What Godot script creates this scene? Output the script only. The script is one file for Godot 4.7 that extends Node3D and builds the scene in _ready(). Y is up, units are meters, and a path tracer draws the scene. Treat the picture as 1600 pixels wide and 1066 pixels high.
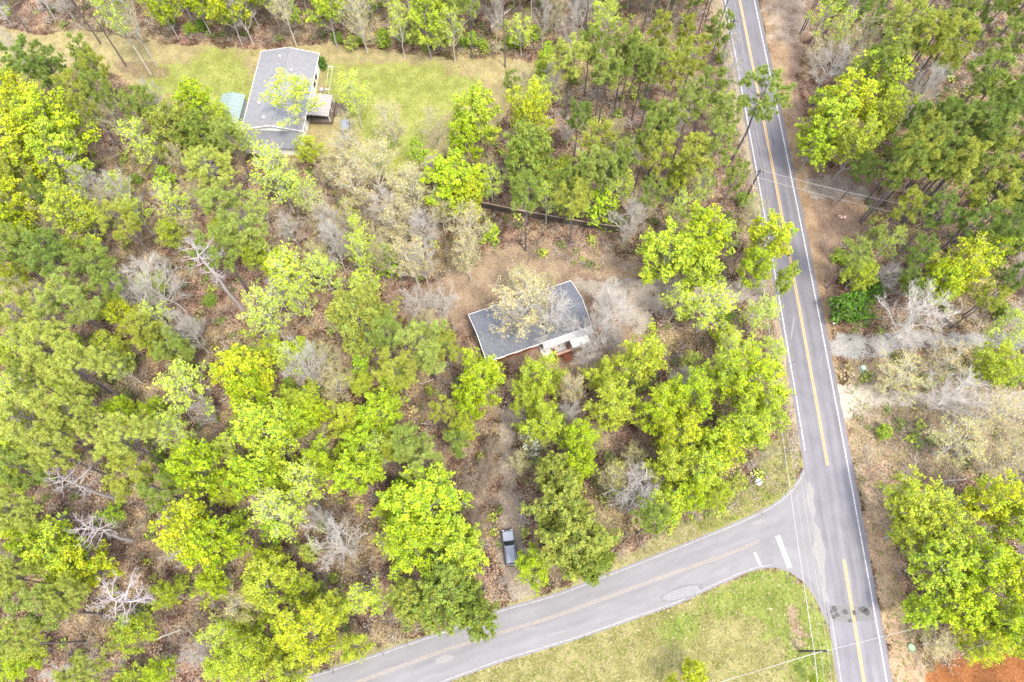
extends Node3D

# ---------------------------------------------------------------- geometry
class Geo:
	var v := PackedVector3Array()
	var n := PackedVector3Array()
	var c := PackedColorArray()
	var col := Color(1, 1, 1)
	func tri(a: Vector3, b: Vector3, d: Vector3) -> void:
		var k := (b - a).cross(d - a).normalized()
		v.append(a); v.append(d); v.append(b)
		n.append(k); n.append(k); n.append(k)
		c.append(col); c.append(col); c.append(col)
	func tri_n(a: Vector3, b: Vector3, d: Vector3, na: Vector3, nb: Vector3, nd: Vector3) -> void:
		v.append(a); v.append(d); v.append(b)
		n.append(na); n.append(nd); n.append(nb)
		c.append(col); c.append(col); c.append(col)
	func quad(a: Vector3, b: Vector3, d: Vector3, e: Vector3) -> void:
		tri(a, b, d); tri(a, d, e)
	func box(at: Vector3, size: Vector3, turn := Basis.IDENTITY) -> void:
		var h := size * 0.5
		var p := []
		for i in 8:
			p.append(at + turn * Vector3(h.x if i & 1 else -h.x, h.y if i & 2 else -h.y, h.z if i & 4 else -h.z))
		quad(p[4], p[5], p[7], p[6]); quad(p[1], p[0], p[2], p[3])
		quad(p[5], p[1], p[3], p[7]); quad(p[0], p[4], p[6], p[2])
		quad(p[6], p[7], p[3], p[2]); quad(p[0], p[1], p[5], p[4])
	func bevel_box(at: Vector3, size: Vector3, b: float) -> void:   # a box with its upper edges chamfered
		var h := size * 0.5
		var r := [[-h.x, -h.y, -h.z, 0.0], [-h.x, h.y - b, -h.z, 0.0], [-h.x, h.y, -h.z, b]]
		var rings := []
		for q in r:
			var i: float = q[3]
			rings.append([at + Vector3(-h.x + i, q[1], -h.z + i), at + Vector3(-h.x + i, q[1], h.z - i), at + Vector3(h.x - i, q[1], h.z - i), at + Vector3(h.x - i, q[1], -h.z + i)])
		loft(rings)
		quad(rings[2][0], rings[2][1], rings[2][2], rings[2][3])
	func loft(rings: Array) -> void:     # closed rings, counter-clockwise seen from the end
		for i in rings.size() - 1:
			var m: int = rings[i].size()
			for k in m:
				var l := (k + 1) % m
				quad(rings[i][k], rings[i][l], rings[i + 1][l], rings[i + 1][k])
	func tube(pts: PackedVector3Array, rad: PackedFloat32Array, sides := 5, cap := false) -> void:
		var last: Array = []
		var side := Vector3.RIGHT
		for i in pts.size():
			var t := (pts[mini(i + 1, pts.size() - 1)] - pts[maxi(i - 1, 0)]).normalized()
			side = (side - t * side.dot(t))
			if side.length() < 0.01:
				side = t.cross(Vector3.UP + Vector3(0.3, 0, 0.2))
			side = side.normalized()
			var up := t.cross(side)
			var ring: Array = []
			for k in sides:
				var a := TAU * k / sides
				ring.append(side * cos(a) + up * sin(a))
			if i > 0:
				for k in sides:
					var l := (k + 1) % sides
					var a0: Vector3 = pts[i - 1] + last[k] * rad[i - 1]
					var a1: Vector3 = pts[i - 1] + last[l] * rad[i - 1]
					var b0: Vector3 = pts[i] + ring[k] * rad[i]
					var b1: Vector3 = pts[i] + ring[l] * rad[i]
					tri_n(a0, a1, b1, last[k], last[l], ring[l])
					tri_n(a0, b1, b0, last[k], ring[l], ring[k])
			last = ring
		if cap:
			var e := pts.size() - 1
			var t2 := (pts[e] - pts[e - 1]).normalized()
			for k in sides:
				tri_n(pts[e], pts[e] + last[k] * rad[e], pts[e] + last[(k + 1) % sides] * rad[e], t2, t2, t2)
	func rod(a: Vector3, b: Vector3, r0: float, r1: float, sides := 3) -> void:
		tube(PackedVector3Array([a, b]), PackedFloat32Array([r0, r1]), sides)
	func mesh() -> ArrayMesh:
		var m := ArrayMesh.new()
		var a := []
		a.resize(Mesh.ARRAY_MAX)
		a[Mesh.ARRAY_VERTEX] = v; a[Mesh.ARRAY_NORMAL] = n; a[Mesh.ARRAY_COLOR] = c
		m.add_surface_from_arrays(Mesh.PRIMITIVE_TRIANGLES, a)
		return m

var names := {}
func numbered(called: String) -> String:
	var k: int = names.get(called, -1) + 1
	names[called] = k
	return called if k == 0 else "%s_%03d" % [called, k]
func tag(o: Node3D, label: String, category: String, group := "", kind := "") -> Node3D:
	if label: o.set_meta("label", label)
	if category: o.set_meta("category", category)
	if group: o.set_meta("group", group)
	if kind: o.set_meta("kind", kind)
	return o
func thing(called: String, label: String, category: String, at := Vector3.ZERO, turn := 0.0, group := "") -> Node3D:
	var o := Node3D.new()
	o.name = numbered(called)
	add_child(o, true)
	o.position = at
	o.rotation.y = turn
	return tag(o, label, category, group)
func obj(called: String, g, m: Material, parent: Node3D = null) -> MeshInstance3D:
	var o := MeshInstance3D.new()
	o.name = called if parent else numbered(called)
	o.mesh = g.mesh() if g is Geo else g
	o.material_override = null
	for i in o.mesh.get_surface_count():
		o.set_surface_override_material(i, m)
	(parent if parent else self).add_child(o, true)
	return o
func stuff(o: Node3D) -> Node3D:
	o.set_meta("kind", "stuff")
	return o
func structure(called: String, g, m: Material) -> MeshInstance3D:
	var o := obj(called, g, m)
	o.set_meta("kind", "structure")
	return o

# ---------------------------------------------------------------- materials
func lin(r: float, g: float, b: float) -> Color:
	return Color(r, g, b).linear_to_srgb()
func plain(col: Color, rough := 0.85, metal := 0.0) -> StandardMaterial3D:
	var m := StandardMaterial3D.new()
	m.albedo_color = col
	m.roughness = rough
	m.metallic = metal
	m.vertex_color_use_as_albedo = true
	return m
var noise_seed := 10
func worn(a: Color, b: Color, size: float, rough := 0.85, stretch := Vector3.ONE, octaves := 5) -> StandardMaterial3D:
	var m := plain(Color.WHITE, rough)
	var t := NoiseTexture2D.new()
	t.width = 512; t.height = 512; t.seamless = true
	var f := FastNoiseLite.new()
	noise_seed += 1
	f.seed = noise_seed
	f.frequency = 0.02
	f.fractal_octaves = octaves
	f.fractal_gain = 0.65
	t.noise = f
	var ramp := Gradient.new()
	ramp.offsets = PackedFloat32Array([0.2, 0.8])
	ramp.colors = PackedColorArray([a, b])
	t.color_ramp = ramp
	m.albedo_texture = t
	m.uv1_triplanar = true
	m.uv1_scale = Vector3.ONE / size * stretch
	return m
func foliage(r: float, g: float, b: float, through := 0.55) -> StandardMaterial3D:
	var m := plain(lin(r, g, b), 0.6)
	m.cull_mode = BaseMaterial3D.CULL_DISABLED
	m.backlight = Color(through, through, through * 0.6)
	m.metallic_specular = 0.25
	return m
func bark(r: float, g: float, b: float) -> StandardMaterial3D:
	return plain(lin(r, g, b), 0.9)

# ---------------------------------------------------------------- trees
func bend(a: Vector3, ctrl: Vector3, b: Vector3, t: float) -> Vector3:
	return a.lerp(ctrl, t).lerp(ctrl.lerp(b, t), t)
func spin(rng: RandomNumberGenerator) -> Vector3:
	var y := rng.randf_range(-1, 1)
	var a := rng.randf() * TAU
	var s := sqrt(1.0 - y * y)
	return Vector3(cos(a) * s, y, sin(a) * s)
func shade(rng: RandomNumberGenerator, amount: float, hue: float) -> Color:
	var k := exp(rng.randfn(0, amount))
	var w := rng.randfn(0, hue)
	return Color(k * (1 + w), k, k * (1 - w))

# the wood of one tree into g; returns its twig ends as [point, direction]
func grow(g: Geo, rng: RandomNumberGenerator, q: Dictionary) -> Array:
	var h: float = q.h
	var top: float = q.get("top", 0.93) * h
	var tp := PackedVector3Array()
	var tr := PackedFloat32Array()
	var wob: float = q.get("wobble", 0.25)
	var off := Vector3.ZERO
	var br: float = q.trunk
	var nseg := 9
	for i in nseg:
		var t := float(i) / (nseg - 1)
		if i > 1: off += Vector3(rng.randfn(0, wob), 0, rng.randfn(0, wob))
		tp.append(Vector3(off.x, top * t - (0.25 if i == 0 else 0.0), off.z))
		tr.append(br * (1.25 if i == 0 else 1.0) * pow(1.0 - t * 0.93, q.get("taper", 0.8)))
	g.tube(tp, tr, 7)
	var ends := []
	var nl: int = q.limbs
	var cy: float = q.cy * h
	var R: float = q.r
	var RH: float = q.rh * h
	var lowest: float = q.get("low", -0.3)
	var slope: float = q.get("slope", 0.6)
	var cb: float = q.get("cb", 0.3) * h
	var thick: float = q.get("thick", 1.0)
	var lump := []
	for k in 7: lump.append(rng.randf_range(q.get("rag", 0.72), 1.08))
	for i in nl:
		var y := lerpf(lowest, 0.97, pow((i + 0.5) / nl, q.get("bias", 1.0)))
		var az := i * 2.39996 + rng.randfn(0, 0.35)
		var s := sqrt(maxf(0.0, 1.0 - y * y))
		var reach: float = lump[int(fposmod(az / TAU * 7.0, 7.0))] * rng.randf_range(0.82, 1.08)
		var e := Vector3(cos(az) * s * R * reach, cy + y * RH * rng.randf_range(0.9, 1.06), sin(az) * s * R * reach)
		var flat := Vector2(e.x, e.z).length()
		var sy := clampf(e.y - flat * slope * rng.randf_range(0.75, 1.25), cb, top * 0.97)
		var ti := sy / top * (nseg - 1)
		var i0 := clampi(int(ti), 0, nseg - 2)
		var st := tp[i0].lerp(tp[i0 + 1], ti - i0)
		var sr := lerpf(tr[i0], tr[i0 + 1], ti - i0)
		var L := st.distance_to(e)
		var ctrl := st.lerp(e, 0.5) + Vector3(rng.randfn(0, 0.06), rng.randf_range(-0.02, 0.16) * q.get("lift", 1.0), rng.randfn(0, 0.06)) * L
		var lr := minf(sr * 0.75, 0.018 * L * thick + 0.035 * thick)
		var lp := PackedVector3Array()
		var lrad := PackedFloat32Array()
		for k in 6:
			var t := k / 5.0
			lp.append(bend(st, ctrl, e, t) + (spin(rng) * 0.035 * L if k in [1, 2, 3, 4] else Vector3.ZERO))
			lrad.append(lr * (1.0 - 0.8 * t))
		g.tube(lp, lrad, 4)
		var ns: int = q.subs
		for j in ns:
			var t2 := lerpf(q.get("first", 0.3), 1.0, (j + rng.randf()) / ns)
			var kk := clampi(int(t2 * 5.0), 0, 4)
			var a := lp[kk].lerp(lp[kk + 1], t2 * 5.0 - kk)
			var tang := (lp[kk + 1] - lp[kk]).normalized()
			var sd: Vector3 = (tang * rng.randf_range(0.35, 1.0) + spin(rng) * q.get("spread", 0.9) + Vector3.UP * q.get("rise", 0.3)).normalized()
			var sl: float = R * q.get("sub_len", 0.34) * (1.15 - 0.45 * t2) * rng.randf_range(0.6, 1.25)
			var sub_r: float = maxf(0.018, lr * (1.0 - 0.75 * t2) * 0.55) * q.get("sub_thick", 1.0)
			var b: Vector3 = a + sd * sl
			var mid := a.lerp(b, 0.5) + spin(rng) * sl * 0.12
			g.tube(PackedVector3Array([a, mid, b]), PackedFloat32Array([sub_r, sub_r * 0.75, sub_r * 0.45]), 3)
			for k in int(q.twigs):
				var t3 := (k + 0.5 + rng.randf() * 0.5) / float(q.twigs)
				var p := a.lerp(mid, t3 * 2) if t3 < 0.5 else mid.lerp(b, t3 * 2 - 1)
				var td: Vector3 = (sd * rng.randf_range(0.3, 1.0) + spin(rng) * 0.9 + Vector3.UP * q.get("rise", 0.3)).normalized()
				var tl: float = q.get("twig", 0.8) * rng.randf_range(0.5, 1.3)
				var pe: Vector3 = p + td * tl
				if q.get("draw_twigs", true):
					var tw: float = q.get("twig_r", 0.018)
					g.rod(p, pe, tw, tw * 0.55, 3)
				ends.append([pe, td])
				if q.get("mid_ends", false): ends.append([p.lerp(pe, 0.45), td])
	return ends

func leaves(g: Geo, rng: RandomNumberGenerator, ends: Array, per: int, size: float, clump: float, amount: float, hue: float) -> void:
	for e in ends:
		var tone := shade(rng, amount, hue)
		var big := size * exp(rng.randfn(0, 0.25))
		for k in per:
			var p: Vector3 = e[0] + spin(rng) * clump * pow(rng.randf(), 0.5) * Vector3(1, 0.7, 1)
			var nn: Vector3 = (spin(rng) + Vector3.UP * 0.9 + e[1] * 0.3).normalized()
			var a: Vector3 = nn.cross(spin(rng)).normalized() * big * rng.randf_range(0.6, 1.35)
			var b: Vector3 = nn.cross(a) * rng.randf_range(0.5, 0.8)
			var own := tone * exp(rng.randfn(0, amount * 0.6))
			own.a = 1
			g.col = own
			var fold: Vector3 = nn * size * rng.randf_range(0.05, 0.3)
			var tip: Vector3 = p + a
			var tail: Vector3 = p - a
			g.tri(tail, p + b + fold, tip)
			g.tri(tail, tip, p - b + fold)

func needles(g: Geo, rng: RandomNumberGenerator, ends: Array, per: int, size: float, amount: float) -> void:
	for e in ends:
		var tone := shade(rng, amount, 0.06)
		var d: Vector3 = (e[1] + Vector3.UP * 0.7).normalized()
		for k in per:
			var dir := (d * 0.45 + spin(rng)).normalized()
			var w := dir.cross(spin(rng)).normalized() * size * 0.075
			var root: Vector3 = e[0] - d * size * 0.35 * rng.randf()
			var own := tone * exp(rng.randfn(0, amount * 0.7))
			own.a = 1
			g.col = own
			var tip: Vector3 = root + dir * size * rng.randf_range(0.75, 1.1)
			g.tri(root - w, root + w, tip)

var kinds := {}
func make_kinds() -> void:
	var spec := {
		"broad": {"n": 4, "h": 16.0, "r": 6.0, "trunk": 0.24, "cy": 0.62, "rh": 0.36, "limbs": 21, "subs": 7, "twigs": 6, "low": -0.4, "slope": 0.85, "cb": 0.22, "leaf": 10, "size": 0.185, "clump": 0.5, "amount": 0.3, "hue": 0.13, "twig_r": 0.02, "rag": 0.5, "rise": 0.35, "thick": 1.15},
		"fine": {"n": 4, "h": 14.0, "r": 5.5, "trunk": 0.22, "cy": 0.60, "rh": 0.38, "limbs": 21, "subs": 8, "twigs": 6, "low": -0.45, "slope": 0.9, "cb": 0.2, "leaf": 10, "size": 0.135, "clump": 0.5, "amount": 0.28, "hue": 0.13, "twig_r": 0.02, "rag": 0.5, "rise": 0.4, "thick": 1.15},
		"oak": {"n": 3, "h": 15.0, "r": 6.0, "trunk": 0.28, "cy": 0.58, "rh": 0.38, "limbs": 28, "subs": 8, "twigs": 6, "low": -0.5, "slope": 0.6, "cb": 0.2, "leaf": 15, "size": 0.15, "clump": 0.45, "amount": 0.3, "hue": 0.14, "draw_twigs": false, "rag": 0.65},
		"sparse": {"n": 4, "h": 16.0, "r": 4.8, "trunk": 0.19, "cy": 0.66, "rh": 0.34, "limbs": 18, "subs": 7, "twigs": 6, "low": -0.5, "slope": 1.15, "cb": 0.3, "leaf": 4, "size": 0.13, "clump": 0.3, "amount": 0.22, "hue": 0.07, "twig_r": 0.022, "thick": 1.3, "rise": 0.55, "rag": 0.55},
		"tan": {"n": 4, "h": 14.0, "r": 5.0, "trunk": 0.18, "cy": 0.64, "rh": 0.36, "limbs": 20, "subs": 8, "twigs": 7, "low": -0.5, "slope": 1.1, "cb": 0.25, "leaf": 3, "size": 0.09, "clump": 0.36, "amount": 0.2, "hue": 0.06, "twig_r": 0.016, "thick": 1.25, "rise": 0.55, "rag": 0.55},
		"bare": {"n": 4, "h": 14.0, "r": 4.8, "trunk": 0.19, "cy": 0.64, "rh": 0.36, "limbs": 20, "subs": 9, "twigs": 12, "low": -0.55, "slope": 1.15, "cb": 0.2, "leaf": 0, "twig_r": 0.0165, "thick": 0.95, "sub_thick": 0.85, "rise": 0.55, "twig": 0.9, "rag": 0.5},
		"pine": {"n": 6, "h": 21.0, "r": 3.9, "trunk": 0.22, "taper": 0.7, "cy": 0.79, "rh": 0.19, "limbs": 17, "subs": 7, "twigs": 3, "low": -0.85, "slope": 0.35, "cb": 0.5, "wobble": 0.12, "needle": 44, "size": 0.52, "amount": 0.24, "sub_len": 0.3, "twig": 0.5, "first": 0.5, "thick": 0.9, "rag": 0.5, "rise": 0.5, "draw_twigs": false},
		"loblolly": {"n": 3, "h": 21.0, "r": 5.2, "trunk": 0.27, "taper": 0.7, "cy": 0.80, "rh": 0.17, "limbs": 24, "subs": 8, "twigs": 3, "low": -0.75, "slope": 0.3, "cb": 0.55, "wobble": 0.12, "needle": 44, "size": 0.52, "amount": 0.22, "sub_len": 0.3, "twig": 0.5, "first": 0.4, "thick": 1.2, "rag": 0.6, "rise": 0.5, "draw_twigs": false},
		"snag": {"n": 4, "h": 18.0, "r": 2.6, "trunk": 0.25, "taper": 0.6, "cy": 0.74, "rh": 0.28, "limbs": 22, "subs": 6, "twigs": 3, "low": -0.95, "slope": 0.2, "cb": 0.4, "wobble": 0.12, "leaf": 0, "twig_r": 0.022, "thick": 1.1, "sub_len": 0.26, "twig": 0.45, "rise": 0.4, "rag": 0.45, "lift": -0.6, "first": 0.4},
		"shrub": {"n": 3, "h": 4.5, "r": 3.0, "trunk": 0.08, "cy": 0.5, "rh": 0.48, "limbs": 24, "subs": 6, "twigs": 4, "low": -0.6, "slope": 1.0, "cb": 0.05, "leaf": 7, "size": 0.16, "clump": 0.42, "amount": 0.32, "hue": 0.14, "twig_r": 0.02, "rag": 0.35},
		"sapling": {"n": 3, "h": 8.0, "r": 2.2, "trunk": 0.07, "cy": 0.6, "rh": 0.4, "limbs": 14, "subs": 4, "twigs": 3, "low": -0.7, "slope": 0.8, "cb": 0.15, "leaf": 7, "size": 0.17, "clump": 0.4, "amount": 0.2, "hue": 0.1, "twig_r": 0.016},
	}
	var rng := RandomNumberGenerator.new()
	rng.seed = 4711
	for k in spec:
		var q: Dictionary = spec[k]
		var made := []
		for i in q.n:
			var wood := Geo.new()
			var ends := grow(wood, rng, q)
			var crown: Geo = null
			if q.get("leaf", 0) > 0:
				crown = Geo.new()
				leaves(crown, rng, ends, q.leaf, q.size, q.clump, q.amount, q.hue)
			elif q.has("needle"):
				crown = Geo.new()
				needles(crown, rng, ends, q.needle, q.size, q.amount)
			made.append([wood.mesh(), crown.mesh() if crown else null])
		kinds[k] = [q.h, q.r, made]

func plant(all: Array) -> void:
	make_kinds()
	var grey := bark(0.26, 0.24, 0.23)
	var pale := bark(0.40, 0.38, 0.34)
	var white := bark(0.39, 0.365, 0.345)
	var mauve := bark(0.33, 0.295, 0.31)
	var dark := bark(0.10, 0.082, 0.09)
	var limes := [foliage(0.29, 0.37, 0.014), foliage(0.26, 0.35, 0.014), foliage(0.33, 0.375, 0.018), foliage(0.30, 0.385, 0.03)]
	var look := {   # code: kinds, node name, category, group, wood, crown materials
		"L": [["broad", "fine"], "lime_tree", "tree", "bright leafy trees of the woodland", grey, limes],
		"G": [["broad"], "green_tree", "tree", "fresh green leafy trees of the woodland", grey, [foliage(0.29, 0.38, 0.03), foliage(0.27, 0.37, 0.02)]],
		"O": [["fine"], "olive_tree", "tree", "yellow olive trees of the woodland", grey, [foliage(0.30, 0.35, 0.03), foliage(0.27, 0.33, 0.025)]],
		"E": [["oak"], "evergreen_oak", "tree", "dark olive trees of the woodland", grey, [foliage(0.22, 0.25, 0.045), foliage(0.17, 0.22, 0.035)]],
		"Y": [["sparse"], "budding_tree", "tree", "half leafed trees of the woodland", pale, [foliage(0.33, 0.42, 0.03), foliage(0.31, 0.40, 0.045)]],
		"T": [["tan"], "tan_tree", "tree", "tan budding trees of the woodland", pale, [foliage(0.34, 0.29, 0.12), foliage(0.32, 0.30, 0.10)]],
		"B": [["bare"], "bare_tree", "tree", "bare trees of the woodland", white, []],
		"P": [["pine"], "pine_tree", "pine", "pines of the woodland", dark, [foliage(0.19, 0.25, 0.05, 0.5), foliage(0.28, 0.31, 0.05, 0.5), foliage(0.235, 0.29, 0.065, 0.5)]],
		"R": [["pine"], "dark_pine", "pine", "dark pines of the woodland", dark, [foliage(0.15, 0.215, 0.045, 0.5)]],
		"Q": [["loblolly"], "broad_pine", "pine", "broad light pines of the woodland", dark, [foliage(0.33, 0.375, 0.075, 0.5)]],
		"D": [["snag"], "dead_pine", "dead tree", "dead pines standing in the woodland", mauve, []],
		"C": [["shrub"], "evergreen_shrub", "shrub", "dark evergreen shrubs", grey, [foliage(0.07, 0.15, 0.015)]],
		"U": [["shrub"], "low_shrub", "shrub", "low shrubs on the woodland floor", grey, [foliage(0.15, 0.22, 0.03), foliage(0.22, 0.30, 0.03)]],
		"W": [["sapling"], "white_blossom_tree", "tree", "", grey, [foliage(0.36, 0.38, 0.27)]],
		"H": [["bare"], "brush_bush", "bush", "leafless brown brush", bark(0.24, 0.19, 0.15), []],
		"S": [["sapling"], "sapling", "sapling", "saplings on the woodland floor", grey, [foliage(0.28, 0.40, 0.02), foliage(0.24, 0.37, 0.02), foliage(0.29, 0.34, 0.05)]],
	}
	var rng := RandomNumberGenerator.new()
	rng.seed = 99
	var first := {}
	var i := 0
	for t in all:
		var l: Array = look[t[0]]
		var of: String = l[0][rng.randi() % int(l[0].size())]
		var kind: Array = kinds[of]
		var which := rng.randi() % int(kind[2].size())
		var tint := rng.randi() % maxi(1, l[5].size())
		var key := "%s%s%d%d" % [t[0], of, which, tint]
		var o: Node3D
		if first.has(key):
			o = first[key].duplicate()
			o.name = numbered(l[1])
			add_child(o, true)
		else:
			o = thing(l[1], "", "")
			obj("trunk" if l[5] else "trunk", kind[2][which][0], l[4], o)
			if l[5]: obj("crown", kind[2][which][1], l[5][tint], o)
			first[key] = o
		o.position = Vector3(t[1], 0, t[2])
		o.rotation.y = rng.randf() * TAU
		o.scale = Vector3(t[3] / kind[1], t[4] / kind[0], t[3] / kind[1])
		tag(o, t[5], l[2], l[3])
		i += 1

# ---------------------------------------------------------------- ground
const X0 := -130.0
const Z0 := -155.0
const GW := 260.0
const GD := 180.0
const TW := 2048
const TH := 1418
func noise_bytes(seed_at: int, freq: float, oct: int, w: int, h: int, kind := FastNoiseLite.TYPE_SIMPLEX_SMOOTH) -> PackedByteArray:
	var f := FastNoiseLite.new()
	f.seed = seed_at
	f.frequency = freq
	f.noise_type = kind
	f.fractal_octaves = oct
	f.fractal_gain = 0.6
	var im := f.get_image(w, h)
	im.convert(Image.FORMAT_L8)
	return im.get_data()
func ground_texture(layers: Array) -> ImageTexture:
	var n1 := noise_bytes(3, 0.33, 2, TW, TH)
	var n2 := noise_bytes(5, 0.035, 5, TW, TH)
	var n3 := noise_bytes(8, 0.006, 3, TW, TH)
	var d := PackedByteArray()
	d.resize(TW * TH * 3)
	# leaf litter: red brown to pinkish tan
	var total := TW * TH
	for i in total:
		var a := (n1[i] * 6 + n2[i] * 5) / 11
		a = clampi((a - 128) * 28 / 10 + 122, 0, 255)
		var w := clampi((n3[i] - 128) * 2 + 128 + (n2[i] - 128), 0, 255)
		# dark..light of two litters
		var r0 := 50 + a * 96 / 255
		var g0 := 36 + a * 84 / 255
		var b0 := 30 + a * 76 / 255
		var r1 := 52 + a * 100 / 255
		var g1 := 46 + a * 90 / 255
		var b1 := 31 + a * 72 / 255
		d[i * 3] = r0 + (r1 - r0) * w / 255
		d[i * 3 + 1] = g0 + (g1 - g0) * w / 255
		d[i * 3 + 2] = b0 + (b1 - b0) * w / 255
	var lw := 520
	var lh := 360
	for l in layers:
		var poly := PackedVector2Array()
		for p in l[1]: poly.append((Vector2(p[0], p[1]) - Vector2(X0, Z0)) * 2.0)
		var lo := poly[0]
		var hi := poly[0]
		for p in poly:
			lo = lo.min(p); hi = hi.max(p)
		var im := Image.create(lw, lh, false, Image.FORMAT_L8)
		var x_from := clampi(int(lo.x) - 1, 0, lw - 1)
		var x_to := clampi(int(hi.x) + 1, 0, lw - 1)
		var y_from := clampi(int(lo.y) - 1, 0, lh - 1)
		var y_to := clampi(int(hi.y) + 1, 0, lh - 1)
		for y in range(y_from, y_to + 1):
			for x in range(x_from, x_to + 1):
				if Geometry2D.is_point_in_polygon(Vector2(x + 0.5, y + 0.5), poly):
					im.set_pixel(x, y, Color.WHITE)
		var soft: int = l[4]
		if soft > 1:   # a wide, soft border
			im.resize(lw / soft, lh / soft, Image.INTERPOLATE_BILINEAR)
		im.resize(TW, TH, Image.INTERPOLATE_CUBIC)
		var m := im.get_data()
		var k: int = l[5]
		var ca: Color = l[2]
		var cb: Color = l[3]
		var ar := int(ca.r * 255); var ag := int(ca.g * 255); var ab := int(ca.b * 255)
		var dr := int(cb.r * 255) - ar; var dg := int(cb.g * 255) - ag; var db := int(cb.b * 255) - ab
		var gx0 := maxi(0, (x_from - 4 - soft * 2) * TW / lw)
		var gx1 := mini(TW, (x_to + 6 + soft * 2) * TW / lw)
		var gy0 := maxi(0, (y_from - 4 - soft * 2) * TH / lh)
		var gy1 := mini(TH, (y_to + 6 + soft * 2) * TH / lh)
		var most: int = int(l[6] * 255)
		for y in range(gy0, gy1):
			for i in range(y * TW + gx0, y * TW + gx1):
				if m[i] == 0: continue
				var al := (m[i] + (n2[i] - 128) * k / 100 + (n1[i] - 128) * k / 200 - 90) * 3
				if al <= 0: continue
				al = mini(al, most)
				var a := clampi(((n1[i] * 6 + n2[i] * 4 + n3[i]) / 11 - 128) * 3 + 128, 0, 255)
				var j := i * 3
				d[j] += (ar + dr * a / 255 - d[j]) * al / 255
				d[j + 1] += (ag + dg * a / 255 - d[j + 1]) * al / 255
				d[j + 2] += (ab + db * a / 255 - d[j + 2]) * al / 255
	return ImageTexture.create_from_image(Image.create_from_data(TW, TH, false, Image.FORMAT_RGB8, d))

# a sheet of triangles with texture coordinates
func sheet(tris: PackedVector3Array, uvs: PackedVector2Array) -> ArrayMesh:
	var st := SurfaceTool.new()
	st.begin(Mesh.PRIMITIVE_TRIANGLES)
	for i in range(0, tris.size(), 3):
		var up := (tris[i + 1] - tris[i]).cross(tris[i + 2] - tris[i]).y < 0.0   # clockwise from above is the front
		for k in ([0, 1, 2] if up else [0, 2, 1]):
			st.set_normal(Vector3.UP)
			st.set_color(Color.WHITE)
			st.set_uv(uvs[i + k])
			st.add_vertex(tris[i + k])
	return st.commit()
func ribbon(left: PackedVector2Array, right: PackedVector2Array, y: float, per: float) -> ArrayMesh:
	var t := PackedVector3Array()
	var u := PackedVector2Array()
	var along := 0.0
	for i in left.size() - 1:
		var a := Vector3(left[i].x, y, left[i].y)
		var b := Vector3(right[i].x, y, right[i].y)
		var c := Vector3(left[i + 1].x, y, left[i + 1].y)
		var e := Vector3(right[i + 1].x, y, right[i + 1].y)
		var step := ((left[i + 1] + right[i + 1]) - (left[i] + right[i])).length() * 0.5
		var v0 := along / per
		along += step
		var v1 := along / per
		t.append_array(PackedVector3Array([a, b, c, b, e, c]))
		u.append_array(PackedVector2Array([Vector2(0, v0), Vector2(1, v0), Vector2(0, v1), Vector2(1, v0), Vector2(1, v1), Vector2(0, v1)]))
	return sheet(t, u)
func road_x(z: float) -> float:   # the centre line of the main road
	var k := (z + 55.0) / (58.0 if z > -55.0 else 72.0)
	var depth := 0.62 if z > -55.0 else 0.5
	if absf(k) < 1.0: return 49.75 - depth * k * k
	return 49.75 - depth * (2.0 * absf(k) - 1.0)
func road_strip(z_from: float, z_to: float, a: float, b: float, y: float, called: String, m: Material, wob := 0.0) -> void:
	var l := PackedVector2Array()
	var r := PackedVector2Array()
	var n := int(absf(z_to - z_from) / 1.5) + 1
	var rng := RandomNumberGenerator.new()
	rng.seed = int(a * 100 + z_from) + 7
	for i in n + 1:
		var z := lerpf(z_from, z_to, float(i) / n)
		l.append(Vector2(road_x(z) + a + rng.randfn(0, wob), z))
		r.append(Vector2(road_x(z) + b + rng.randfn(0, wob), z))
	structure(called, ribbon(l, r, y, 240.0), m)
func resample(p: Array, n: int) -> PackedVector2Array:
	var c := Curve2D.new()
	for q in p: c.add_point(Vector2(q[0], q[1]))
	var made := PackedVector2Array()
	for i in n: made.append(c.sample_baked(c.get_baked_length() * i / (n - 1.0), true))
	return made
func offset_line(p: PackedVector2Array, off: float) -> PackedVector2Array:
	var made := PackedVector2Array()
	for i in p.size():
		var t := (p[mini(i + 1, p.size() - 1)] - p[maxi(i - 1, 0)]).normalized()
		made.append(p[i] + Vector2(-t.y, t.x) * off)
	return made
func line_strip(p: PackedVector2Array, off: float, width: float, y: float, called: String, m: Material) -> void:
	structure(called, ribbon(offset_line(p, off - width / 2), offset_line(p, off + width / 2), y, 40.0), m)
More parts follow.
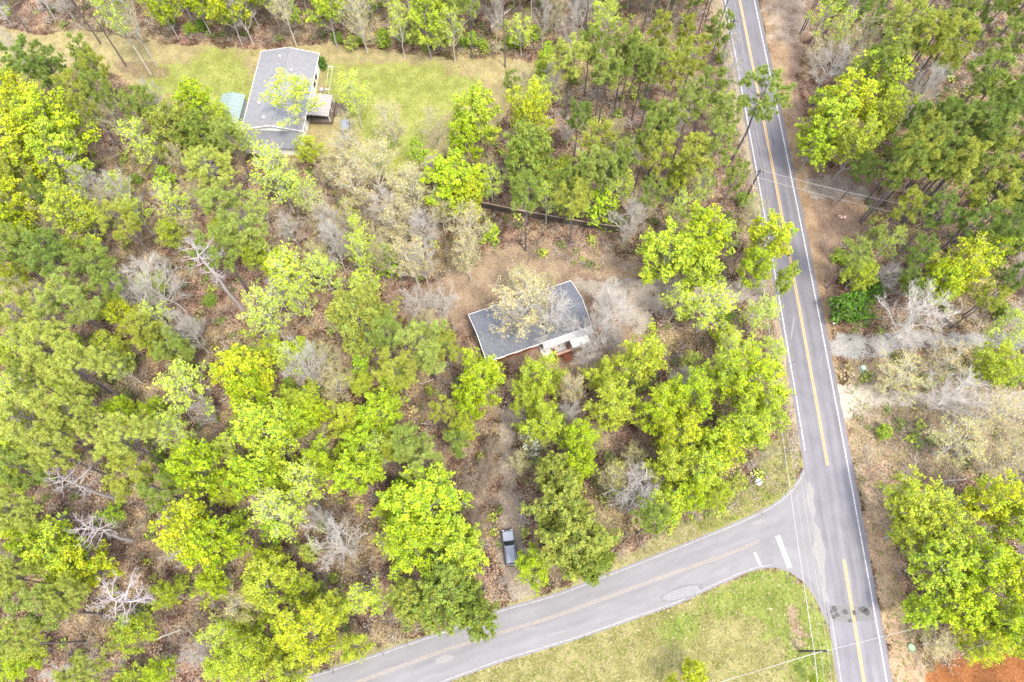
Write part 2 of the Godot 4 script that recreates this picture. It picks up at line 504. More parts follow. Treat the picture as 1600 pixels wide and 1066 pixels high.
func asphalt(seed_at: int, tracks: Array, base: Color, w: int, h: int, across: float, along: float, pale := false) -> StandardMaterial3D:
	var fine := noise_bytes(seed_at, 0.45, 2, w, h)
	var mid := noise_bytes(seed_at + 1, 0.03, 4, w, h)
	var f := FastNoiseLite.new()
	f.seed = seed_at + 2
	f.frequency = 0.5
	f.fractal_octaves = 3
	var im := Image.create(w, h, false, Image.FORMAT_RGB8)
	for x in w:
		var u := (x + 0.5) / w
		var tr := 0.0
		for t in tracks: tr += t[2] * exp(-pow((u - t[0]) / t[1], 2.0))
		for y in h:
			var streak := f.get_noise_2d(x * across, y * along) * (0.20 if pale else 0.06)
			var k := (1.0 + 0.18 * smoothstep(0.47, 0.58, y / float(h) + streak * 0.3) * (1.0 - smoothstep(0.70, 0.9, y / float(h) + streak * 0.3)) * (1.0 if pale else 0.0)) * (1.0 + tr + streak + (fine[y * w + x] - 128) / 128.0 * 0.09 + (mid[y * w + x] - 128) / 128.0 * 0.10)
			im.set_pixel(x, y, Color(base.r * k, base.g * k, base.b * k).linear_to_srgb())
	var m := plain(Color.WHITE, 0.8)
	m.albedo_texture = ImageTexture.create_from_image(im)
	m.metallic_specular = 0.3
	return m
func worn_paint(col: Color, base: Color, wear: float) -> StandardMaterial3D:
	return worn(col.lerp(base, wear).linear_to_srgb(), col.linear_to_srgb(), 6.0, 0.7)

func build_ground() -> void:
	var layers := [
		["lawn", [[-114.4, -123.5], [-99.5, -118.9], [-90.6, -120.7], [-73.5, -116.5], [-62.7, -115.8], [-50.5, -114.7], [-37.4, -116.9], [-32, -115.8], [-21.2, -113.7], [-10.6, -112.3], [-1.3, -112.6], [6.6, -110.9], [10.5, -108.8], [7.7, -100.7], [0, -100.7], [-3.7, -92.6], [-12.3, -88], [-19.4, -83.5], [-29.3, -85.7], [-31.9, -87.2], [-39.2, -86.5], [-56.6, -88], [-63, -95.8], [-73.2, -102.3], [-79.4, -107.4], [-89.4, -110.9], [-111, -112.6]], Color(0.424, 0.389, 0.283), Color(0.575, 0.532, 0.396), 2, 70, 1.00],
		["green1", [[-77.7, -108.3], [-70, -112.3], [-62.3, -113.5], [-52.9, -112.6], [-51.3, -102.3], [-53.9, -94.2], [-59.8, -99.1], [-71.9, -102.3]], Color(0.366, 0.396, 0.183), Color(0.512, 0.522, 0.304), 8, 110, 0.95],
		["green2", [[-39.5, -110.9], [-31.5, -110], [-19.7, -110.9], [-10.5, -108.8], [-3.9, -107.8], [-7.7, -102.3], [-14, -99.1], [-18.4, -86.5], [-25.7, -86.5], [-30.1, -94.2], [-32.9, -97.4], [-37.2, -102.3]], Color(0.366, 0.396, 0.183), Color(0.512, 0.522, 0.304), 8, 110, 0.95],
		["green3", [[-29.5, -88], [-19.8, -89.5], [-13.5, -88], [-19.4, -82.7], [-26.7, -83.5]], Color(0.389, 0.417, 0.19), Color(0.527, 0.537, 0.293), 6, 110, 0.90],
		["redspot", [[-81.6, -111.2], [-75.1, -111.7], [-70.2, -110], [-70.8, -106.6], [-74.7, -106.6], [-79.6, -108.3]], Color(0.349, 0.293, 0.248), Color(0.473, 0.41, 0.349), 3, 80, 0.80],
		["yard", [[-23.4, -56.2], [-17.9, -58.1], [-11.3, -61.3], [-4.6, -64.6], [3.4, -65.2], [11.4, -63.2], [21, -61.9], [19.5, -56.8], [23.4, -56.2], [23.6, -45.4], [17, -41.9], [10.6, -40.8], [4.2, -40.8], [-6.5, -50.1], [-12.1, -52.5], [-17.5, -51.3]], Color(0.373, 0.313, 0.272), Color(0.517, 0.449, 0.396), 5, 90, 0.90],
		["clear", [[-9.2, -65.9], [2.3, -67.2], [11.6, -67.9], [21.3, -65.9], [20.9, -60], [11.3, -60.6], [3.4, -60], [-4.5, -56.2], [-11, -52.5], [-15.5, -55]], Color(0.396, 0.341, 0.283), Color(0.537, 0.473, 0.403), 6, 90, 0.90],
		["rclear", [[56.6, -133.1], [68.5, -133.1], [62, -118], [58.9, -109.1], [56, -88], [60.8, -84.2], [69.8, -83.5], [68, -77.6], [63, -70.6], [58.6, -65.9], [56.2, -56.2], [54.5, -52.5], [55, -65.2], [54.9, -85]], Color(0.349, 0.287, 0.248), Color(0.501, 0.43, 0.373), 3, 80, 1.00],
		["rlow", [[55.6, -45.4], [68.7, -45.4], [90.1, -45.4], [82.8, -21.9], [75.5, -23.8], [64.9, -25.3], [59.2, -21.9], [56.5, -14.2], [57.3, -5.3], [57.5, 5.4], [52.7, 5.4], [52.9, -6.2], [54.1, -31]], Color(0.389, 0.341, 0.272), Color(0.556, 0.501, 0.417), 4, 90, 1.00],
		["drive", [[10.7, -60.5], [14.7, -60.9], [19.7, -60], [33.9, -60.5], [46.8, -60], [46.3, -56.2], [36.7, -56.2], [27.2, -56], [24.7, -51.5], [21.7, -48.9], [18.1, -52.5], [16.1, -55.2]], Color(0.424, 0.396, 0.366), Color(0.556, 0.527, 0.49), 3, 170, 1.00],
		["dirt", [[-2.6, -36.4], [0.8, -36.4], [1.2, -23.8], [1.4, -17.1], [3.4, -10.6], [5.6, -8.4], [-0.4, -6.2], [-1.5, -10.1], [-1.7, -16.1], [-2.2, -25.9]], Color(0.389, 0.357, 0.332), Color(0.522, 0.485, 0.449), 4, 110, 0.90],
		["field", [[-28.3, 5.4], [-9.8, 3.8], [-0.9, 1], [9.1, -2.6], [24.2, -6.5], [30, -9], [36, -11.1], [39.8, -11.3], [42.6, -9.9], [44, -7.5], [45.5, -3.2], [45.8, 5.4]], Color(0.341, 0.335, 0.196), Color(0.501, 0.473, 0.341), 1, 30, 1.00],
		["fieldgreen", [[19.1, -1.1], [27, -7], [36.9, -11], [41.9, -9.7], [44.4, -5.3], [45.3, -0.2], [43.7, 3.5], [39.3, 3.5], [39.1, -1.1], [36.8, -4], [29.4, -4]], Color(0.283, 0.349, 0.128), Color(0.43, 0.473, 0.235), 6, 160, 0.75],
		["fieldbare", [[39.4, -6.2], [41.4, -7], [42.4, -3.2], [41.9, -0.2], [39.5, -1.1]], Color(0.381, 0.313, 0.272), Color(0.537, 0.473, 0.41), 3, 90, 0.95],
		["verge", [[-29.5, 3], [-20.9, -0.6], [-10.1, -3.2], [-2.3, -6.2], [7.5, -9], [15.2, -12.4], [25.3, -18.5], [32.4, -20.9], [37.8, -24.3], [38.8, -27.9], [44.5, -28.4], [44, -23.3], [36.5, -18.8], [24.9, -14.2], [14.2, -10.3], [7, -7.6], [-2.3, -5.2], [-10.1, -2.4], [-24.2, 2.2]], Color(0.396, 0.373, 0.26), Color(0.537, 0.506, 0.381), 2, 60, 1.00],
		["verge2", [[37.3, -24.3], [46, -36.4], [46.3, -40.8], [47.1, -40.8], [44.6, -23.3], [39.3, -20.9], [31, -17.5], [25.1, -16.1], [31.3, -19.9]], Color(0.349, 0.357, 0.19), Color(0.485, 0.485, 0.272), 4, 120, 0.80],
		["lshoulder", [[42.6, -133.1], [46.4, -133.1], [46, -110.9], [46.6, -82], [46.9, -60], [46.2, -41.9], [45.9, -30], [43.9, -23.8], [44.7, -41.9], [45.1, -56.2], [44.3, -79.1], [43.6, -102.3]], Color(0.41, 0.366, 0.304), Color(0.556, 0.506, 0.437), 1, 50, 1.00],
		["rshoulder", [[53.9, -133.1], [57.6, -133.1], [56.5, -102.3], [56.3, -85], [55.6, -65.2], [54.3, -47.7], [54.1, -36.4], [53.8, -30], [52.7, -14.2], [53.2, -5.3], [53.1, 5.4], [52, 5.4], [52.2, -6.2], [52.4, -27.9], [52.8, -41.9], [53.3, -52.5], [53.4, -67.9], [53.4, -83.5], [52.9, -104]], Color(0.389, 0.323, 0.26), Color(0.527, 0.455, 0.381), 1, 40, 1.00],
		["pale", [[57.7, -131.2], [62.4, -130.2], [62.6, -121.7], [60.5, -118.9], [55.7, -118], [55.4, -125.4]], Color(0.41, 0.366, 0.332), Color(0.618, 0.584, 0.556), 5, 220, 0.50],
		["turnin", [[53.9, -82.3], [60.6, -82.9], [67.7, -80.8], [65.8, -77.3], [59.4, -76.5], [54.3, -77.3]], Color(0.41, 0.381, 0.349), Color(0.566, 0.537, 0.506), 5, 120, 0.90],
		["grav1", [[54.2, -49.1], [58.9, -50.1], [69.7, -49.8], [89.6, -50.6], [88.4, -46.8], [75.3, -46.3], [64.6, -46.3], [58, -45.8], [54, -45.6]], Color(0.403, 0.396, 0.389), Color(0.537, 0.527, 0.517), 3, 150, 1.00],
		["grav2", [[53.6, -40.3], [57.6, -41], [63.2, -39.9], [73.6, -39.7], [86.1, -39], [85.2, -36.1], [72.9, -36.8], [64.6, -36.8], [60.3, -36.6], [56.4, -35.3], [53.5, -34.4]], Color(0.473, 0.449, 0.417), Color(0.593, 0.566, 0.532), 3, 130, 1.00],
		["sand", [[55.6, -27.7], [58.4, -28.5], [60.8, -25.7], [59.1, -21.7], [56.3, -19.9], [54.7, -23.3]], Color(0.506, 0.417, 0.341), Color(0.665, 0.57, 0.485), 3, 110, 1.00],
		["rpath", [[52.9, -19.9], [58.9, -20.9], [58, -12.4], [56.6, -1.9], [58, 3.5], [53.5, 3.5], [54.1, -5.3]], Color(0.461, 0.381, 0.313), Color(0.601, 0.517, 0.437), 3, 90, 0.80],
		["clay", [[56.8, 4.6], [58.9, 1.8], [63.4, -0.1], [69.1, -1.1], [76.8, -2.3], [74.4, 5.4]], Color(0.366, 0.232, 0.143), Color(0.506, 0.341, 0.221), 3, 120, 1.00],
	]
	var m := plain(Color.WHITE, 0.95)
	m.albedo_texture = ground_texture(layers)
	m.metallic_specular = 0.15
	var t := PackedVector3Array()
	var u := PackedVector2Array()
	var edge := [-650.0, X0, X0 + GW, 650.0]
	var edge_z := [-650.0, Z0, Z0 + GD, 650.0]
	for i in 3:
		for j in 3:
			var q := [Vector3(edge[i], 0, edge_z[j]), Vector3(edge[i + 1], 0, edge_z[j]), Vector3(edge[i + 1], 0, edge_z[j + 1]), Vector3(edge[i], 0, edge_z[j + 1])]
			for k in [0, 1, 2, 0, 2, 3]:
				t.append(q[k])
				u.append(Vector2((q[k].x - X0) / GW, (q[k].z - Z0) / GD))
	structure("ground", sheet(t, u), m)

func build_roads() -> void:
	var tone := Color(0.150, 0.142, 0.158)
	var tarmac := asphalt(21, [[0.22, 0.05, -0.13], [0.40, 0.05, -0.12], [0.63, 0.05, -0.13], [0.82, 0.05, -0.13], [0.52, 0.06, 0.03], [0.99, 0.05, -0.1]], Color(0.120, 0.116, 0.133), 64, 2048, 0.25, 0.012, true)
	var side := asphalt(31, [[0.2, 0.06, 0.05], [0.42, 0.06, 0.05], [0.6, 0.05, 0.05], [0.8, 0.06, 0.06], [0.51, 0.1, -0.05]], Color(0.148, 0.144, 0.156), 128, 1024, 0.15, 0.02)
	# side road between its two digitised edges, in metres
	var up_line := [[-150, 41.0], [-90, 20.5], [-50, 9.3], [-24.3, 1.8], [-10.1, -2.7], [-2.3, -5.5], [7.0, -8.0], [14.2, -10.6], [24.9, -14.5], [33.0, -17.6], [38.5, -19.9], [41.6, -21.7], [44.2, -23.9], [46.4, -27.0]]
	var low_line := [[-148, 48.5], [-88, 28.0], [-48, 15.6], [-22, 7.6], [-9.8, 3.5], [-1.8, 0.8], [8.9, -2.1], [24.2, -7.0], [30.1, -9.5], [35.5, -11.6], [38.6, -12.1], [40.8, -11.6], [42.9, -10.2], [44.4, -8.0], [45.8, -3.5]]
	var ul := resample(up_line, 90)
	var ll := resample(low_line, 90)
	structure("side_road", ribbon(offset_line(ul, -0.35), offset_line(ll, 0.35), 0.012, 190.0), side)
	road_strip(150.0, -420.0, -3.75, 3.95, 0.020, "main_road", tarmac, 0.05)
	var white := worn_paint(Color(0.42, 0.41, 0.42), tone, 0.7)
	var yellow := worn_paint(Color(0.50, 0.30, 0.085), tone, 0.35)
	var faded := worn_paint(Color(0.28, 0.215, 0.14), tone, 0.9)
	var edge := worn_paint(Color(0.28, 0.27, 0.265), tone, 0.95)
	road_strip(150.0, -420.0, 3.08, 3.26, 0.026, "white_edge_line", white, 0.01)
	road_strip(-29.5, -420.0, -3.26, -3.08, 0.026, "white_edge_line", white, 0.01)
	road_strip(150.0, -5.0, -3.26, -3.08, 0.026, "white_edge_line", edge, 0.01)
	for s in [-0.2, 0.08]:
		road_strip(150.0, -12.9, s, s + 0.13, 0.026, "yellow_centre_line", yellow, 0.006)
		road_strip(-27.1, -420.0, s, s + 0.13, 0.026, "yellow_centre_line", yellow, 0.006)
	line_strip(resample(up_line, 90), 0.0, 0.14, 0.018, "white_edge_line", edge)
	line_strip(resample(low_line.slice(0, 11), 80), 0.0, 0.14, 0.018, "white_edge_line", edge)
	var mid := resample([[-149, 44.9], [-89, 24.3], [-49, 12.5], [-22.8, 4.0], [-9.1, -0.7], [5.8, -4.9], [24.6, -11.2], [31.5, -13.4], [37.3, -15.6]], 90)
	for s in [-0.13, 0.13]: line_strip(mid, s, 0.11, 0.018, "yellow_centre_line", faded)
	var fresh := worn_paint(Color(0.75, 0.75, 0.75), tone, 0.1)
	var b := Vector2(41.2, -11.75) - Vector2(40.1, -16.3)
	var n := Vector2(-b.y, b.x).normalized() * 0.33
	var p := Vector2(40.1, -16.3)
	structure("stop_bar", ribbon(PackedVector2Array([p + n, p + b + n]), PackedVector2Array([p - n, p + b - n]), 0.019, 40.0), fresh)
	p = Vector2(36.3, -13.9); b = Vector2(0.6, 1.9); n = n * 0.5
	structure("short_white_bar", ribbon(PackedVector2Array([p + n, p + b + n]), PackedVector2Array([p - n, p + b - n]), 0.019, 40.0), fresh)
	# repaired strip across the main road with tar blots
	var rng := RandomNumberGenerator.new()
	rng.seed = 5
	var strip := worn(lin(0.075, 0.075, 0.08), lin(0.15, 0.145, 0.15), 2.5)
	structure("road_patch", ribbon(PackedVector2Array([Vector2(46.1, -6.5), Vector2(46.1, -4.3)]), PackedVector2Array([Vector2(52.2, -6.4), Vector2(52.2, -4.4)]), 0.0235, 40.0), strip)
	var tar := worn(lin(0.035, 0.035, 0.04), lin(0.07, 0.07, 0.075), 1.5)
	for q in [[50.9, -5.9, 0.65, 0.45], [51.3, -5.6, 0.5, 0.5], [46.7, -6.0, 0.4, 0.45], [47.0, -5.2, 0.35, 0.3], [46.4, -4.9, 0.3, 0.3], [48.2, -5.6, 0.4, 0.4], [48.7, -4.4, 0.4, 0.22], [49.5, -5.5, 0.3, 0.35], [46.2, -5.6, 0.2, 0.25]]:
		structure("tar_blot", blot(rng, q[0], q[1], q[2], q[3], 0.032), tar)
	# pale gravelly patch at the edge of the side road, with a dark rim
	structure("patch_rim", blot(rng, 24.78, -8.2, 3.3, 0.9, 0.0215, -0.26), worn(lin(0.10, 0.096, 0.106), lin(0.135, 0.13, 0.14), 2.0))
	structure("patch_gravel", blot(rng, 24.8, -8.15, 3.1, 0.75, 0.026, -0.26), worn(lin(0.09, 0.09, 0.10), lin(0.24, 0.24, 0.25), 1.6))
	# pale dust and scuffs on the tarmac
	var dust := worn(lin(0.145, 0.138, 0.15), lin(0.20, 0.19, 0.185), 2.0, 0.85, Vector3(2, 1, 0.4))
	road_strip(-24.5, -7.0, -3.9, -3.0, 0.0245, "pale_wheel_scuff", dust, 0.22)
	for q in [[-9.5, 0.6, 1.3, 0.5], [37.6, -18.4, 1.3, 0.3], [6.5, -2.8, 1.8, 0.12], [2.5, -3.4, 0.9, 0.12]]:
		structure("pale_dust", blot(rng, q[0], q[1], q[2], q[3], 0.0165, -0.2), dust)
	for q in [[48.0, -51.0, 0.12, 2.6], [48.5, -72.0, 0.12, 2.6], [51.8, -45.0, 0.05, 1.4]]:
		structure("pale_scuff", blot(rng, q[0], q[1], q[2], q[3], 0.0245, 0.3), dust)
func blot(rng: RandomNumberGenerator, x: float, z: float, rx: float, rz: float, y: float, turn := 0.0) -> ArrayMesh:
	var t := PackedVector3Array()
	var u := PackedVector2Array()
	var ring := []
	for i in 18:
		var k := rng.randf_range(0.85, 1.12)
		ring.append(Vector3(x, y, z) + Basis(Vector3.UP, -turn) * Vector3(cos(TAU * i / 18.0) * rx * k, 0, sin(TAU * i / 18.0) * rz * k))
	for i in 18:
		t.append_array(PackedVector3Array([Vector3(x, y, z), ring[i], ring[(i + 1) % 18]]))
		u.append_array(PackedVector2Array([Vector2.ZERO, Vector2.RIGHT, Vector2.ONE]))
	return sheet(t, u)

# ---------------------------------------------------------------- buildings
func extrude(g: Geo, prof: PackedVector2Array, x0: float, x1: float) -> void:   # profile in (z, y)
	var n := prof.size()
	for i in n:
		var a := prof[i]
		var b := prof[(i + 1) % n]
		g.quad(Vector3(x0, a.y, a.x), Vector3(x1, a.y, a.x), Vector3(x1, b.y, b.x), Vector3(x0, b.y, b.x))
	var tr := Geometry2D.triangulate_polygon(prof)
	for i in range(0, tr.size(), 3):
		var p := [prof[tr[i]], prof[tr[i + 1]], prof[tr[i + 2]]]
		g.tri(Vector3(x1, p[0].y, p[0].x), Vector3(x1, p[1].y, p[1].x), Vector3(x1, p[2].y, p[2].x))
		g.tri(Vector3(x0, p[0].y, p[0].x), Vector3(x0, p[2].y, p[2].x), Vector3(x0, p[1].y, p[1].x))
func slope(g: Geo, z0: float, y0: float, z1: float, y1: float, x0: float, x1: float, thick := 0.12) -> void:
	extrude(g, PackedVector2Array([Vector2(z0, y0), Vector2(z1, y1), Vector2(z1, y1 - thick), Vector2(z0, y0 - thick)]), x0, x1)
func window(parent: Node3D, at: Vector3, w: float, h: float, axis: String, frame_m: Material, glass_m: Material) -> void:
	var f := Geo.new()
	var out: Vector3 = {"z": Vector3(0, 0, 1), "-z": Vector3(0, 0, -1), "x": Vector3(1, 0, 0), "-x": Vector3(-1, 0, 0)}[axis]
	var side := Vector3.UP.cross(out)
	var turn := Basis(side, Vector3.UP, out)
	for s in [-1, 1]:
		f.box(at + side * s * (w / 2) + out * 0.03, Vector3(0.1, h + 0.1, 0.1), turn)
		f.box(at + Vector3.UP * s * (h / 2) + out * 0.03, Vector3(w - 0.1, 0.1, 0.094), turn)
	f.box(at + out * 0.03, Vector3(w - 0.1, 0.05, 0.07), turn)
	var o := obj("window", f, frame_m, parent)
	var p := Geo.new()
	p.box(at + out * 0.02, Vector3(w - 0.08, h - 0.08, 0.02), turn)
	obj("pane", p, glass_m, o)

func build_houses() -> void:
	var shingle := worn(lin(0.065, 0.072, 0.092), lin(0.125, 0.132, 0.158), 5.0, 0.9, Vector3(1, 1, 1), 6)
	var shingle2 := worn(lin(0.125, 0.126, 0.143), lin(0.18, 0.182, 0.20), 9.0, 0.9, Vector3(1, 1, 1), 6)
	var white := worn(lin(0.62, 0.62, 0.62), lin(0.75, 0.75, 0.75), 3.0, 0.6)
	var brick := worn(lin(0.12, 0.035, 0.02), lin(0.22, 0.075, 0.045), 0.9, 0.9)
	var glass := plain(lin(0.02, 0.025, 0.03), 0.1)
	var wood := worn(lin(0.06, 0.045, 0.035), lin(0.14, 0.11, 0.09), 1.5)
	var vent_m := plain(lin(0.7, 0.7, 0.7), 0.5)
	var metal_white := worn(lin(0.22, 0.22, 0.235), lin(0.33, 0.33, 0.35), 4.0, 0.5)
	# --- brick house in the middle; x along its ridge, z towards the side road
	var h := thing("brick_house", "low brick house under a weathered grey shingle roof amid the central trees", "house", Vector3(3.0, 0, -51.1), deg_to_rad(20.4))
	var g := Geo.new()
	extrude(g, PackedVector2Array([Vector2(-4.0, 0), Vector2(4.0, 0), Vector2(4.0, 2.7), Vector2(0, 4.2), Vector2(-4.0, 2.7)]), -8.8, 8.8)
	obj("wall", g, brick, h)
	for s in [-1, 1]:
		g = Geo.new()
		slope(g, 0, 4.48, 4.55 * s, 2.78, -9.3, 9.3, 0.1)
		var roof := obj("roof", g, shingle, h)
		if s == 1:
			g = Geo.new()
			g.box(Vector3(-4.6, 3.9, 2.0), Vector3(0.2, 0.5, 0.2))
			obj("vent_pipe", g, vent_m, roof)
	g = Geo.new()
	for k in 19: g.box(Vector3(-8.82 + k * 0.98, 4.50, 0), Vector3(0.96, 0.07, 0.36))
	obj("ridge_cap", g, shingle, h)
	g = Geo.new()
	for s in [-1, 1]:
		for e in [-9.33, 9.33]: slope(g, 0.0, 4.50, 4.6 * s, 2.79, e - 0.03, e + 0.03, 0.2)
		g.box(Vector3(0, 2.70, 4.60 * s), Vector3(18.6, 0.2, 0.06))
	obj("fascia", g, white, h)
	g = Geo.new()
	g.box(Vector3(-0.6, 2.6, -4.42), Vector3(1.3, 5.2, 0.8))
	var ch := obj("chimney", g, brick, h)
	g = Geo.new()
	g.box(Vector3(-0.6, 5.26, -4.42), Vector3(0.7, 0.1, 0.6))
	obj("chimney_cap", g, white, ch)
	g = Geo.new()
	g.box(Vector3(0.2, 0.5, -5.6), Vector3(4.2, 1.0, 1.6))
	obj("back_stoop", g, brick, h)
	for x in [-6.5, -3.6, -0.5]: window(h, Vector3(x, 1.6, 4.0), 1.3, 1.2, "z", white, glass)
	window(h, Vector3(-8.8, 1.7, 1.0), 1.1, 1.2, "-x", white, glass)
	window(h, Vector3(8.8, 1.7, -0.8), 1.1, 1.2, "x", white, glass)
	g = Geo.new()
	g.box(Vector3(2.4, 1.06, 4.03), Vector3(0.95, 2.1, 0.06))
	obj("door", g, white, h)
	g = Geo.new()    # porch floor and its pale metal roof
	g.box(Vector3(4.6, 0.2, 5.3), Vector3(9.0, 0.4, 2.4))
	obj("porch_floor", g, worn(lin(0.3, 0.29, 0.28), lin(0.42, 0.4, 0.4), 3.0), h)
	g = Geo.new()
	slope(g, 4.3, 2.82, 5.7, 2.6, 0.4, 9.25, 0.07)
	for k in 13: g.box(Vector3(0.7 + k * 0.7, 2.74, 5.0), Vector3(0.06, 0.05, 1.3), Basis(Vector3.RIGHT, 0.155))
	obj("porch_roof", g, metal_white, h)
	g = Geo.new()
	slope(g, 5.72, 2.6, 7.0, 2.5, 4.9, 8.0, 0.07)
	for k in 5: g.box(Vector3(5.1 + k * 0.7, 2.6, 6.35), Vector3(0.06, 0.05, 1.2), Basis(Vector3.RIGHT, 0.078))
	obj("porch_awning", g, white, h)
	for x in [0.7, 3.4, 6.2, 9.0]:
		g = Geo.new()
		g.box(Vector3(x, 1.5, 5.5), Vector3(0.12, 2.15, 0.12))
		obj("porch_post", g, white, h)
	for x in [5.1, 7.9]:
		g = Geo.new()
		g.box(Vector3(x, 1.22, 6.85), Vector3(0.1, 2.42, 0.1))
		obj("porch_post", g, white, h)
	g = Geo.new()    # brick planter and steps
	g.box(Vector3(3.4, 0.75, 6.9), Vector3(2.6, 1.5, 0.25)); g.box(Vector3(2.1, 0.75, 6.2), Vector3(0.25, 1.5, 1.15)); g.box(Vector3(4.6, 0.75, 6.2), Vector3(0.25, 1.5, 1.15))
	var pl := obj("brick_planter", g, brick, h)
	g = Geo.new()
	g.box(Vector3(3.4, 1.54, 6.9), Vector3(2.8, 0.08, 0.4))
	obj("coping", g, worn(lin(0.28, 0.16, 0.12), lin(0.4, 0.26, 0.2), 1.0), pl)
	for k in 3:
		g = Geo.new()
		g.box(Vector3(4.0, 0.3 - k * 0.1, 7.25 + k * 0.35), Vector3(1.6, 0.6 - k * 0.2, 0.34))
		obj("step", g, brick, h)

	# --- long pale house on the lawn; z along its ridge
	h = thing("white_house", "long white-walled house with a pale grey gabled roof on the lawn", "house", Vector3(-45.2, 0, -101.0), deg_to_rad(-2.6))
	g = Geo.new()
	for k in [[-5.55, 5.55, -9.6, 9.6]]:
		var pr := PackedVector2Array([Vector2(k[0], 0), Vector2(k[1], 0), Vector2(k[1], 3.0), Vector2(0, 4.15), Vector2(k[0], 3.0)])
		extrude(g, pr, k[2], k[3])
	# extrude runs along x; turn it to run along z
	var w := obj("wall", g, white, h)
	w.rotation.y = PI / 2
	for s in [-1, 1]:
		g = Geo.new()
		slope(g, 0, 4.36, 5.85 * s, 3.06, -9.9, 9.9, 0.1)
		var roof := obj("roof", g, shingle2, h)
		roof.rotation.y = PI / 2
	g = Geo.new()
	for s in [-1, 1]:
		for e in [-9.93, 9.93]: slope(g, 0.0, 4.38, 5.9 * s, 3.07, e - 0.03, e + 0.03, 0.2)
		g.box(Vector3(0, 2.98, 5.90 * s), Vector3(19.8, 0.2, 0.06))
	w = obj("fascia", g, white, h)
	w.rotation.y = PI / 2
	g = Geo.new()
	for k in 20: g.box(Vector3(0, 4.375, -9.4 + k * 0.985), Vector3(0.36, 0.06, 0.96))
	obj("ridge_cap", g, shingle2, h)
	for p in [[-1.2, -7.4], [-1.5, -0.3], [-3.3, 4.2], [-1.6, 8.0], [1.6, -4.0]]:
		g = Geo.new()
		var y := 4.34 - absf(p[0]) * 0.222
		g.tube(PackedVector3Array([Vector3(p[0], y, p[1]), Vector3(p[0], y + 0.35, p[1]), Vector3(p[0], y + 0.36, p[1]), Vector3(p[0], y + 0.5, p[1])]), PackedFloat32Array([0.16, 0.16, 0.3, 0.2]), 10, true)
		obj("roof_vent", g, vent_m, h)
	for z in [-5.2, -3.4, 5.2]: window(h, Vector3(5.55, 1.7, z), 1.1, 1.5, "x", wood, glass)
	for z in [-6.0, 1.0, 5.0]: window(h, Vector3(-5.55, 1.7, z), 1.1, 1.3, "-x", white, glass)
	for x in [-3.0, 2.8]: window(h, Vector3(x, 1.7, -9.6), 1.1, 1.3, "-z", white, glass)
	g = Geo.new()
	g.box(Vector3(5.58, 1.35, 2.2), Vector3(0.06, 2.05, 0.95))
	obj("door", g, wood, h)
	g = Geo.new()     # lower dark roof over the near end
	extrude(g, PackedVector2Array([Vector2(9.62, 0), Vector2(13.2, 0), Vector2(13.2, 2.3), Vector2(9.62, 2.6)]), -5.2, 5.2)
	obj("porch_wall", g, white, h)
	g = Geo.new()
	slope(g, 9.95, 2.98, 13.7, 2.5, -5.6, 5.6, 0.1)
	obj("porch_roof", g, worn(lin(0.07, 0.075, 0.085), lin(0.16, 0.165, 0.19), 3.0), h)
	g = Geo.new()     # side porch
	slope(g, 0, 2.75, 4.1, 2.45, -2.7, 2.7, 0.08)
	for k in 9: g.box(Vector3(-2.56 + k * 0.64, 2.612, 2.05), Vector3(0.04, 0.03, 4.0), Basis(Vector3.RIGHT, 0.073))
	w = obj("side_porch_roof", g, worn(lin(0.18, 0.165, 0.165), lin(0.26, 0.24, 0.235), 4.0, 0.6), h)
	w.rotation.y = PI / 2
	w.position = Vector3(5.92, 0, 2.9)
	g = Geo.new()
	g.box(Vector3(8.0, 0.35, 2.9), Vector3(4.4, 0.7, 5.2))
	obj("porch_floor", g, wood, h)
	for z in [0.5, 2.9, 5.3]:
		g = Geo.new()
		g.box(Vector3(9.9, 1.55, z), Vector3(0.12, 1.75, 0.12))
		obj("porch_post", g, white, h)
	for k in 3:
		g = Geo.new()
		g.box(Vector3(10.4 + k * 0.35, 0.25 - k * 0.09, 1.6), Vector3(0.34, 0.5 - k * 0.18, 1.2))
		obj("step", g, wood, h)

	# open timber deck beside the side porch
	var d := thing("wooden_deck", "small open weathered wooden deck frame beside the white house's side porch", "deck", Vector3(-33.6, 0, -98.2), deg_to_rad(-2.6))
	for k in 9:
		g = Geo.new()
		g.box(Vector3(-1.2 + k * 0.24, 0.7, 0), Vector3(0.22, 0.05, 3.0))
		obj("plank", g, wood, d)
	for x in [-1.2, 0.9]:
		for z in [-1.4, 1.4]:
			g = Geo.new()
			g.box(Vector3(x, 0.8, z), Vector3(0.12, 1.6, 0.12))
			obj("post", g, wood, d)
		g = Geo.new()
		g.box(Vector3(x, 1.64, 0), Vector3(0.14, 0.08, 3.0))
		obj("rail", g, wood, d)

	# --- turquoise shed
	h = thing("metal_shed", "small shed with a pale turquoise ribbed metal roof beside the white house", "shed", Vector3(-54.9, 0, -97.0), deg_to_rad(-2.6))
	var teal := worn(lin(0.14, 0.195, 0.195), lin(0.19, 0.24, 0.235), 4.0, 0.5)
	var tin := worn(lin(0.25, 0.27, 0.28), lin(0.4, 0.42, 0.42), 3.0, 0.6)
	g = Geo.new()
	extrude(g, PackedVector2Array([Vector2(-2.0, 0), Vector2(2.0, 0), Vector2(2.0, 2.2), Vector2(0, 2.7), Vector2(-2.0, 2.2)]), -3.5, 3.5)
	w = obj("wall", g, tin, h)
	w.rotation.y = PI / 2
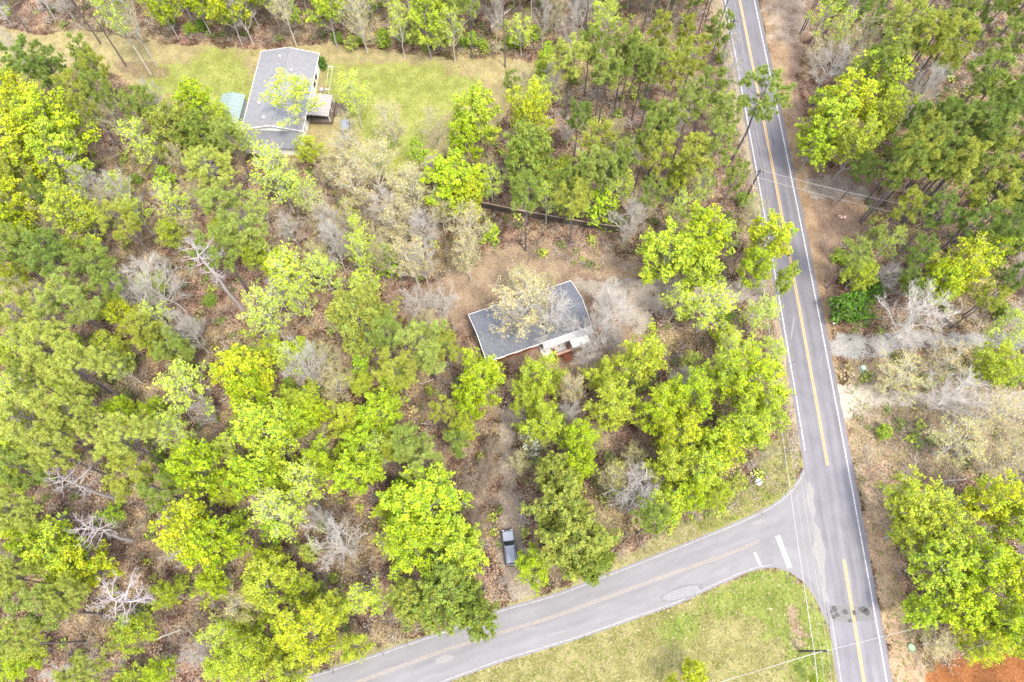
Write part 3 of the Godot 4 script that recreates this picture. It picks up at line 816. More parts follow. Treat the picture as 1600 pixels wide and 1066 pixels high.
	for s in [-1, 1]:
		g = Geo.new()
		slope(g, 0, 2.86, 2.3 * s, 2.28, -3.7, 3.7, 0.06)
		for k in 13: g.box(Vector3(-3.6 + k * 0.6, 2.60, 1.15 * s), Vector3(0.07, 0.06, 2.25), Basis(Vector3.RIGHT, 0.246 * s))
		w = obj("roof", g, teal, h)
		w.rotation.y = PI / 2
	g = Geo.new()
	g.box(Vector3(0, 1.0, 3.53), Vector3(1.6, 1.95, 0.05))
	obj("door", g, white, h)

	# small yard things round the white house
	g = Geo.new()
	g.bevel_box(Vector3(0, 0.35, 0), Vector3(1.9, 0.7, 1.3), 0.15)
	tag(obj("storage_chest", g, teal), "low pale turquoise storage chest on the grass left of the metal shed", "chest").position = Vector3(-61.6, 0, -97.5)
	var tank := thing("gas_tank", "short white gas tank lying under the lime tree by the shed", "tank", Vector3(-58.2, 0, -96.6), 0.3)
	g = Geo.new()
	g.tube(PackedVector3Array([Vector3(-0.85, 0.6, 0), Vector3(-0.7, 0.6, 0), Vector3(0.7, 0.6, 0), Vector3(0.85, 0.6, 0)]), PackedFloat32Array([0.2, 0.38, 0.38, 0.2]), 12, true)
	obj("drum", g, white, tank)
	for s in [-0.5, 0.5]:
		g = Geo.new()
		g.box(Vector3(s, 0.14, 0), Vector3(0.12, 0.28, 0.6))
		obj("foot", g, tin, tank)
	var bed := thing("clothes_line", "thin white clothes line strung between two posts right of the white house", "clothes line", Vector3(-36.6, 0, -105.4))
	for z in [-3.0, 3.0]:
		g = Geo.new()
		g.tube(PackedVector3Array([Vector3(0, 0, z), Vector3(0, 1.8, z)]), PackedFloat32Array([0.05, 0.05]), 6, true)
		g.box(Vector3(0, 1.8, z), Vector3(1.0, 0.08, 0.08))
		obj("post", g, white, bed)
	for s in [-0.4, 0.4]:
		g = Geo.new()
		g.rod(Vector3(s, 1.82, -3), Vector3(s, 1.82, 3), 0.02, 0.02, 4)
		obj("line", g, white, bed)
	g = Geo.new()
	g.bevel_box(Vector3(0, 0.45, 0), Vector3(0.75, 0.9, 0.75), 0.08)
	tag(obj("cooling_unit", g, metal_white), "small white cooling unit on the grass right of the white house wall", "cooling unit").position = Vector3(-38.2, 0, -103.4)

# ---------------------------------------------------------------- vehicles
func car(called: String, label: String, at: Vector3, turn: float, body: Material, roof_m: Material, glass: Material, dark: Material) -> Node3D:
	var c := thing(called, label, "car", at, turn)     # nose towards -z
	var g := Geo.new()
	var rings := []
	for s in [[-2.62, 0.55, 0.42, 0.62], [-2.55, 0.80, 0.36, 0.84], [-2.2, 0.92, 0.32, 0.98], [-0.9, 0.96, 0.32, 1.10], [0.2, 0.97, 0.32, 1.10], [2.2, 0.96, 0.34, 1.10], [2.5, 0.92, 0.38, 1.02], [2.58, 0.82, 0.45, 0.85]]:
		var z: float = s[0]
		var x: float = s[1]
		var y0: float = s[2]
		var y1: float = s[3]
		rings.append([Vector3(-x * 0.9, y0, z), Vector3(-x, lerpf(y0, y1, 0.35), z), Vector3(-x, lerpf(y0, y1, 0.75), z), Vector3(-x * 0.88, y1, z), Vector3(0, y1 + 0.035, z), Vector3(x * 0.88, y1, z), Vector3(x, lerpf(y0, y1, 0.75), z), Vector3(x, lerpf(y0, y1, 0.35), z), Vector3(x * 0.9, y0, z)])
	g.loft(rings)
	for e in [0, 7]:
		for k in range(1, 8): g.tri(rings[e][0], rings[e][k], rings[e][k + 1])
	obj("body", g, body, c)
	g = Geo.new()
	g.box(Vector3(0, 1.125, -1.65), Vector3(1.5, 0.02, 1.35), Basis(Vector3.RIGHT, -0.075))
	obj("hood", g, roof_m, c)
	# cabin: glass all round, pillars and a roof panel
	var lo := [Vector3(-0.86, 1.1, -0.95), Vector3(-0.86, 1.1, 2.42), Vector3(0.86, 1.1, 2.42), Vector3(0.86, 1.1, -0.95)]
	var hi := [Vector3(-0.72, 1.68, -0.1), Vector3(-0.72, 1.68, 2.2), Vector3(0.72, 1.68, 2.2), Vector3(0.72, 1.68, -0.1)]
	var called_glass := ["side_window", "rear_window", "side_window", "windshield"]
	for k in 4:
		var l := (k + 1) % 4
		g = Geo.new()
		g.quad(lo[k], lo[l], hi[l], hi[k])
		obj(called_glass[k], g, glass, c)
		g = Geo.new()
		g.rod(lo[k], hi[k], 0.06, 0.06, 5)
		obj("pillar", g, body, c)
	for s in [-1, 1]:
		g = Geo.new()
		g.rod(Vector3(0.87 * s, 1.1, 0.9), Vector3(0.73 * s, 1.7, 0.9), 0.05, 0.05, 5)
		obj("pillar", g, body, c)
	g = Geo.new()
	g.bevel_box(Vector3(0, 1.74, 1.05), Vector3(1.56, 0.13, 2.5), 0.09)
	var rf := obj("roof", g, roof_m, c)
	for s in [-1, 1]:
		g = Geo.new()
		g.rod(Vector3(0.6 * s, 1.85, 0.1), Vector3(0.6 * s, 1.85, 2.1), 0.025, 0.025, 4)
		obj("roof_rail", g, dark, rf)
	for s in [-1, 1]:
		g = Geo.new()
		g.box(Vector3(0.66 * s, 0.75, -2.57), Vector3(0.34, 0.2, 0.08))
		obj("headlight", g, plain(lin(0.6, 0.6, 0.6), 0.2), c)
		g = Geo.new()
		g.box(Vector3(0.72 * s, 0.85, 2.57), Vector3(0.22, 0.3, 0.06))
		obj("tail_light", g, plain(lin(0.3, 0.02, 0.02), 0.3), c)
		g = Geo.new()
		g.bevel_box(Vector3(1.04 * s, 1.16, -0.65), Vector3(0.2, 0.16, 0.12), 0.03)
		obj("mirror", g, dark, c)
		for z in [-1.6, 1.5]:
			g = Geo.new()
			g.tube(PackedVector3Array([Vector3(0.72 * s, 0.34, z), Vector3(0.76 * s, 0.34, z), Vector3(0.94 * s, 0.34, z), Vector3(0.985 * s, 0.34, z)]), PackedFloat32Array([0.27, 0.34, 0.34, 0.27]), 16, true)
			var wh := obj("wheel", g, dark, c)
			g = Geo.new()
			g.tube(PackedVector3Array([Vector3(0.93 * s, 0.34, z), Vector3(0.992 * s, 0.34, z)]), PackedFloat32Array([0.2, 0.18]), 12, true)
			obj("rim", g, plain(lin(0.4, 0.4, 0.42), 0.35, 0.6), wh)
	for z in [-2.62, 2.62]:
		g = Geo.new()
		g.bevel_box(Vector3(0, 0.52, z), Vector3(1.7, 0.2, 0.14), 0.04)
		obj("bumper", g, dark, c)
	return c

# ---------------------------------------------------------------- roadside
func wire(called: String, label: String, a: Vector3, b: Vector3, sag: float, r: float, m: Material, group := "") -> void:
	var p := PackedVector3Array()
	var q := PackedFloat32Array()
	for i in 25:
		var t := i / 24.0
		p.append(a.lerp(b, t) - Vector3.UP * sag * 4 * t * (1 - t))
		q.append(r)
	var g := Geo.new()
	g.tube(p, q, 5)
	tag(obj(called, g, m), label, "overhead wire", group)
func pole(label: String, at: Vector3, h: float, arm: float, m: Material, iron: Material, can: bool) -> void:
	var o := thing("utility_pole", label, "utility pole", at, arm, "utility poles along the main road")
	var g := Geo.new()
	g.tube(PackedVector3Array([Vector3(0, -0.3, 0), Vector3(0, h, 0)]), PackedFloat32Array([0.17, 0.11]), 10, true)
	obj("shaft", g, m, o)
	g = Geo.new()
	g.box(Vector3(0, h - 0.5, 0.14), Vector3(1.7, 0.12, 0.1))
	var a := obj("crossarm", g, m, o)
	for x in [-0.75, 0.0, 0.75]:
		g = Geo.new()
		var y := h + 0.02 if x == 0.0 else h - 0.44
		var z := 0.0 if x == 0.0 else 0.14
		g.tube(PackedVector3Array([Vector3(x, y, z), Vector3(x, y + 0.1, z), Vector3(x, y + 0.24, z)]), PackedFloat32Array([0.05, 0.09, 0.04]), 8, true)
		obj("insulator", g, iron, a)
	if can:
		g = Geo.new()
		g.tube(PackedVector3Array([Vector3(-0.42, h - 2.9, 0.1), Vector3(-0.42, h - 2.8, 0.1), Vector3(-0.42, h - 1.9, 0.1), Vector3(-0.42, h - 1.8, 0.1)]), PackedFloat32Array([0.24, 0.3, 0.3, 0.2]), 12, true)
		obj("transformer", g, iron, o)
		g = Geo.new()
		g.box(Vector3(-0.14, h - 2.35, 0.08), Vector3(0.1, 0.5, 0.1))
		obj("bracket", g, m, o)
func octagon(g: Geo, at: Vector3, r: float, x0: float, x1: float) -> void:
	var p := PackedVector2Array()
	for k in 8: p.append(Vector2(cos(TAU * (k + 0.5) / 8), sin(TAU * (k + 0.5) / 8)) * r)
	var q := PackedVector2Array()
	for v in p: q.append(v + Vector2(at.z, at.y))
	extrude(g, q, at.x + x0, at.x + x1)
func mailbox(label: String, at: Vector3, turn: float, m: Material, wood: Material) -> void:
	var o := thing("mailbox", label, "mailbox", at, turn, "mailboxes by the main road")
	var g := Geo.new()
	g.box(Vector3(0, 0.5, 0), Vector3(0.1, 1.0, 0.1))
	obj("post", g, wood, o)
	g = Geo.new()
	var pr := PackedVector2Array([Vector2(-0.12, 1.0), Vector2(0.12, 1.0), Vector2(0.12, 1.14), Vector2(0.085, 1.22), Vector2(0, 1.26), Vector2(-0.085, 1.22), Vector2(-0.12, 1.14)])
	extrude(g, pr, -0.38, 0.3)
	var b := obj("box", g, m, o)
	g = Geo.new()
	g.box(Vector3(0.0, 1.2, 0.14), Vector3(0.03, 0.2, 0.02))
	obj("flag", g, plain(lin(0.35, 0.03, 0.02)), b)
	g = Geo.new()
	g.box(Vector3(-0.39, 1.1, 0), Vector3(0.015, 0.18, 0.2))
	obj("door", g, m, b)

func build_roadside() -> void:
	var dark_wood := worn(lin(0.025, 0.022, 0.024), lin(0.07, 0.06, 0.055), 1.0)
	var iron := plain(lin(0.45, 0.47, 0.5), 0.4)
	var steel := plain(lin(0.45, 0.47, 0.52), 0.45, 0.1)
	var white := plain(lin(0.7, 0.7, 0.7), 0.5)
	var grey_wood := worn(lin(0.10, 0.085, 0.07), lin(0.2, 0.17, 0.145), 1.5)
	var cable := plain(lin(0.3, 0.3, 0.31), 0.5)
	var A := Vector3(40.8, 0, -0.4)
	var B := Vector3(43.2, 0, -77.0)
	var C := Vector3(43.4, 0, -113.0)
	pole("dark wooden utility pole standing in the grassy corner below the road junction", A, 9.5, 0.0, dark_wood, iron, false)
	pole("utility pole among pines where two wires cross the main road", B, 9.5, 0.0, dark_wood, iron, false)
	pole("utility pole with a grey transformer can at the far end of the main road", C, 9.5, 0.0, dark_wood, iron, true)
	var far := Vector3(42.0, 0, -165.0)
	var near := Vector3(38.6, 0, 70.0)
	var runs := [["thick pale", -0.95, 7.6, 0.045], ["thin left", -0.75, 9.3, 0.013], ["thin middle", 0.0, 9.75, 0.013], ["thin right", 0.75, 9.3, 0.013]]
	for q in runs:
		var off := Vector3(q[1], q[2], 0.14)
		wire("power_line", "%s overhead wire beside the main road, junction span between poles" % q[0], A + off, B + off, 1.3, q[3], cable, "wires along the main road")
		wire("power_line", "%s overhead wire beside the main road's far pine-lined span" % q[0], B + off, C + off, 0.6, q[3], cable, "wires along the main road")
		wire("power_line", "%s overhead wire leaving the top edge beyond the transformer pole" % q[0], C + off, far + off, 0.6, q[3], cable, "wires along the main road")
		wire("power_line", "%s overhead wire leaving the bottom edge below the corner pole" % q[0], A + off, near + off, 1.2, q[3], cable, "wires along the main road")
	wire("service_wire", "pale service wire crossing the main road from the corner pole to the right", A + Vector3(0.1, 8.9, 0), Vector3(84, 6.5, -9.5), 0.8, 0.022, cable)
	wire("service_wire", "upper of two service wires running left from the corner pole over grass", A + Vector3(-0.1, 8.6, 0), Vector3(-22, 8.5, 16.5), 1.0, 0.022, cable)
	wire("service_wire", "lower of two service wires running left from the corner pole over grass", A + Vector3(-0.1, 8.0, 0), Vector3(-22, 7.9, 16.9), 1.0, 0.022, cable)
	wire("service_wire", "upper of two wires crossing the main road above the pale turn-in", B + Vector3(0.2, 9.2, 0), Vector3(86, 8.6, -66.0), 1.0, 0.022, cable)
	wire("service_wire", "lower of two wires crossing the main road above the pale turn-in", B + Vector3(0.2, 7.2, 0), Vector3(86, 6.8, -65.0), 1.0, 0.022, cable)

	# signs
	var o := thing("road_sign", "leaning grey-backed eight-sided road sign on the verge above the junction corner", "road sign", Vector3(36.4, 0, -23.7), 0.3)
	o.rotation.z = -0.78
	var g := Geo.new()
	g.box(Vector3(0, 1.35, 0), Vector3(0.07, 2.7, 0.07))
	obj("post", g, dark_wood, o)
	g = Geo.new()
	octagon(g, Vector3(0, 2.2, 0), 0.55, 0.04, 0.06)
	obj("plate", g, steel, o)
	o = thing("stop_sign", "small red stop sign on a post at the lower corner of the junction", "stop sign", Vector3(41.1, 0, -9.6), -0.15)
	g = Geo.new()
	g.box(Vector3(0.05, 1.2, 0), Vector3(0.06, 2.4, 0.06))
	obj("post", g, steel, o)
	g = Geo.new()
	octagon(g, Vector3(0, 2.15, 0), 0.41, 0.0, 0.016)
	var pl := obj("plate", g, plain(lin(0.6, 0.6, 0.6), 0.4), o)
	g = Geo.new()
	octagon(g, Vector3(0, 2.15, 0), 0.375, -0.006, -0.001)
	obj("red_face", g, plain(lin(0.4, 0.02, 0.025), 0.4), pl)
	var tm := TextMesh.new()
	tm.text = "STOP"
	tm.font_size = 32
	tm.pixel_size = 0.0085
	tm.depth = 0.006
	var sf := SystemFont.new()
	sf.font_names = PackedStringArray(["Droid Sans"])
	sf.font_weight = 700
	tm.font = sf
	var tx := obj("lettering", tm, white, pl)
	tx.position = Vector3(-0.010, 2.15, 0)
	tx.rotation.y = -PI / 2
	mailbox("dark mailbox at the road edge below a leafy green tree, upper right", Vector3(54.9, 0, -88.9), 0.2, plain(lin(0.03, 0.03, 0.035), 0.4), grey_wood)
	mailbox("black mailbox with pale post beneath the leafy tree above the turn-in", Vector3(55.4, 0, -86.2), 0.1, plain(lin(0.02, 0.02, 0.02), 0.4), white)
	mailbox("white mailbox on a dark post beside the round evergreen shrub", Vector3(54.9, 0, -51.4), 0.25, white, dark_wood)
	mailbox("small black mailbox between the two gravel driveways at the road edge", Vector3(54.5, 0, -43.2), 0.2, plain(lin(0.03, 0.03, 0.04), 0.4), dark_wood)
	o = thing("utility_box", "pale green utility box on the brown ground between two gravel driveways", "utility box", Vector3(58.3, 0, -43.4), 0.15)
	g = Geo.new()
	g.bevel_box(Vector3(0, 0.4, 0), Vector3(0.75, 0.7, 0.85), 0.08)
	obj("cabinet", g, plain(lin(0.26, 0.36, 0.27), 0.5), o)
	g = Geo.new()
	g.box(Vector3(0, 0.06, 0), Vector3(0.95, 0.12, 1.05))
	obj("pad", g, worn(lin(0.3, 0.3, 0.28), lin(0.4, 0.4, 0.38), 2.0), o)
	o = thing("brick_pile", "little pile of pink and white blocks on the bare ground right of road", "block pile", Vector3(60.8, 0, -73.4))
	var rng := RandomNumberGenerator.new()
	rng.seed = 12
	for k in 7:
		g = Geo.new()
		g.box(Vector3(rng.randf_range(-0.5, 0.5), 0.1 + 0.16 * (k / 4), rng.randf_range(-0.4, 0.4)), Vector3(0.42, 0.2, 0.22), Basis(Vector3.UP, rng.randf() * PI))
		obj("block", g, plain(lin(0.45, 0.22, 0.18) if k % 2 else lin(0.55, 0.45, 0.42)), o)
	o = thing("well_cover", "round greenish cover ring in the grass near the orange clay", "well cover", Vector3(56.7, 0, -0.9))
	g = Geo.new()
	g.tube(PackedVector3Array([Vector3(0, 0, 0), Vector3(0, 0.14, 0), Vector3(0, 0.18, 0)]), PackedFloat32Array([0.62, 0.62, 0.5]), 18, true)
	obj("ring", g, plain(lin(0.16, 0.24, 0.15), 0.7), o)
	g = Geo.new()
	g.tube(PackedVector3Array([Vector3(0, 0.15, 0), Vector3(0, 0.21, 0)]), PackedFloat32Array([0.36, 0.34]), 18, true)
	obj("lid", g, plain(lin(0.2, 0.24, 0.17), 0.7), o)
	o = thing("white_bench", "small white garden bench half hidden under lime trees above the side road", "bench", Vector3(30.0, 0, -26.5), 0.5)
	for k in 3:
		g = Geo.new()
		g.box(Vector3(0, 0.45, -0.2 + k * 0.2), Vector3(1.6, 0.05, 0.17))
		obj("seat_slat", g, white, o)
		g = Geo.new()
		g.box(Vector3(0, 0.6 + k * 0.17, 0.34), Vector3(1.6, 0.14, 0.05))
		obj("back_slat", g, white, o)
	for x in [-0.65, 0.65]:
		for z in [-0.22, 0.34]:
			g = Geo.new()
			g.box(Vector3(x, 0.21 if z < 0 else 0.5, z + 0.055), Vector3(0.08, 0.42 if z < 0 else 1.0, 0.06))
			obj("leg", g, white, o)

	# dark board fence behind the brick house
	o = thing("board_fence", "dark board fence with a pale top rail in the trees behind the brick house", "fence", Vector3.ZERO)
	var pts := [Vector3(-5.5, 0, -75.6), Vector3(-1.4, 0, -74.6), Vector3(2.8, 0, -73.6), Vector3(7.0, 0, -72.7), Vector3(11.2, 0, -71.8), Vector3(15.4, 0, -71.0), Vector3(19.6, 0, -70.3)]
	var board_m := [worn(lin(0.03, 0.022, 0.02), lin(0.08, 0.06, 0.05), 1.5), worn(lin(0.05, 0.035, 0.03), lin(0.11, 0.085, 0.07), 1.5)]
	for i in pts.size():
		g = Geo.new()
		g.box(pts[i] + Vector3.UP * 0.8, Vector3(0.14, 1.6, 0.14))
		obj("post", g, board_m[1], o)
		if i + 1 == pts.size(): break
		var a: Vector3 = pts[i]
		var b: Vector3 = pts[i + 1]
		var dir := (b - a).normalized()
		var turn := Basis(dir, Vector3.UP, dir.cross(Vector3.UP))
		g = Geo.new()
		g.box((a + b) / 2 + Vector3.UP * 1.64, Vector3(a.distance_to(b) - 0.02, 0.08, 0.16), turn)
		obj("top_rail", g, worn(lin(0.24, 0.19, 0.15), lin(0.36, 0.3, 0.24), 2.0), o)
		for k in 26:
			g = Geo.new()
			g.box(a.lerp(b, (k + 0.5) / 26.0) + turn.z * 0.1 + Vector3.UP * (0.76 + rng.randf_range(-0.03, 0.03)), Vector3(0.145, 1.5, 0.025), turn)
			obj("board", g, board_m[k % 2], o)

func build_logs() -> void:
	var rng := RandomNumberGenerator.new()
	rng.seed = 77
	var old := bark(0.22, 0.19, 0.17)
	var pale := bark(0.36, 0.32, 0.28)
	var logs := [
		[-41.6, -123.9, -33.1, -128.3, 0.22, "thin fallen log on the bank above the lawn's middle"],
		[-13.4, -117.6, -8.9, -123.5, 0.25, "fallen log on the wooded slope above the right half of the lawn"],
		[-4.7, -120.7, 0.0, -126.9, 0.25, "short dark fallen log above the lawn near the tall trunks"],
		[-9.0, -79.1, -7.1, -74.8, 0.20, "fallen log beside the left end of the board fence"],
		[66.2, -24.4, 70.8, -25.0, 0.25, "dark fallen log in the pale brush right of the sandy patch"],
		[-41.1, -47.7, -39.0, -46.3, 0.14, "short pale broken log left of the bright lime crown"],
		[-49.3, -48.3, -45.9, -45.4, 0.15, "pale broken log on litter below the leaning snag"],
		[-43.4, -10.1, -41.8, -7.5, 0.12, "thin leaning pale log by the lower left clearing"],
		[-26.2, -50.1, -24.3, -47.1, 0.15, "fallen log under the pines left of the brick house"],
		[-15.3, -40.8, -11.7, -41.9, 0.15, "fallen log under the pines below the brick house"],
		[-53.9, -20.4, -51.4, -19.9, 0.14, "small fallen log between two lower left lime crowns"],
		[-51.1, -1.9, -47.2, -3.2, 0.16, "pale fallen log among brush at lower left"],
		[-21.0, -7.9, -18.5, -5.7, 0.14, "thin pale log in the brush left of the side road"],
		[63.4, -56.2, 67.2, -58.1, 0.15, "pale fallen log beside the round evergreen shrub"],
	]
	for l in logs:
		var n := 7
		var p := PackedVector3Array()
		var r := PackedFloat32Array()
		var a := Vector3(l[0], l[4] * 0.8, l[1])
		var b := Vector3(l[2], l[4] * 0.5, l[3])
		for i in n:
			p.append(a.lerp(b, i / (n - 1.0)) + Vector3(rng.randfn(0, 0.06), rng.randf() * 0.05, rng.randfn(0, 0.06)))
			r.append(l[4] * (1 - 0.55 * i / (n - 1.0)))
		var o := thing("fallen_log", l[5], "fallen log", Vector3.ZERO, 0.0, "fallen logs on the woodland floor")
		var g := Geo.new()
		g.tube(p, r, 8, true)
		obj("trunk", g, pale if rng.randf() < 0.4 else old, o)
		g = Geo.new()
		for k in 7:
			var t := rng.randf_range(0.35, 1.0)
			var s := a.lerp(b, t)
			g.rod(s, s + Vector3(rng.randfn(0, 0.9), rng.randf_range(0.1, 0.6), rng.randfn(0, 0.9)), l[4] * 0.35, 0.015, 4)
		obj("branch_stubs", g, old, o)

# countless small stuff on the ground: [kind, list of regions to fill, density per square metre]
func scatter(called: String, label: String, category: String, mesh: Mesh, m: Material, spots: Array, tints: Array, seed_at: int, lo: float, hi: float) -> void:
	var rng := RandomNumberGenerator.new()
	rng.seed = seed_at
	var mm := MultiMesh.new()
	mm.transform_format = MultiMesh.TRANSFORM_3D
	mm.use_colors = true
	mm.mesh = mesh
	mm.instance_count = spots.size()
	for i in spots.size():
		var s := rng.randf_range(lo, hi)
		var b := Basis(Vector3.UP, rng.randf() * TAU).scaled(Vector3(s, s * rng.randf_range(0.7, 1.2), s))
		mm.set_instance_transform(i, Transform3D(b, Vector3(spots[i].x, 0.0, spots[i].y)))
		var c: Color = tints[rng.randi() % tints.size()]
		var k := exp(rng.randfn(0, 0.22))
		mm.set_instance_color(i, Color(c.r * k, c.g * k, c.b * k))
	var o := MultiMeshInstance3D.new()
	o.name = called
	o.multimesh = mm
	o.material_override = m
	add_child(o, true)
	tag(o, label, category, "", "stuff")
func spots_in(polys: Array, out: Array, count_per_m2: float, seed_at: int, clumpy := 0.0) -> Array:
	var rng := RandomNumberGenerator.new()
	rng.seed = seed_at
	var f := FastNoiseLite.new()
	f.seed = seed_at
	f.frequency = 0.09
	f.fractal_octaves = 3
	var made := []
	for poly in polys:
		var p := PackedVector2Array()
		for q in poly: p.append(Vector2(q[0], q[1]))
		var lo := p[0]
		var hi := p[0]
		for q in p:
			lo = lo.min(q); hi = hi.max(q)
		for i in int((hi.x - lo.x) * (hi.y - lo.y) * count_per_m2):
			var s := Vector2(rng.randf_range(lo.x, hi.x), rng.randf_range(lo.y, hi.y))
			if clumpy and f.get_noise_2d(s.x, s.y) < clumpy * rng.randf_range(-0.4, 0.6): continue
			if not Geometry2D.is_point_in_polygon(s, p): continue
			var bad := absf(s.x - road_x(s.y)) < 4.4
			for o in out:
				if Geometry2D.is_point_in_polygon(s, o): bad = true
			if not bad: made.append(s)
	return made
func build_cover() -> void:
	var rng := RandomNumberGenerator.new()
	rng.seed = 31
	var tuft := Geo.new()
	for k in 9:
		var a := rng.randf() * TAU
		var d := Vector3(cos(a), 0, sin(a))
		var w := Vector3(-d.z, 0, d.x) * 0.05
		tuft.tri(d * 0.05 - w, d * 0.05 + w, d * rng.randf_range(0.15, 0.4) + Vector3.UP * rng.randf_range(0.12, 0.35))
	var clump := Geo.new()
	for k in 46:
		var c := Vector3(rng.randfn(0, 0.34), rng.randf_range(0.08, 0.75), rng.randfn(0, 0.34))
		var nn := (spin(rng) + Vector3.UP).normalized()
		var a := nn.cross(spin(rng)).normalized() * rng.randf_range(0.1, 0.2)
		var b := nn.cross(a) * 0.6
		var k2 := exp(rng.randfn(0, 0.25))
		clump.col = Color(k2, k2, k2)
		clump.tri(c - a, c + b, c + a)
		clump.tri(c - a, c + a, c - b)
	var twig := Geo.new()
	for k in 16:
		var a := Vector3(rng.randfn(0, 0.4), rng.randf_range(0.02, 0.3), rng.randfn(0, 0.4))
		var b := a + Vector3(rng.randfn(0, 0.5), rng.randf_range(0.0, 0.6), rng.randfn(0, 0.5))
		twig.rod(a, b, 0.022, 0.012, 3)
	var grass_m := plain(Color.WHITE, 0.8)
	grass_m.cull_mode = BaseMaterial3D.CULL_DISABLED
	grass_m.backlight = Color(0.4, 0.4, 0.3)
	var twig_m := plain(Color.WHITE, 0.9)
	var clump_flat := Geo.new()
	for k in 24:
		var c := Vector3(rng.randfn(0, 0.5), rng.randf_range(0.01, 0.08), rng.randfn(0, 0.5))
		var nn := (spin(rng) * 0.5 + Vector3.UP).normalized()
		var a := nn.cross(spin(rng)).normalized() * rng.randf_range(0.07, 0.14)
		var b := nn.cross(a) * 0.7
		var k2 := exp(rng.randfn(0, 0.3))
		clump_flat.col = Color(k2, k2, k2)
		clump_flat.tri(c - a, c + b, c + a)
		clump_flat.tri(c - a, c + a, c - b)
	var out := [PackedVector2Array([Vector2(-60, 12), Vector2(-24.3, 1.5), Vector2(-2.3, -5.8), Vector2(24.9, -14.8), Vector2(41.6, -22), Vector2(46, -27), Vector2(46, -5), Vector2(44.4, -8), Vector2(40.8, -11.6), Vector2(35.5, -11.3), Vector2(24.2, -6.7), Vector2(-9.8, 3.8), Vector2(-48, 16)]), PackedVector2Array([Vector2(10.7, -60.5), Vector2(14.7, -60.9), Vector2(19.7, -60), Vector2(33.9, -60.5), Vector2(46.8, -60), Vector2(46.3, -56.2), Vector2(36.7, -56.2), Vector2(27.2, -56), Vector2(24.7, -51.5), Vector2(21.7, -48.9), Vector2(18.1, -52.5), Vector2(16.1, -55.2)]), PackedVector2Array([Vector2(-2.6, -36.4), Vector2(0.8, -36.4), Vector2(1.2, -23.8), Vector2(1.4, -17.1), Vector2(3.4, -10.6), Vector2(5.6, -8.4), Vector2(-0.4, -6.2), Vector2(-1.5, -10.1), Vector2(-1.7, -16.1), Vector2(-2.2, -25.9)]), PackedVector2Array([Vector2(-114.4, -123.5), Vector2(-99.5, -118.9), Vector2(-90.6, -120.7), Vector2(-73.5, -116.5), Vector2(-62.7, -115.8), Vector2(-50.5, -114.7), Vector2(-37.4, -116.9), Vector2(-32, -115.8), Vector2(-21.2, -113.7), Vector2(-10.6, -112.3), Vector2(-1.3, -112.6), Vector2(6.6, -110.9), Vector2(10.5, -108.8), Vector2(7.7, -100.7), Vector2(0, -100.7), Vector2(-3.7, -92.6), Vector2(-12.3, -88), Vector2(-19.4, -83.5), Vector2(-29.3, -85.7), Vector2(-31.9, -87.2), Vector2(-39.2, -86.5), Vector2(-56.6, -88), Vector2(-63, -95.8), Vector2(-73.2, -102.3), Vector2(-79.4, -107.4), Vector2(-89.4, -110.9), Vector2(-111, -112.6)]), PackedVector2Array([Vector2(54.2, -49.1), Vector2(58.9, -50.1), Vector2(69.7, -49.8), Vector2(89.6, -50.6), Vector2(88.4, -46.8), Vector2(75.3, -46.3), Vector2(64.6, -46.3), Vector2(58, -45.8), Vector2(54, -45.6)]), PackedVector2Array([Vector2(53.6, -40.3), Vector2(57.6, -41), Vector2(63.2, -39.9), Vector2(73.6, -39.7), Vector2(86.1, -39), Vector2(85.2, -36.1), Vector2(72.9, -36.8), Vector2(64.6, -36.8), Vector2(60.3, -36.6), Vector2(56.4, -35.3), Vector2(53.5, -34.4)]), PackedVector2Array([Vector2(-23.4, -56.2), Vector2(-17.9, -58.1), Vector2(-11.3, -61.3), Vector2(-4.6, -64.6), Vector2(3.4, -65.2), Vector2(11.4, -63.2), Vector2(21, -61.9), Vector2(19.5, -56.8), Vector2(23.4, -56.2), Vector2(23.6, -45.4), Vector2(17, -41.9), Vector2(10.6, -40.8), Vector2(4.2, -40.8), Vector2(-6.5, -50.1), Vector2(-12.1, -52.5), Vector2(-17.5, -51.3)]), PackedVector2Array([Vector2(53.9, -82.3), Vector2(60.6, -82.9), Vector2(67.7, -80.8), Vector2(65.8, -77.3), Vector2(59.4, -76.5), Vector2(54.3, -77.3)])]
	var woods := [[[-111.5, -105.7], [-77.4, -104], [-57.3, -85], [-29.1, -83.5], [-12.2, -85], [-3.7, -91.1], [8.9, -100.7], [13, -105.7], [41.5, -129.2], [45.8, -109.1], [46.7, -79.1], [45.7, -36.4], [43.7, -23.8], [25.2, -17.1], [6.6, -9.2], [-10.1, -4], [-28.7, 2.2], [-75.4, 7.8]], [[-122.7, -141.2], [44.2, -141.2], [38.9, -118], [10.5, -110.9], [-13.3, -114.4], [-37.6, -118], [-50.7, -116.2], [-73.8, -118], [-108.4, -121.7], [-115.4, -118]], [[71.4, -141.2], [122.7, -141.2], [87.4, -30], [63.5, -27.9], [57.9, -45.4], [58.5, -65.2], [68.9, -82], [57.7, -94.2]], [[55.8, -45.4], [90.1, -45.4], [76.6, -1.9], [56.5, 2.2], [56.7, -10.6], [55.3, -32.1]]]
	scatter("undergrowth", "low leafy undergrowth scattered over the woodland floor", "undergrowth", clump.mesh(), grass_m, spots_in(woods, out, 0.22, 1, 0.9), [Color(0.14, 0.19, 0.03), Color(0.22, 0.26, 0.04), Color(0.10, 0.13, 0.03), Color(0.24, 0.2, 0.09), Color(0.28, 0.34, 0.03)], 3, 0.5, 1.7)
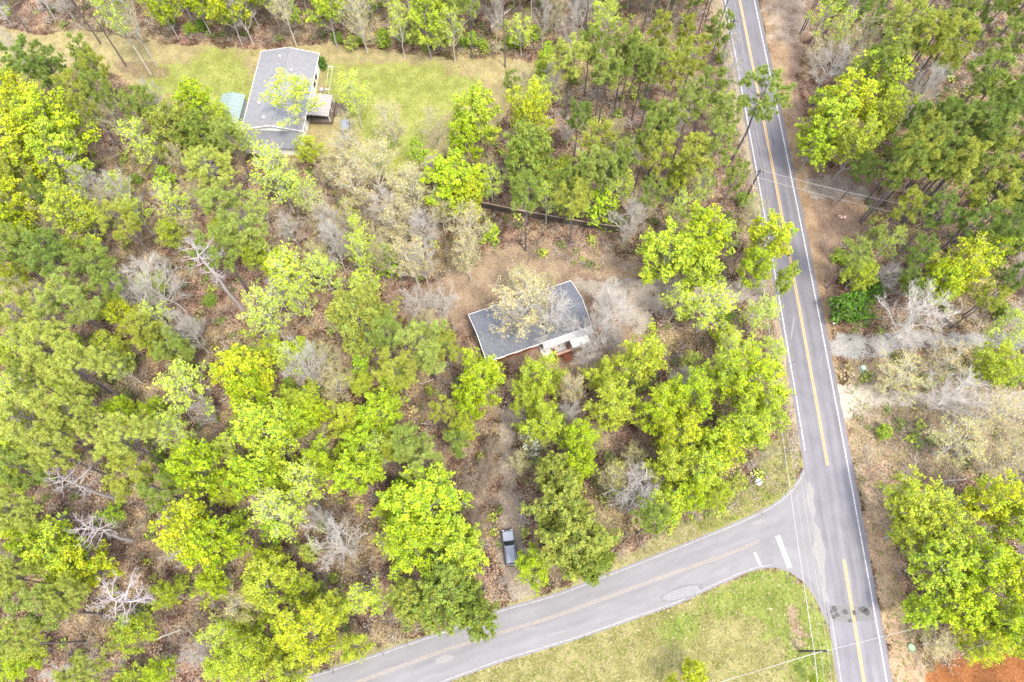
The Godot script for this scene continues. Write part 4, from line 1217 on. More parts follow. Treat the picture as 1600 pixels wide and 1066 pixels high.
	scatter("fallen_twigs", "fallen twigs and dead brush lying over the woodland floor", "twigs", twig.mesh(), twig_m, spots_in(woods, out, 0.5, 2), [Color(0.30, 0.26, 0.22), Color(0.2, 0.16, 0.13), Color(0.36, 0.33, 0.3)], 4, 0.4, 1.2)
	scatter("leaf_bits", "dead brown leaves littering the woodland floor", "leaf litter", clump_flat.mesh(), twig_m, spots_in(woods, out, 0.5, 6), [Color(0.16, 0.10, 0.07), Color(0.24, 0.17, 0.12), Color(0.10, 0.065, 0.05), Color(0.3, 0.22, 0.16)], 5, 0.6, 1.6)
	var sides := [[[-28.3, 5.4], [-9.8, 3.8], [-0.9, 1], [9.1, -2.6], [24.2, -6.5], [30, -9], [36, -11.1], [39.8, -11.3], [42.6, -9.9], [44, -7.5], [45.5, -3.2], [45.8, 5.4]], [[-29.5, 3], [-20.9, -0.6], [-10.1, -3.2], [-2.3, -6.2], [7.5, -9], [15.2, -12.4], [25.3, -18.5], [32.4, -20.9], [37.8, -24.3], [38.8, -27.9], [44.5, -28.4], [44, -23.3], [36.5, -18.8], [24.9, -14.2], [14.2, -10.3], [7, -7.6], [-2.3, -5.2], [-10.1, -2.4], [-24.2, 2.2]], [[37.3, -24.3], [46, -36.4], [46.3, -40.8], [47.1, -40.8], [44.6, -23.3], [39.3, -20.9], [31, -17.5], [25.1, -16.1], [31.3, -19.9]], [[55.6, -45.4], [68.7, -45.4], [90.1, -45.4], [82.8, -21.9], [75.5, -23.8], [64.9, -25.3], [59.2, -21.9], [56.5, -14.2], [57.3, -5.3], [57.5, 5.4], [52.7, 5.4], [52.9, -6.2], [54.1, -31]]]
	scatter("grass_tufts", "tufts of green and straw grass beside the roads", "grass", tuft.mesh(), grass_m, spots_in(sides, [out[0]], 3.2, 8), [Color(0.12, 0.16, 0.02), Color(0.26, 0.23, 0.11), Color(0.2, 0.21, 0.05), Color(0.3, 0.26, 0.15)], 9, 0.5, 1.0)
	scatter("green_weeds", "bright green weed patches in the roadside grass", "weeds", tuft.mesh(), grass_m, spots_in([[[19.1, -1.1], [27, -7], [36.9, -11], [41.9, -9.7], [44.4, -5.3], [45.3, -0.2], [43.7, 3.5], [39.3, 3.5], [39.1, -1.1], [36.8, -4], [29.4, -4]], [[37.3, -24.3], [46, -36.4], [46.3, -40.8], [47.1, -40.8], [44.6, -23.3], [39.3, -20.9], [31, -17.5], [25.1, -16.1], [31.3, -19.9]]], [out[0]], 4.0, 18, 1.2), [Color(0.10, 0.17, 0.012), Color(0.14, 0.21, 0.02)], 19, 0.6, 1.2)
	scatter("lawn_grass", "short green and tan grass of the lawn", "grass", tuft.mesh(), grass_m, spots_in([[[-114.4, -123.5], [-99.5, -118.9], [-90.6, -120.7], [-73.5, -116.5], [-62.7, -115.8], [-50.5, -114.7], [-37.4, -116.9], [-32, -115.8], [-21.2, -113.7], [-10.6, -112.3], [-1.3, -112.6], [6.6, -110.9], [10.5, -108.8], [7.7, -100.7], [0, -100.7], [-3.7, -92.6], [-12.3, -88], [-19.4, -83.5], [-29.3, -85.7], [-31.9, -87.2], [-39.2, -86.5], [-56.6, -88], [-63, -95.8], [-73.2, -102.3], [-79.4, -107.4], [-89.4, -110.9], [-111, -112.6]]], [], 1.5, 28), [Color(0.2, 0.24, 0.03), Color(0.26, 0.23, 0.11), Color(0.22, 0.25, 0.04)], 29, 0.4, 0.8)

func _ready() -> void:
	# ---- camera, sky, sun, exposure
	var cam := Camera3D.new()
	cam.name = "camera"
	cam.position = Vector3(0, 109, 0)
	cam.rotation_degrees = Vector3(-66, 0, 0)
	cam.fov = 51.72
	cam.near = 0.5
	cam.far = 1500.0
	add_child(cam)
	cam.current = true
	var e := Environment.new()
	e.background_mode = Environment.BG_SKY
	e.sky = Sky.new()
	var s := ProceduralSkyMaterial.new()
	s.sky_top_color = lin(0.86, 0.885, 0.97)
	s.sky_horizon_color = lin(0.88, 0.89, 0.92)
	s.sky_curve = 0.4
	s.ground_bottom_color = lin(0.12, 0.11, 0.07)
	s.ground_horizon_color = lin(0.4, 0.42, 0.42)
	s.sun_angle_max = 0.0
	e.sky.sky_material = s
	e.tonemap_mode = Environment.TONE_MAPPER_LINEAR
	e.tonemap_exposure = 3.9
	e.sdfgi_enabled = true
	e.ssao_enabled = true
	e.ssil_enabled = true
	var we := WorldEnvironment.new()
	we.name = "world"
	we.environment = e
	add_child(we)
	var sun := DirectionalLight3D.new()
	sun.name = "sun"
	sun.light_energy = 0.6
	sun.light_color = Color(1.0, 0.96, 0.88)
	sun.light_angular_distance = 11.0
	sun.shadow_enabled = true
	sun.rotation_degrees = Vector3(-62, 35, 0)
	add_child(sun)
	# ---- the place
	build_ground()
	build_roads()
	build_houses()
	var glass := plain(lin(0.012, 0.014, 0.018), 0.12)
	var rubber := plain(lin(0.02, 0.02, 0.02), 0.8)
	car("parked_car", "dusty silver-blue wagon parked on the dirt drive between two leafy trees", Vector3(-0.35, 0, -14.5), deg_to_rad(8), worn(lin(0.07, 0.08, 0.1), lin(0.12, 0.13, 0.16), 1.5, 0.4), worn(lin(0.10, 0.12, 0.17), lin(0.26, 0.28, 0.34), 0.8, 0.45), glass, rubber)
	car("parked_car", "light blue car half hidden by tan budding trees right of white house", Vector3(-32.3, 0, -92.6), deg_to_rad(184), worn(lin(0.06, 0.085, 0.16), lin(0.09, 0.12, 0.2), 1.5, 0.35), worn(lin(0.09, 0.13, 0.25), lin(0.14, 0.19, 0.31), 1.0, 0.35), glass, rubber)
	build_roadside()
	build_logs()
	build_trees()
	build_cover()


func tree_list_0() -> Array:
	return [
		["R", -84.9, -95.3, 4.16, 20.0, "large dark green pine below the lawn's left end"],
		["R", -82.0, -95.5, 3.01, 18.0, "dark green pine below the lawn's left end"],
		["P", -76.5, -98.1, 2.41, 19.0, "small green pine right of the lawn's left end, leftmost"],
		["P", -73.3, -94.2, 2.38, 19.0, "small green pine left of the leaning lawn trunks"],
		["P", -75.0, -88.5, 2.90, 20.0, "green pine below the lawn's left end, rightmost"],
		["P", -71.5, -88.7, 2.52, 20.0, "small green pine below the leaning lawn trunks, leftmost"],
		["L", -86.5, -88.0, 6.18, 19.0, "large bright lime leafy tree below the lawn's left end, second from left"],
		["L", -79.8, -83.8, 6.87, 19.0, "large bright lime leafy tree below the lawn's left end, third from left"],
		["L", -84.3, -78.2, 6.52, 19.0, "large bright lime leafy tree below the lawn's left end, leftmost"],
		["L", -76.8, -77.4, 4.90, 18.0, "large bright lime leafy tree below the lawn's left end, rightmost"],
		["L", -84.0, -68.1, 4.46, 17.0, "large bright lime leafy tree near the left edge's middle"],
		["L", -82.6, -64.6, 3.39, 15.0, "bright lime leafy tree near the left edge's middle"],
		["P", -66.9, -87.4, 1.96, 17.0, "small green pine below the leaning lawn trunks, second from left"],
		["P", -64.6, -88.1, 2.36, 17.0, "small green pine below the leaning lawn trunks, rightmost"],
		["T", -72.6, -89.2, 3.01, 14.0, "tan budding tree below the leaning lawn trunks"],
		["B", -65.6, -93.7, 2.12, 13.0, "small bare pale-branched tree below the leaning lawn trunks"],
		["L", -58.3, -92.5, 3.99, 13.0, "bright lime leafy tree left of the turquoise shed"],
		["L", -53.9, -90.6, 3.08, 10.0, "small bright lime leafy tree below the turquoise shed"],
		["Y", -65.3, -82.0, 3.81, 15.0, "large half-leafed pale-branched tree left of the turquoise shed"],
		["E", -60.2, -85.4, 4.32, 15.0, "dark olive dense-crowned tree left of the turquoise shed, leftmost"],
		["E", -55.5, -84.0, 3.64, 14.0, "dark olive dense-crowned tree left of the turquoise shed, rightmost"],
		["Q", -49.8, -73.2, 4.42, 18.0, "large broad yellow-green pine below the turquoise shed"],
		["P", -46.5, -65.6, 4.13, 19.0, "large green pine above the tall leaning snag"],
		["B", -77.3, -76.7, 4.20, 15.0, "large bare pale-branched tree below the lawn's left end"],
		["B", -72.4, -73.2, 2.85, 14.0, "bare pale-branched tree left of the tall leaning snag"],
		["Y", -57.5, -70.4, 3.47, 14.0, "large half-leafed pale-branched tree above the tall leaning snag"],
		["O", -72.5, -66.2, 4.85, 17.0, "large yellow-olive leafy tree left of the tall leaning snag"],
		["T", -79.3, -68.7, 2.82, 13.0, "tan budding tree near the left edge's middle, rightmost"],
		["P", -62.7, -63.1, 3.23, 18.0, "large green pine left of the tall leaning snag, rightmost"],
		["B", -66.9, -72.2, 3.06, 14.0, "large bare pale-branched tree left of the tall leaning snag, leftmost"],
		["R", -78.2, -69.8, 1.86, 16.0, "small dark green pine near the left edge's middle"],
		["Y", -40.3, -74.6, 4.98, 17.0, "large half-leafed pale-branched tree below the turquoise shed"],
		["Y", -35.1, -72.0, 3.05, 14.0, "half-leafed pale-branched tree below the light blue car"],
		["Y", -40.0, -92.5, 5.34, 15.0, "large half-leafed pale-branched tree right of the white house"],
		["Y", -29.3, -93.9, 3.51, 14.0, "large half-leafed pale-branched tree above the light blue car"],
		["T", -29.5, -86.4, 3.01, 12.0, "tan budding tree right of the white house"],
		["T", -29.7, -82.5, 3.20, 12.0, "large tan budding tree below the light blue car, third from left"],
		["T", -30.0, -114.1, 3.99, 14.0, "large tan budding tree left of the open lawn"],
		["Y", -22.1, -112.4, 2.97, 14.0, "half-leafed pale-branched tree above the open lawn, leftmost"],
		["L", -16.7, -112.3, 4.45, 15.0, "large bright lime leafy tree above the open lawn"],
		["Y", -11.7, -111.5, 2.98, 13.0, "half-leafed pale-branched tree above the open lawn, rightmost"],
		["Y", 17.9, -112.0, 3.70, 15.0, "large half-leafed pale-branched tree near the middle of the top edge, rightmost"],
		["B", 11.8, -111.4, 2.72, 14.0, "bare pale-branched tree near the middle of the top edge, lower rightmost"],
		["B", 6.3, -115.6, 2.52, 13.0, "small bare pale-branched tree near the middle of the top edge, lower second from left"],
		["Q", 10.5, -96.5, 4.08, 19.0, "broad yellow-green pine near the middle of the top edge"],
		["L", 6.2, -103.5, 2.22, 10.0, "small bright lime leafy tree near the middle of the top edge"],
		["P", 21.2, -98.7, 2.01, 19.0, "small green pine left of the transformer pole, leftmost"],
		["P", 23.6, -96.2, 3.00, 19.0, "green pine left of the transformer pole, lower leftmost"],
		["P", 16.7, -93.6, 3.37, 19.0, "large green pine left of the transformer pole"],
		["P", 27.8, -94.2, 2.78, 19.0, "green pine left of the transformer pole, lower rightmost"],
		["P", 26.7, -102.2, 2.63, 20.0, "small green pine left of the transformer pole, second from left"],
		["P", 0.0, -94.1, 1.83, 15.0, "small green pine right of the open lawn"],
		["L", -6.6, -88.0, 4.79, 16.0, "large bright lime leafy tree below the open lawn"],
		["L", -8.4, -83.8, 3.41, 14.0, "bright lime leafy tree above the big lime tree by the fence"],
		["L", 3.2, -88.9, 4.57, 16.0, "large bright lime leafy tree right of the open lawn"],
		["R", 11.6, -85.0, 2.53, 17.0, "small dark green pine above the board fence"],
		["E", 2.8, -77.8, 5.46, 18.0, "large dark olive dense-crowned tree above the board fence"],
		["P", 14.3, -78.1, 3.19, 19.0, "green pine above the board fence"],
		["P", 13.2, -73.5, 3.91, 18.0, "large green pine above the board fence"],
		["P", 25.8, -81.8, 3.59, 20.0, "large green pine below the transformer pole, leftmost"],
		["P", 24.1, -75.7, 3.17, 19.0, "green pine left of the pines' road overhang"],
		["Y", 18.7, -74.3, 3.78, 12.0, "large half-leafed pale-branched tree right of the board fence"],
		["L", -9.5, -74.2, 6.16, 14.0, "large bright lime leafy tree left of the board fence"],
		["L", -7.7, -71.8, 3.31, 12.0, "bright lime leafy tree below the big lime tree by the fence"],
		["T", -21.8, -87.5, 3.91, 14.0, "large tan budding tree right of the light blue car"],
		["T", -14.1, -87.3, 3.23, 13.0, "large tan budding tree below the open lawn"],
		["T", -23.8, -77.7, 5.10, 15.0, "large tan budding tree below the light blue car, rightmost"],
		["T", -26.7, -73.0, 4.80, 15.0, "large tan budding tree below the light blue car, fourth from left"],
		["T", -17.4, -72.3, 4.79, 15.0, "large tan budding tree left of the big lime tree by the fence, rightmost"],
		["T", -19.3, -66.3, 4.29, 14.0, "large tan budding tree left of the big lime tree by the fence, leftmost"],
		["T", -29.8, -79.5, 3.83, 13.0, "large tan budding tree below the light blue car, leftmost"],
		["T", -12.1, -69.7, 3.30, 11.0, "large tan budding tree below the big lime tree by the fence, second from left"],
		["Y", -28.4, -70.5, 2.00, 9.0, "small half-leafed pale-branched tree below the light blue car"],
		["T", -7.5, -65.9, 4.30, 13.0, "large tan budding tree below the big lime tree by the fence, third from left"],
		["Y", -25.2, -63.3, 2.75, 14.0, "half-leafed pale-branched tree left of the big lime tree by the fence"],
		["B", -31.2, -66.2, 2.80, 13.0, "bare pale-branched tree below the light blue car"],
		["T", -32.6, -68.7, 2.82, 13.0, "tan budding tree below the light blue car"],
		["S", 10.6, -72.8, 2.91, 10.0, "large slender green sapling right of the board fence, leftmost"],
		["S", 15.6, -71.5, 2.89, 10.0, "large slender green sapling right of the board fence, rightmost"],
		["Y", 7.8, -74.8, 2.68, 11.0, "small half-leafed pale-branched tree above the board fence, rightmost"],
		["B", 20.1, -67.9, 3.92, 12.0, "large bare pale-branched tree right of the board fence, leftmost"],
		["T", 22.5, -70.5, 3.29, 12.0, "large tan budding tree right of the board fence"],
		["P", 23.1, -69.2, 2.21, 17.0, "small green pine right of the board fence, rightmost"],
		["P", 18.5, -75.1, 2.60, 19.0, "small green pine right of the board fence, second from left"],
		["P", 32.2, -96.4, 2.98, 20.0, "green pine left of the transformer pole, upper rightmost"],
		["P", 34.1, -89.0, 3.10, 20.0, "green pine below the transformer pole, rightmost"],
		["P", 42.0, -86.1, 4.55, 22.0, "large green pine below the transformer pole, rightmost"],
		["P", 30.4, -85.2, 2.87, 20.0, "green pine below the transformer pole, third from left"],
		["P", 30.2, -75.7, 3.73, 19.0, "large green pine left of the two-wire road crossing"],
		["P", 34.1, -77.4, 3.17, 20.0, "green pine below the pines' road overhang"],
		["P", 36.8, -71.8, 2.22, 18.0, "small green pine left of the two-wire road crossing"],
		["P", 36.2, -83.1, 2.66, 20.0, "small green pine left of the pines' road overhang"],
		["P", 31.3, -102.2, 2.02, 20.0, "small green pine left of the transformer pole, rightmost"],
		["O", 29.0, -76.7, 2.90, 13.0, "yellow-olive leafy tree left of the two-wire road crossing, leftmost"],
		["Y", 33.3, -74.3, 2.89, 12.0, "half-leafed pale-branched tree left of the two-wire road crossing, rightmost"],
		["Y", 61.0, -113.8, 3.24, 14.0, "half-leafed pale-branched tree above the pines' road overhang"],
		["Y", 63.4, -109.9, 2.71, 14.0, "small half-leafed pale-branched tree right of the pines' road overhang"],
		["T", 66.2, -106.6, 3.64, 15.0, "large tan budding tree right of the pines' road overhang, rightmost"],
		["B", 60.9, -102.9, 4.14, 12.0, "large bare pale-branched tree right of the pines' road overhang"],
		["T", 64.9, -100.3, 3.61, 13.0, "large tan budding tree right of the pines' road overhang, leftmost"],
		["Q", 71.0, -103.7, 4.35, 21.0, "broad yellow-green pine near the top right corner"],
		["P", 74.6, -101.0, 4.21, 21.0, "large green pine near the top right corner, middle leftmost"],
		["P", 67.0, -97.3, 3.39, 20.0, "large green pine right of the pines' road overhang"],
		["P", 81.2, -105.8, 3.87, 21.0, "large green pine near the top right corner, upper second from left"],
		["P", 77.0, -98.6, 4.15, 22.0, "large green pine near the top right corner, middle third from left"],
		["L", 67.6, -96.3, 4.89, 17.0, "large bright lime leafy tree right of the pines' road overhang, rightmost"],
		["L", 61.0, -90.6, 5.29, 16.0, "large bright lime leafy tree right of the pines' road overhang, second from left"],
		["L", 56.5, -86.9, 4.57, 15.0, "large bright lime leafy tree right of the pines' road overhang, leftmost"],
		["G", 54.5, -83.5, 3.67, 12.0, "fresh green leafy tree above the pale turn-in"],
		["O", 60.7, -81.9, 4.72, 15.0, "large yellow-olive leafy tree above the pale turn-in, leftmost"],
		["O", 66.6, -87.7, 4.10, 16.0, "large yellow-olive leafy tree above the pale turn-in, rightmost"],
		["B", 74.3, -92.7, 4.15, 17.0, "large bare pale-branched tree near the top right corner"],
		["P", 81.4, -90.4, 4.23, 22.0, "large green pine near the top right corner, lower leftmost"],
		["P", 73.8, -79.7, 3.89, 22.0, "large green pine right of the pale turn-in, second from left"],
		["Q", 71.6, -72.8, 5.19, 20.0, "large broad yellow-green pine right of the pale turn-in"],
		["P", 78.4, -78.3, 3.69, 22.0, "large green pine near the top right corner, lower second from left"],
		["P", 80.8, -73.2, 3.62, 22.0, "large green pine near the top right corner, lower third from left"],
		["P", 70.5, -80.4, 3.22, 19.0, "large green pine right of the pale turn-in, leftmost"],
		["P", 77.0, -66.3, 4.09, 21.0, "large green pine above the big bare tree"],
		["P", 66.2, -77.4, 3.17, 20.0, "green pine right of the pale turn-in, upper leftmost"],
		["P", 63.8, -72.7, 2.97, 18.0, "green pine right of the pale turn-in, lower leftmost"],
		["R", 61.1, -77.2, 2.54, 12.0, "small dark green pine right of the pale turn-in"],
		["P", 88.9, -98.9, 3.56, 22.0, "large green pine near the top right corner, middle rightmost"],
		["P", 85.0, -85.8, 3.22, 22.0, "large green pine near the top right corner, lower fourth from left"],
		["R", 77.1, -60.3, 2.96, 21.0, "dark green pine near the right edge's middle, leftmost"],
		["R", 73.1, -62.0, 3.17, 20.0, "dark green pine above the big bare tree"],
		["R", 68.1, -64.4, 3.22, 19.0, "large dark green pine right of the pale turn-in"],
		["P", 63.9, -66.1, 2.72, 18.0, "small green pine right of the pale turn-in, second from left"],
		["R", -72.2, -56.7, 4.00, 19.0, "large dark green pine near the left edge's middle"],
		["P", -77.9, -59.5, 2.83, 18.0, "green pine near the left edge's middle"],
		["L", -81.1, -55.7, 2.27, 14.0, "small bright lime leafy tree near the left edge's middle"],
		["P", -67.1, -48.6, 4.56, 19.0, "large green pine above the big light pine at left"],
		["Q", -73.9, -46.3, 3.79, 19.0, "broad yellow-green pine near the left edge's middle"],
		["P", -64.3, -55.0, 3.28, 19.0, "large green pine left of the tall leaning snag, leftmost"],
		["P", -61.8, -52.1, 2.93, 18.0, "green pine left of the tall leaning snag"],
		["B", -56.5, -54.2, 4.64, 17.0, "large bare pale-branched tree left of the tall leaning snag, rightmost"],
		["B", -60.4, -52.7, 3.25, 15.0, "large bare pale-branched tree left of the tall leaning snag, second from left"],
		["D", -46.6, -54.5, 3.26, 22.6, "dead grey pine snag below the turquoise shed"],
		["Q", -65.8, -39.3, 4.68, 22.0, "large broad yellow-green pine left of the big light pine at left"],
		["Q", -60.5, -36.4, 4.45, 22.0, "large broad yellow-green pine right of the big light pine at left"],
		["P", -68.7, -35.8, 2.39, 20.0, "small green pine left of the big light pine at left"],
		["L", -62.7, -50.0, 3.08, 11.0, "small bright lime leafy tree right of the big light pine at left, second from left"],
		["P", -55.8, -45.1, 2.72, 16.0, "small green pine right of the big light pine at left"],
		["P", -50.7, -41.6, 2.85, 16.0, "green pine below the tall leaning snag"],
		["B", -50.9, -46.3, 2.99, 14.0, "bare pale-branched tree below the tall leaning snag, leftmost"],
		["P", -46.0, -57.8, 3.87, 18.0, "large green pine right of the tall leaning snag, leftmost"],
		["P", -41.9, -60.7, 3.73, 18.0, "large green pine right of the tall leaning snag, rightmost"],
		["O", -42.5, -60.1, 3.15, 14.0, "yellow-olive leafy tree right of the tall leaning snag"],
		["Y", -35.6, -55.6, 4.68, 16.0, "large half-leafed pale-branched tree right of the tall leaning snag, second from left"],
		["Y", -38.1, -48.2, 4.16, 16.0, "large half-leafed pale-branched tree right of the tall leaning snag, leftmost"],
	]
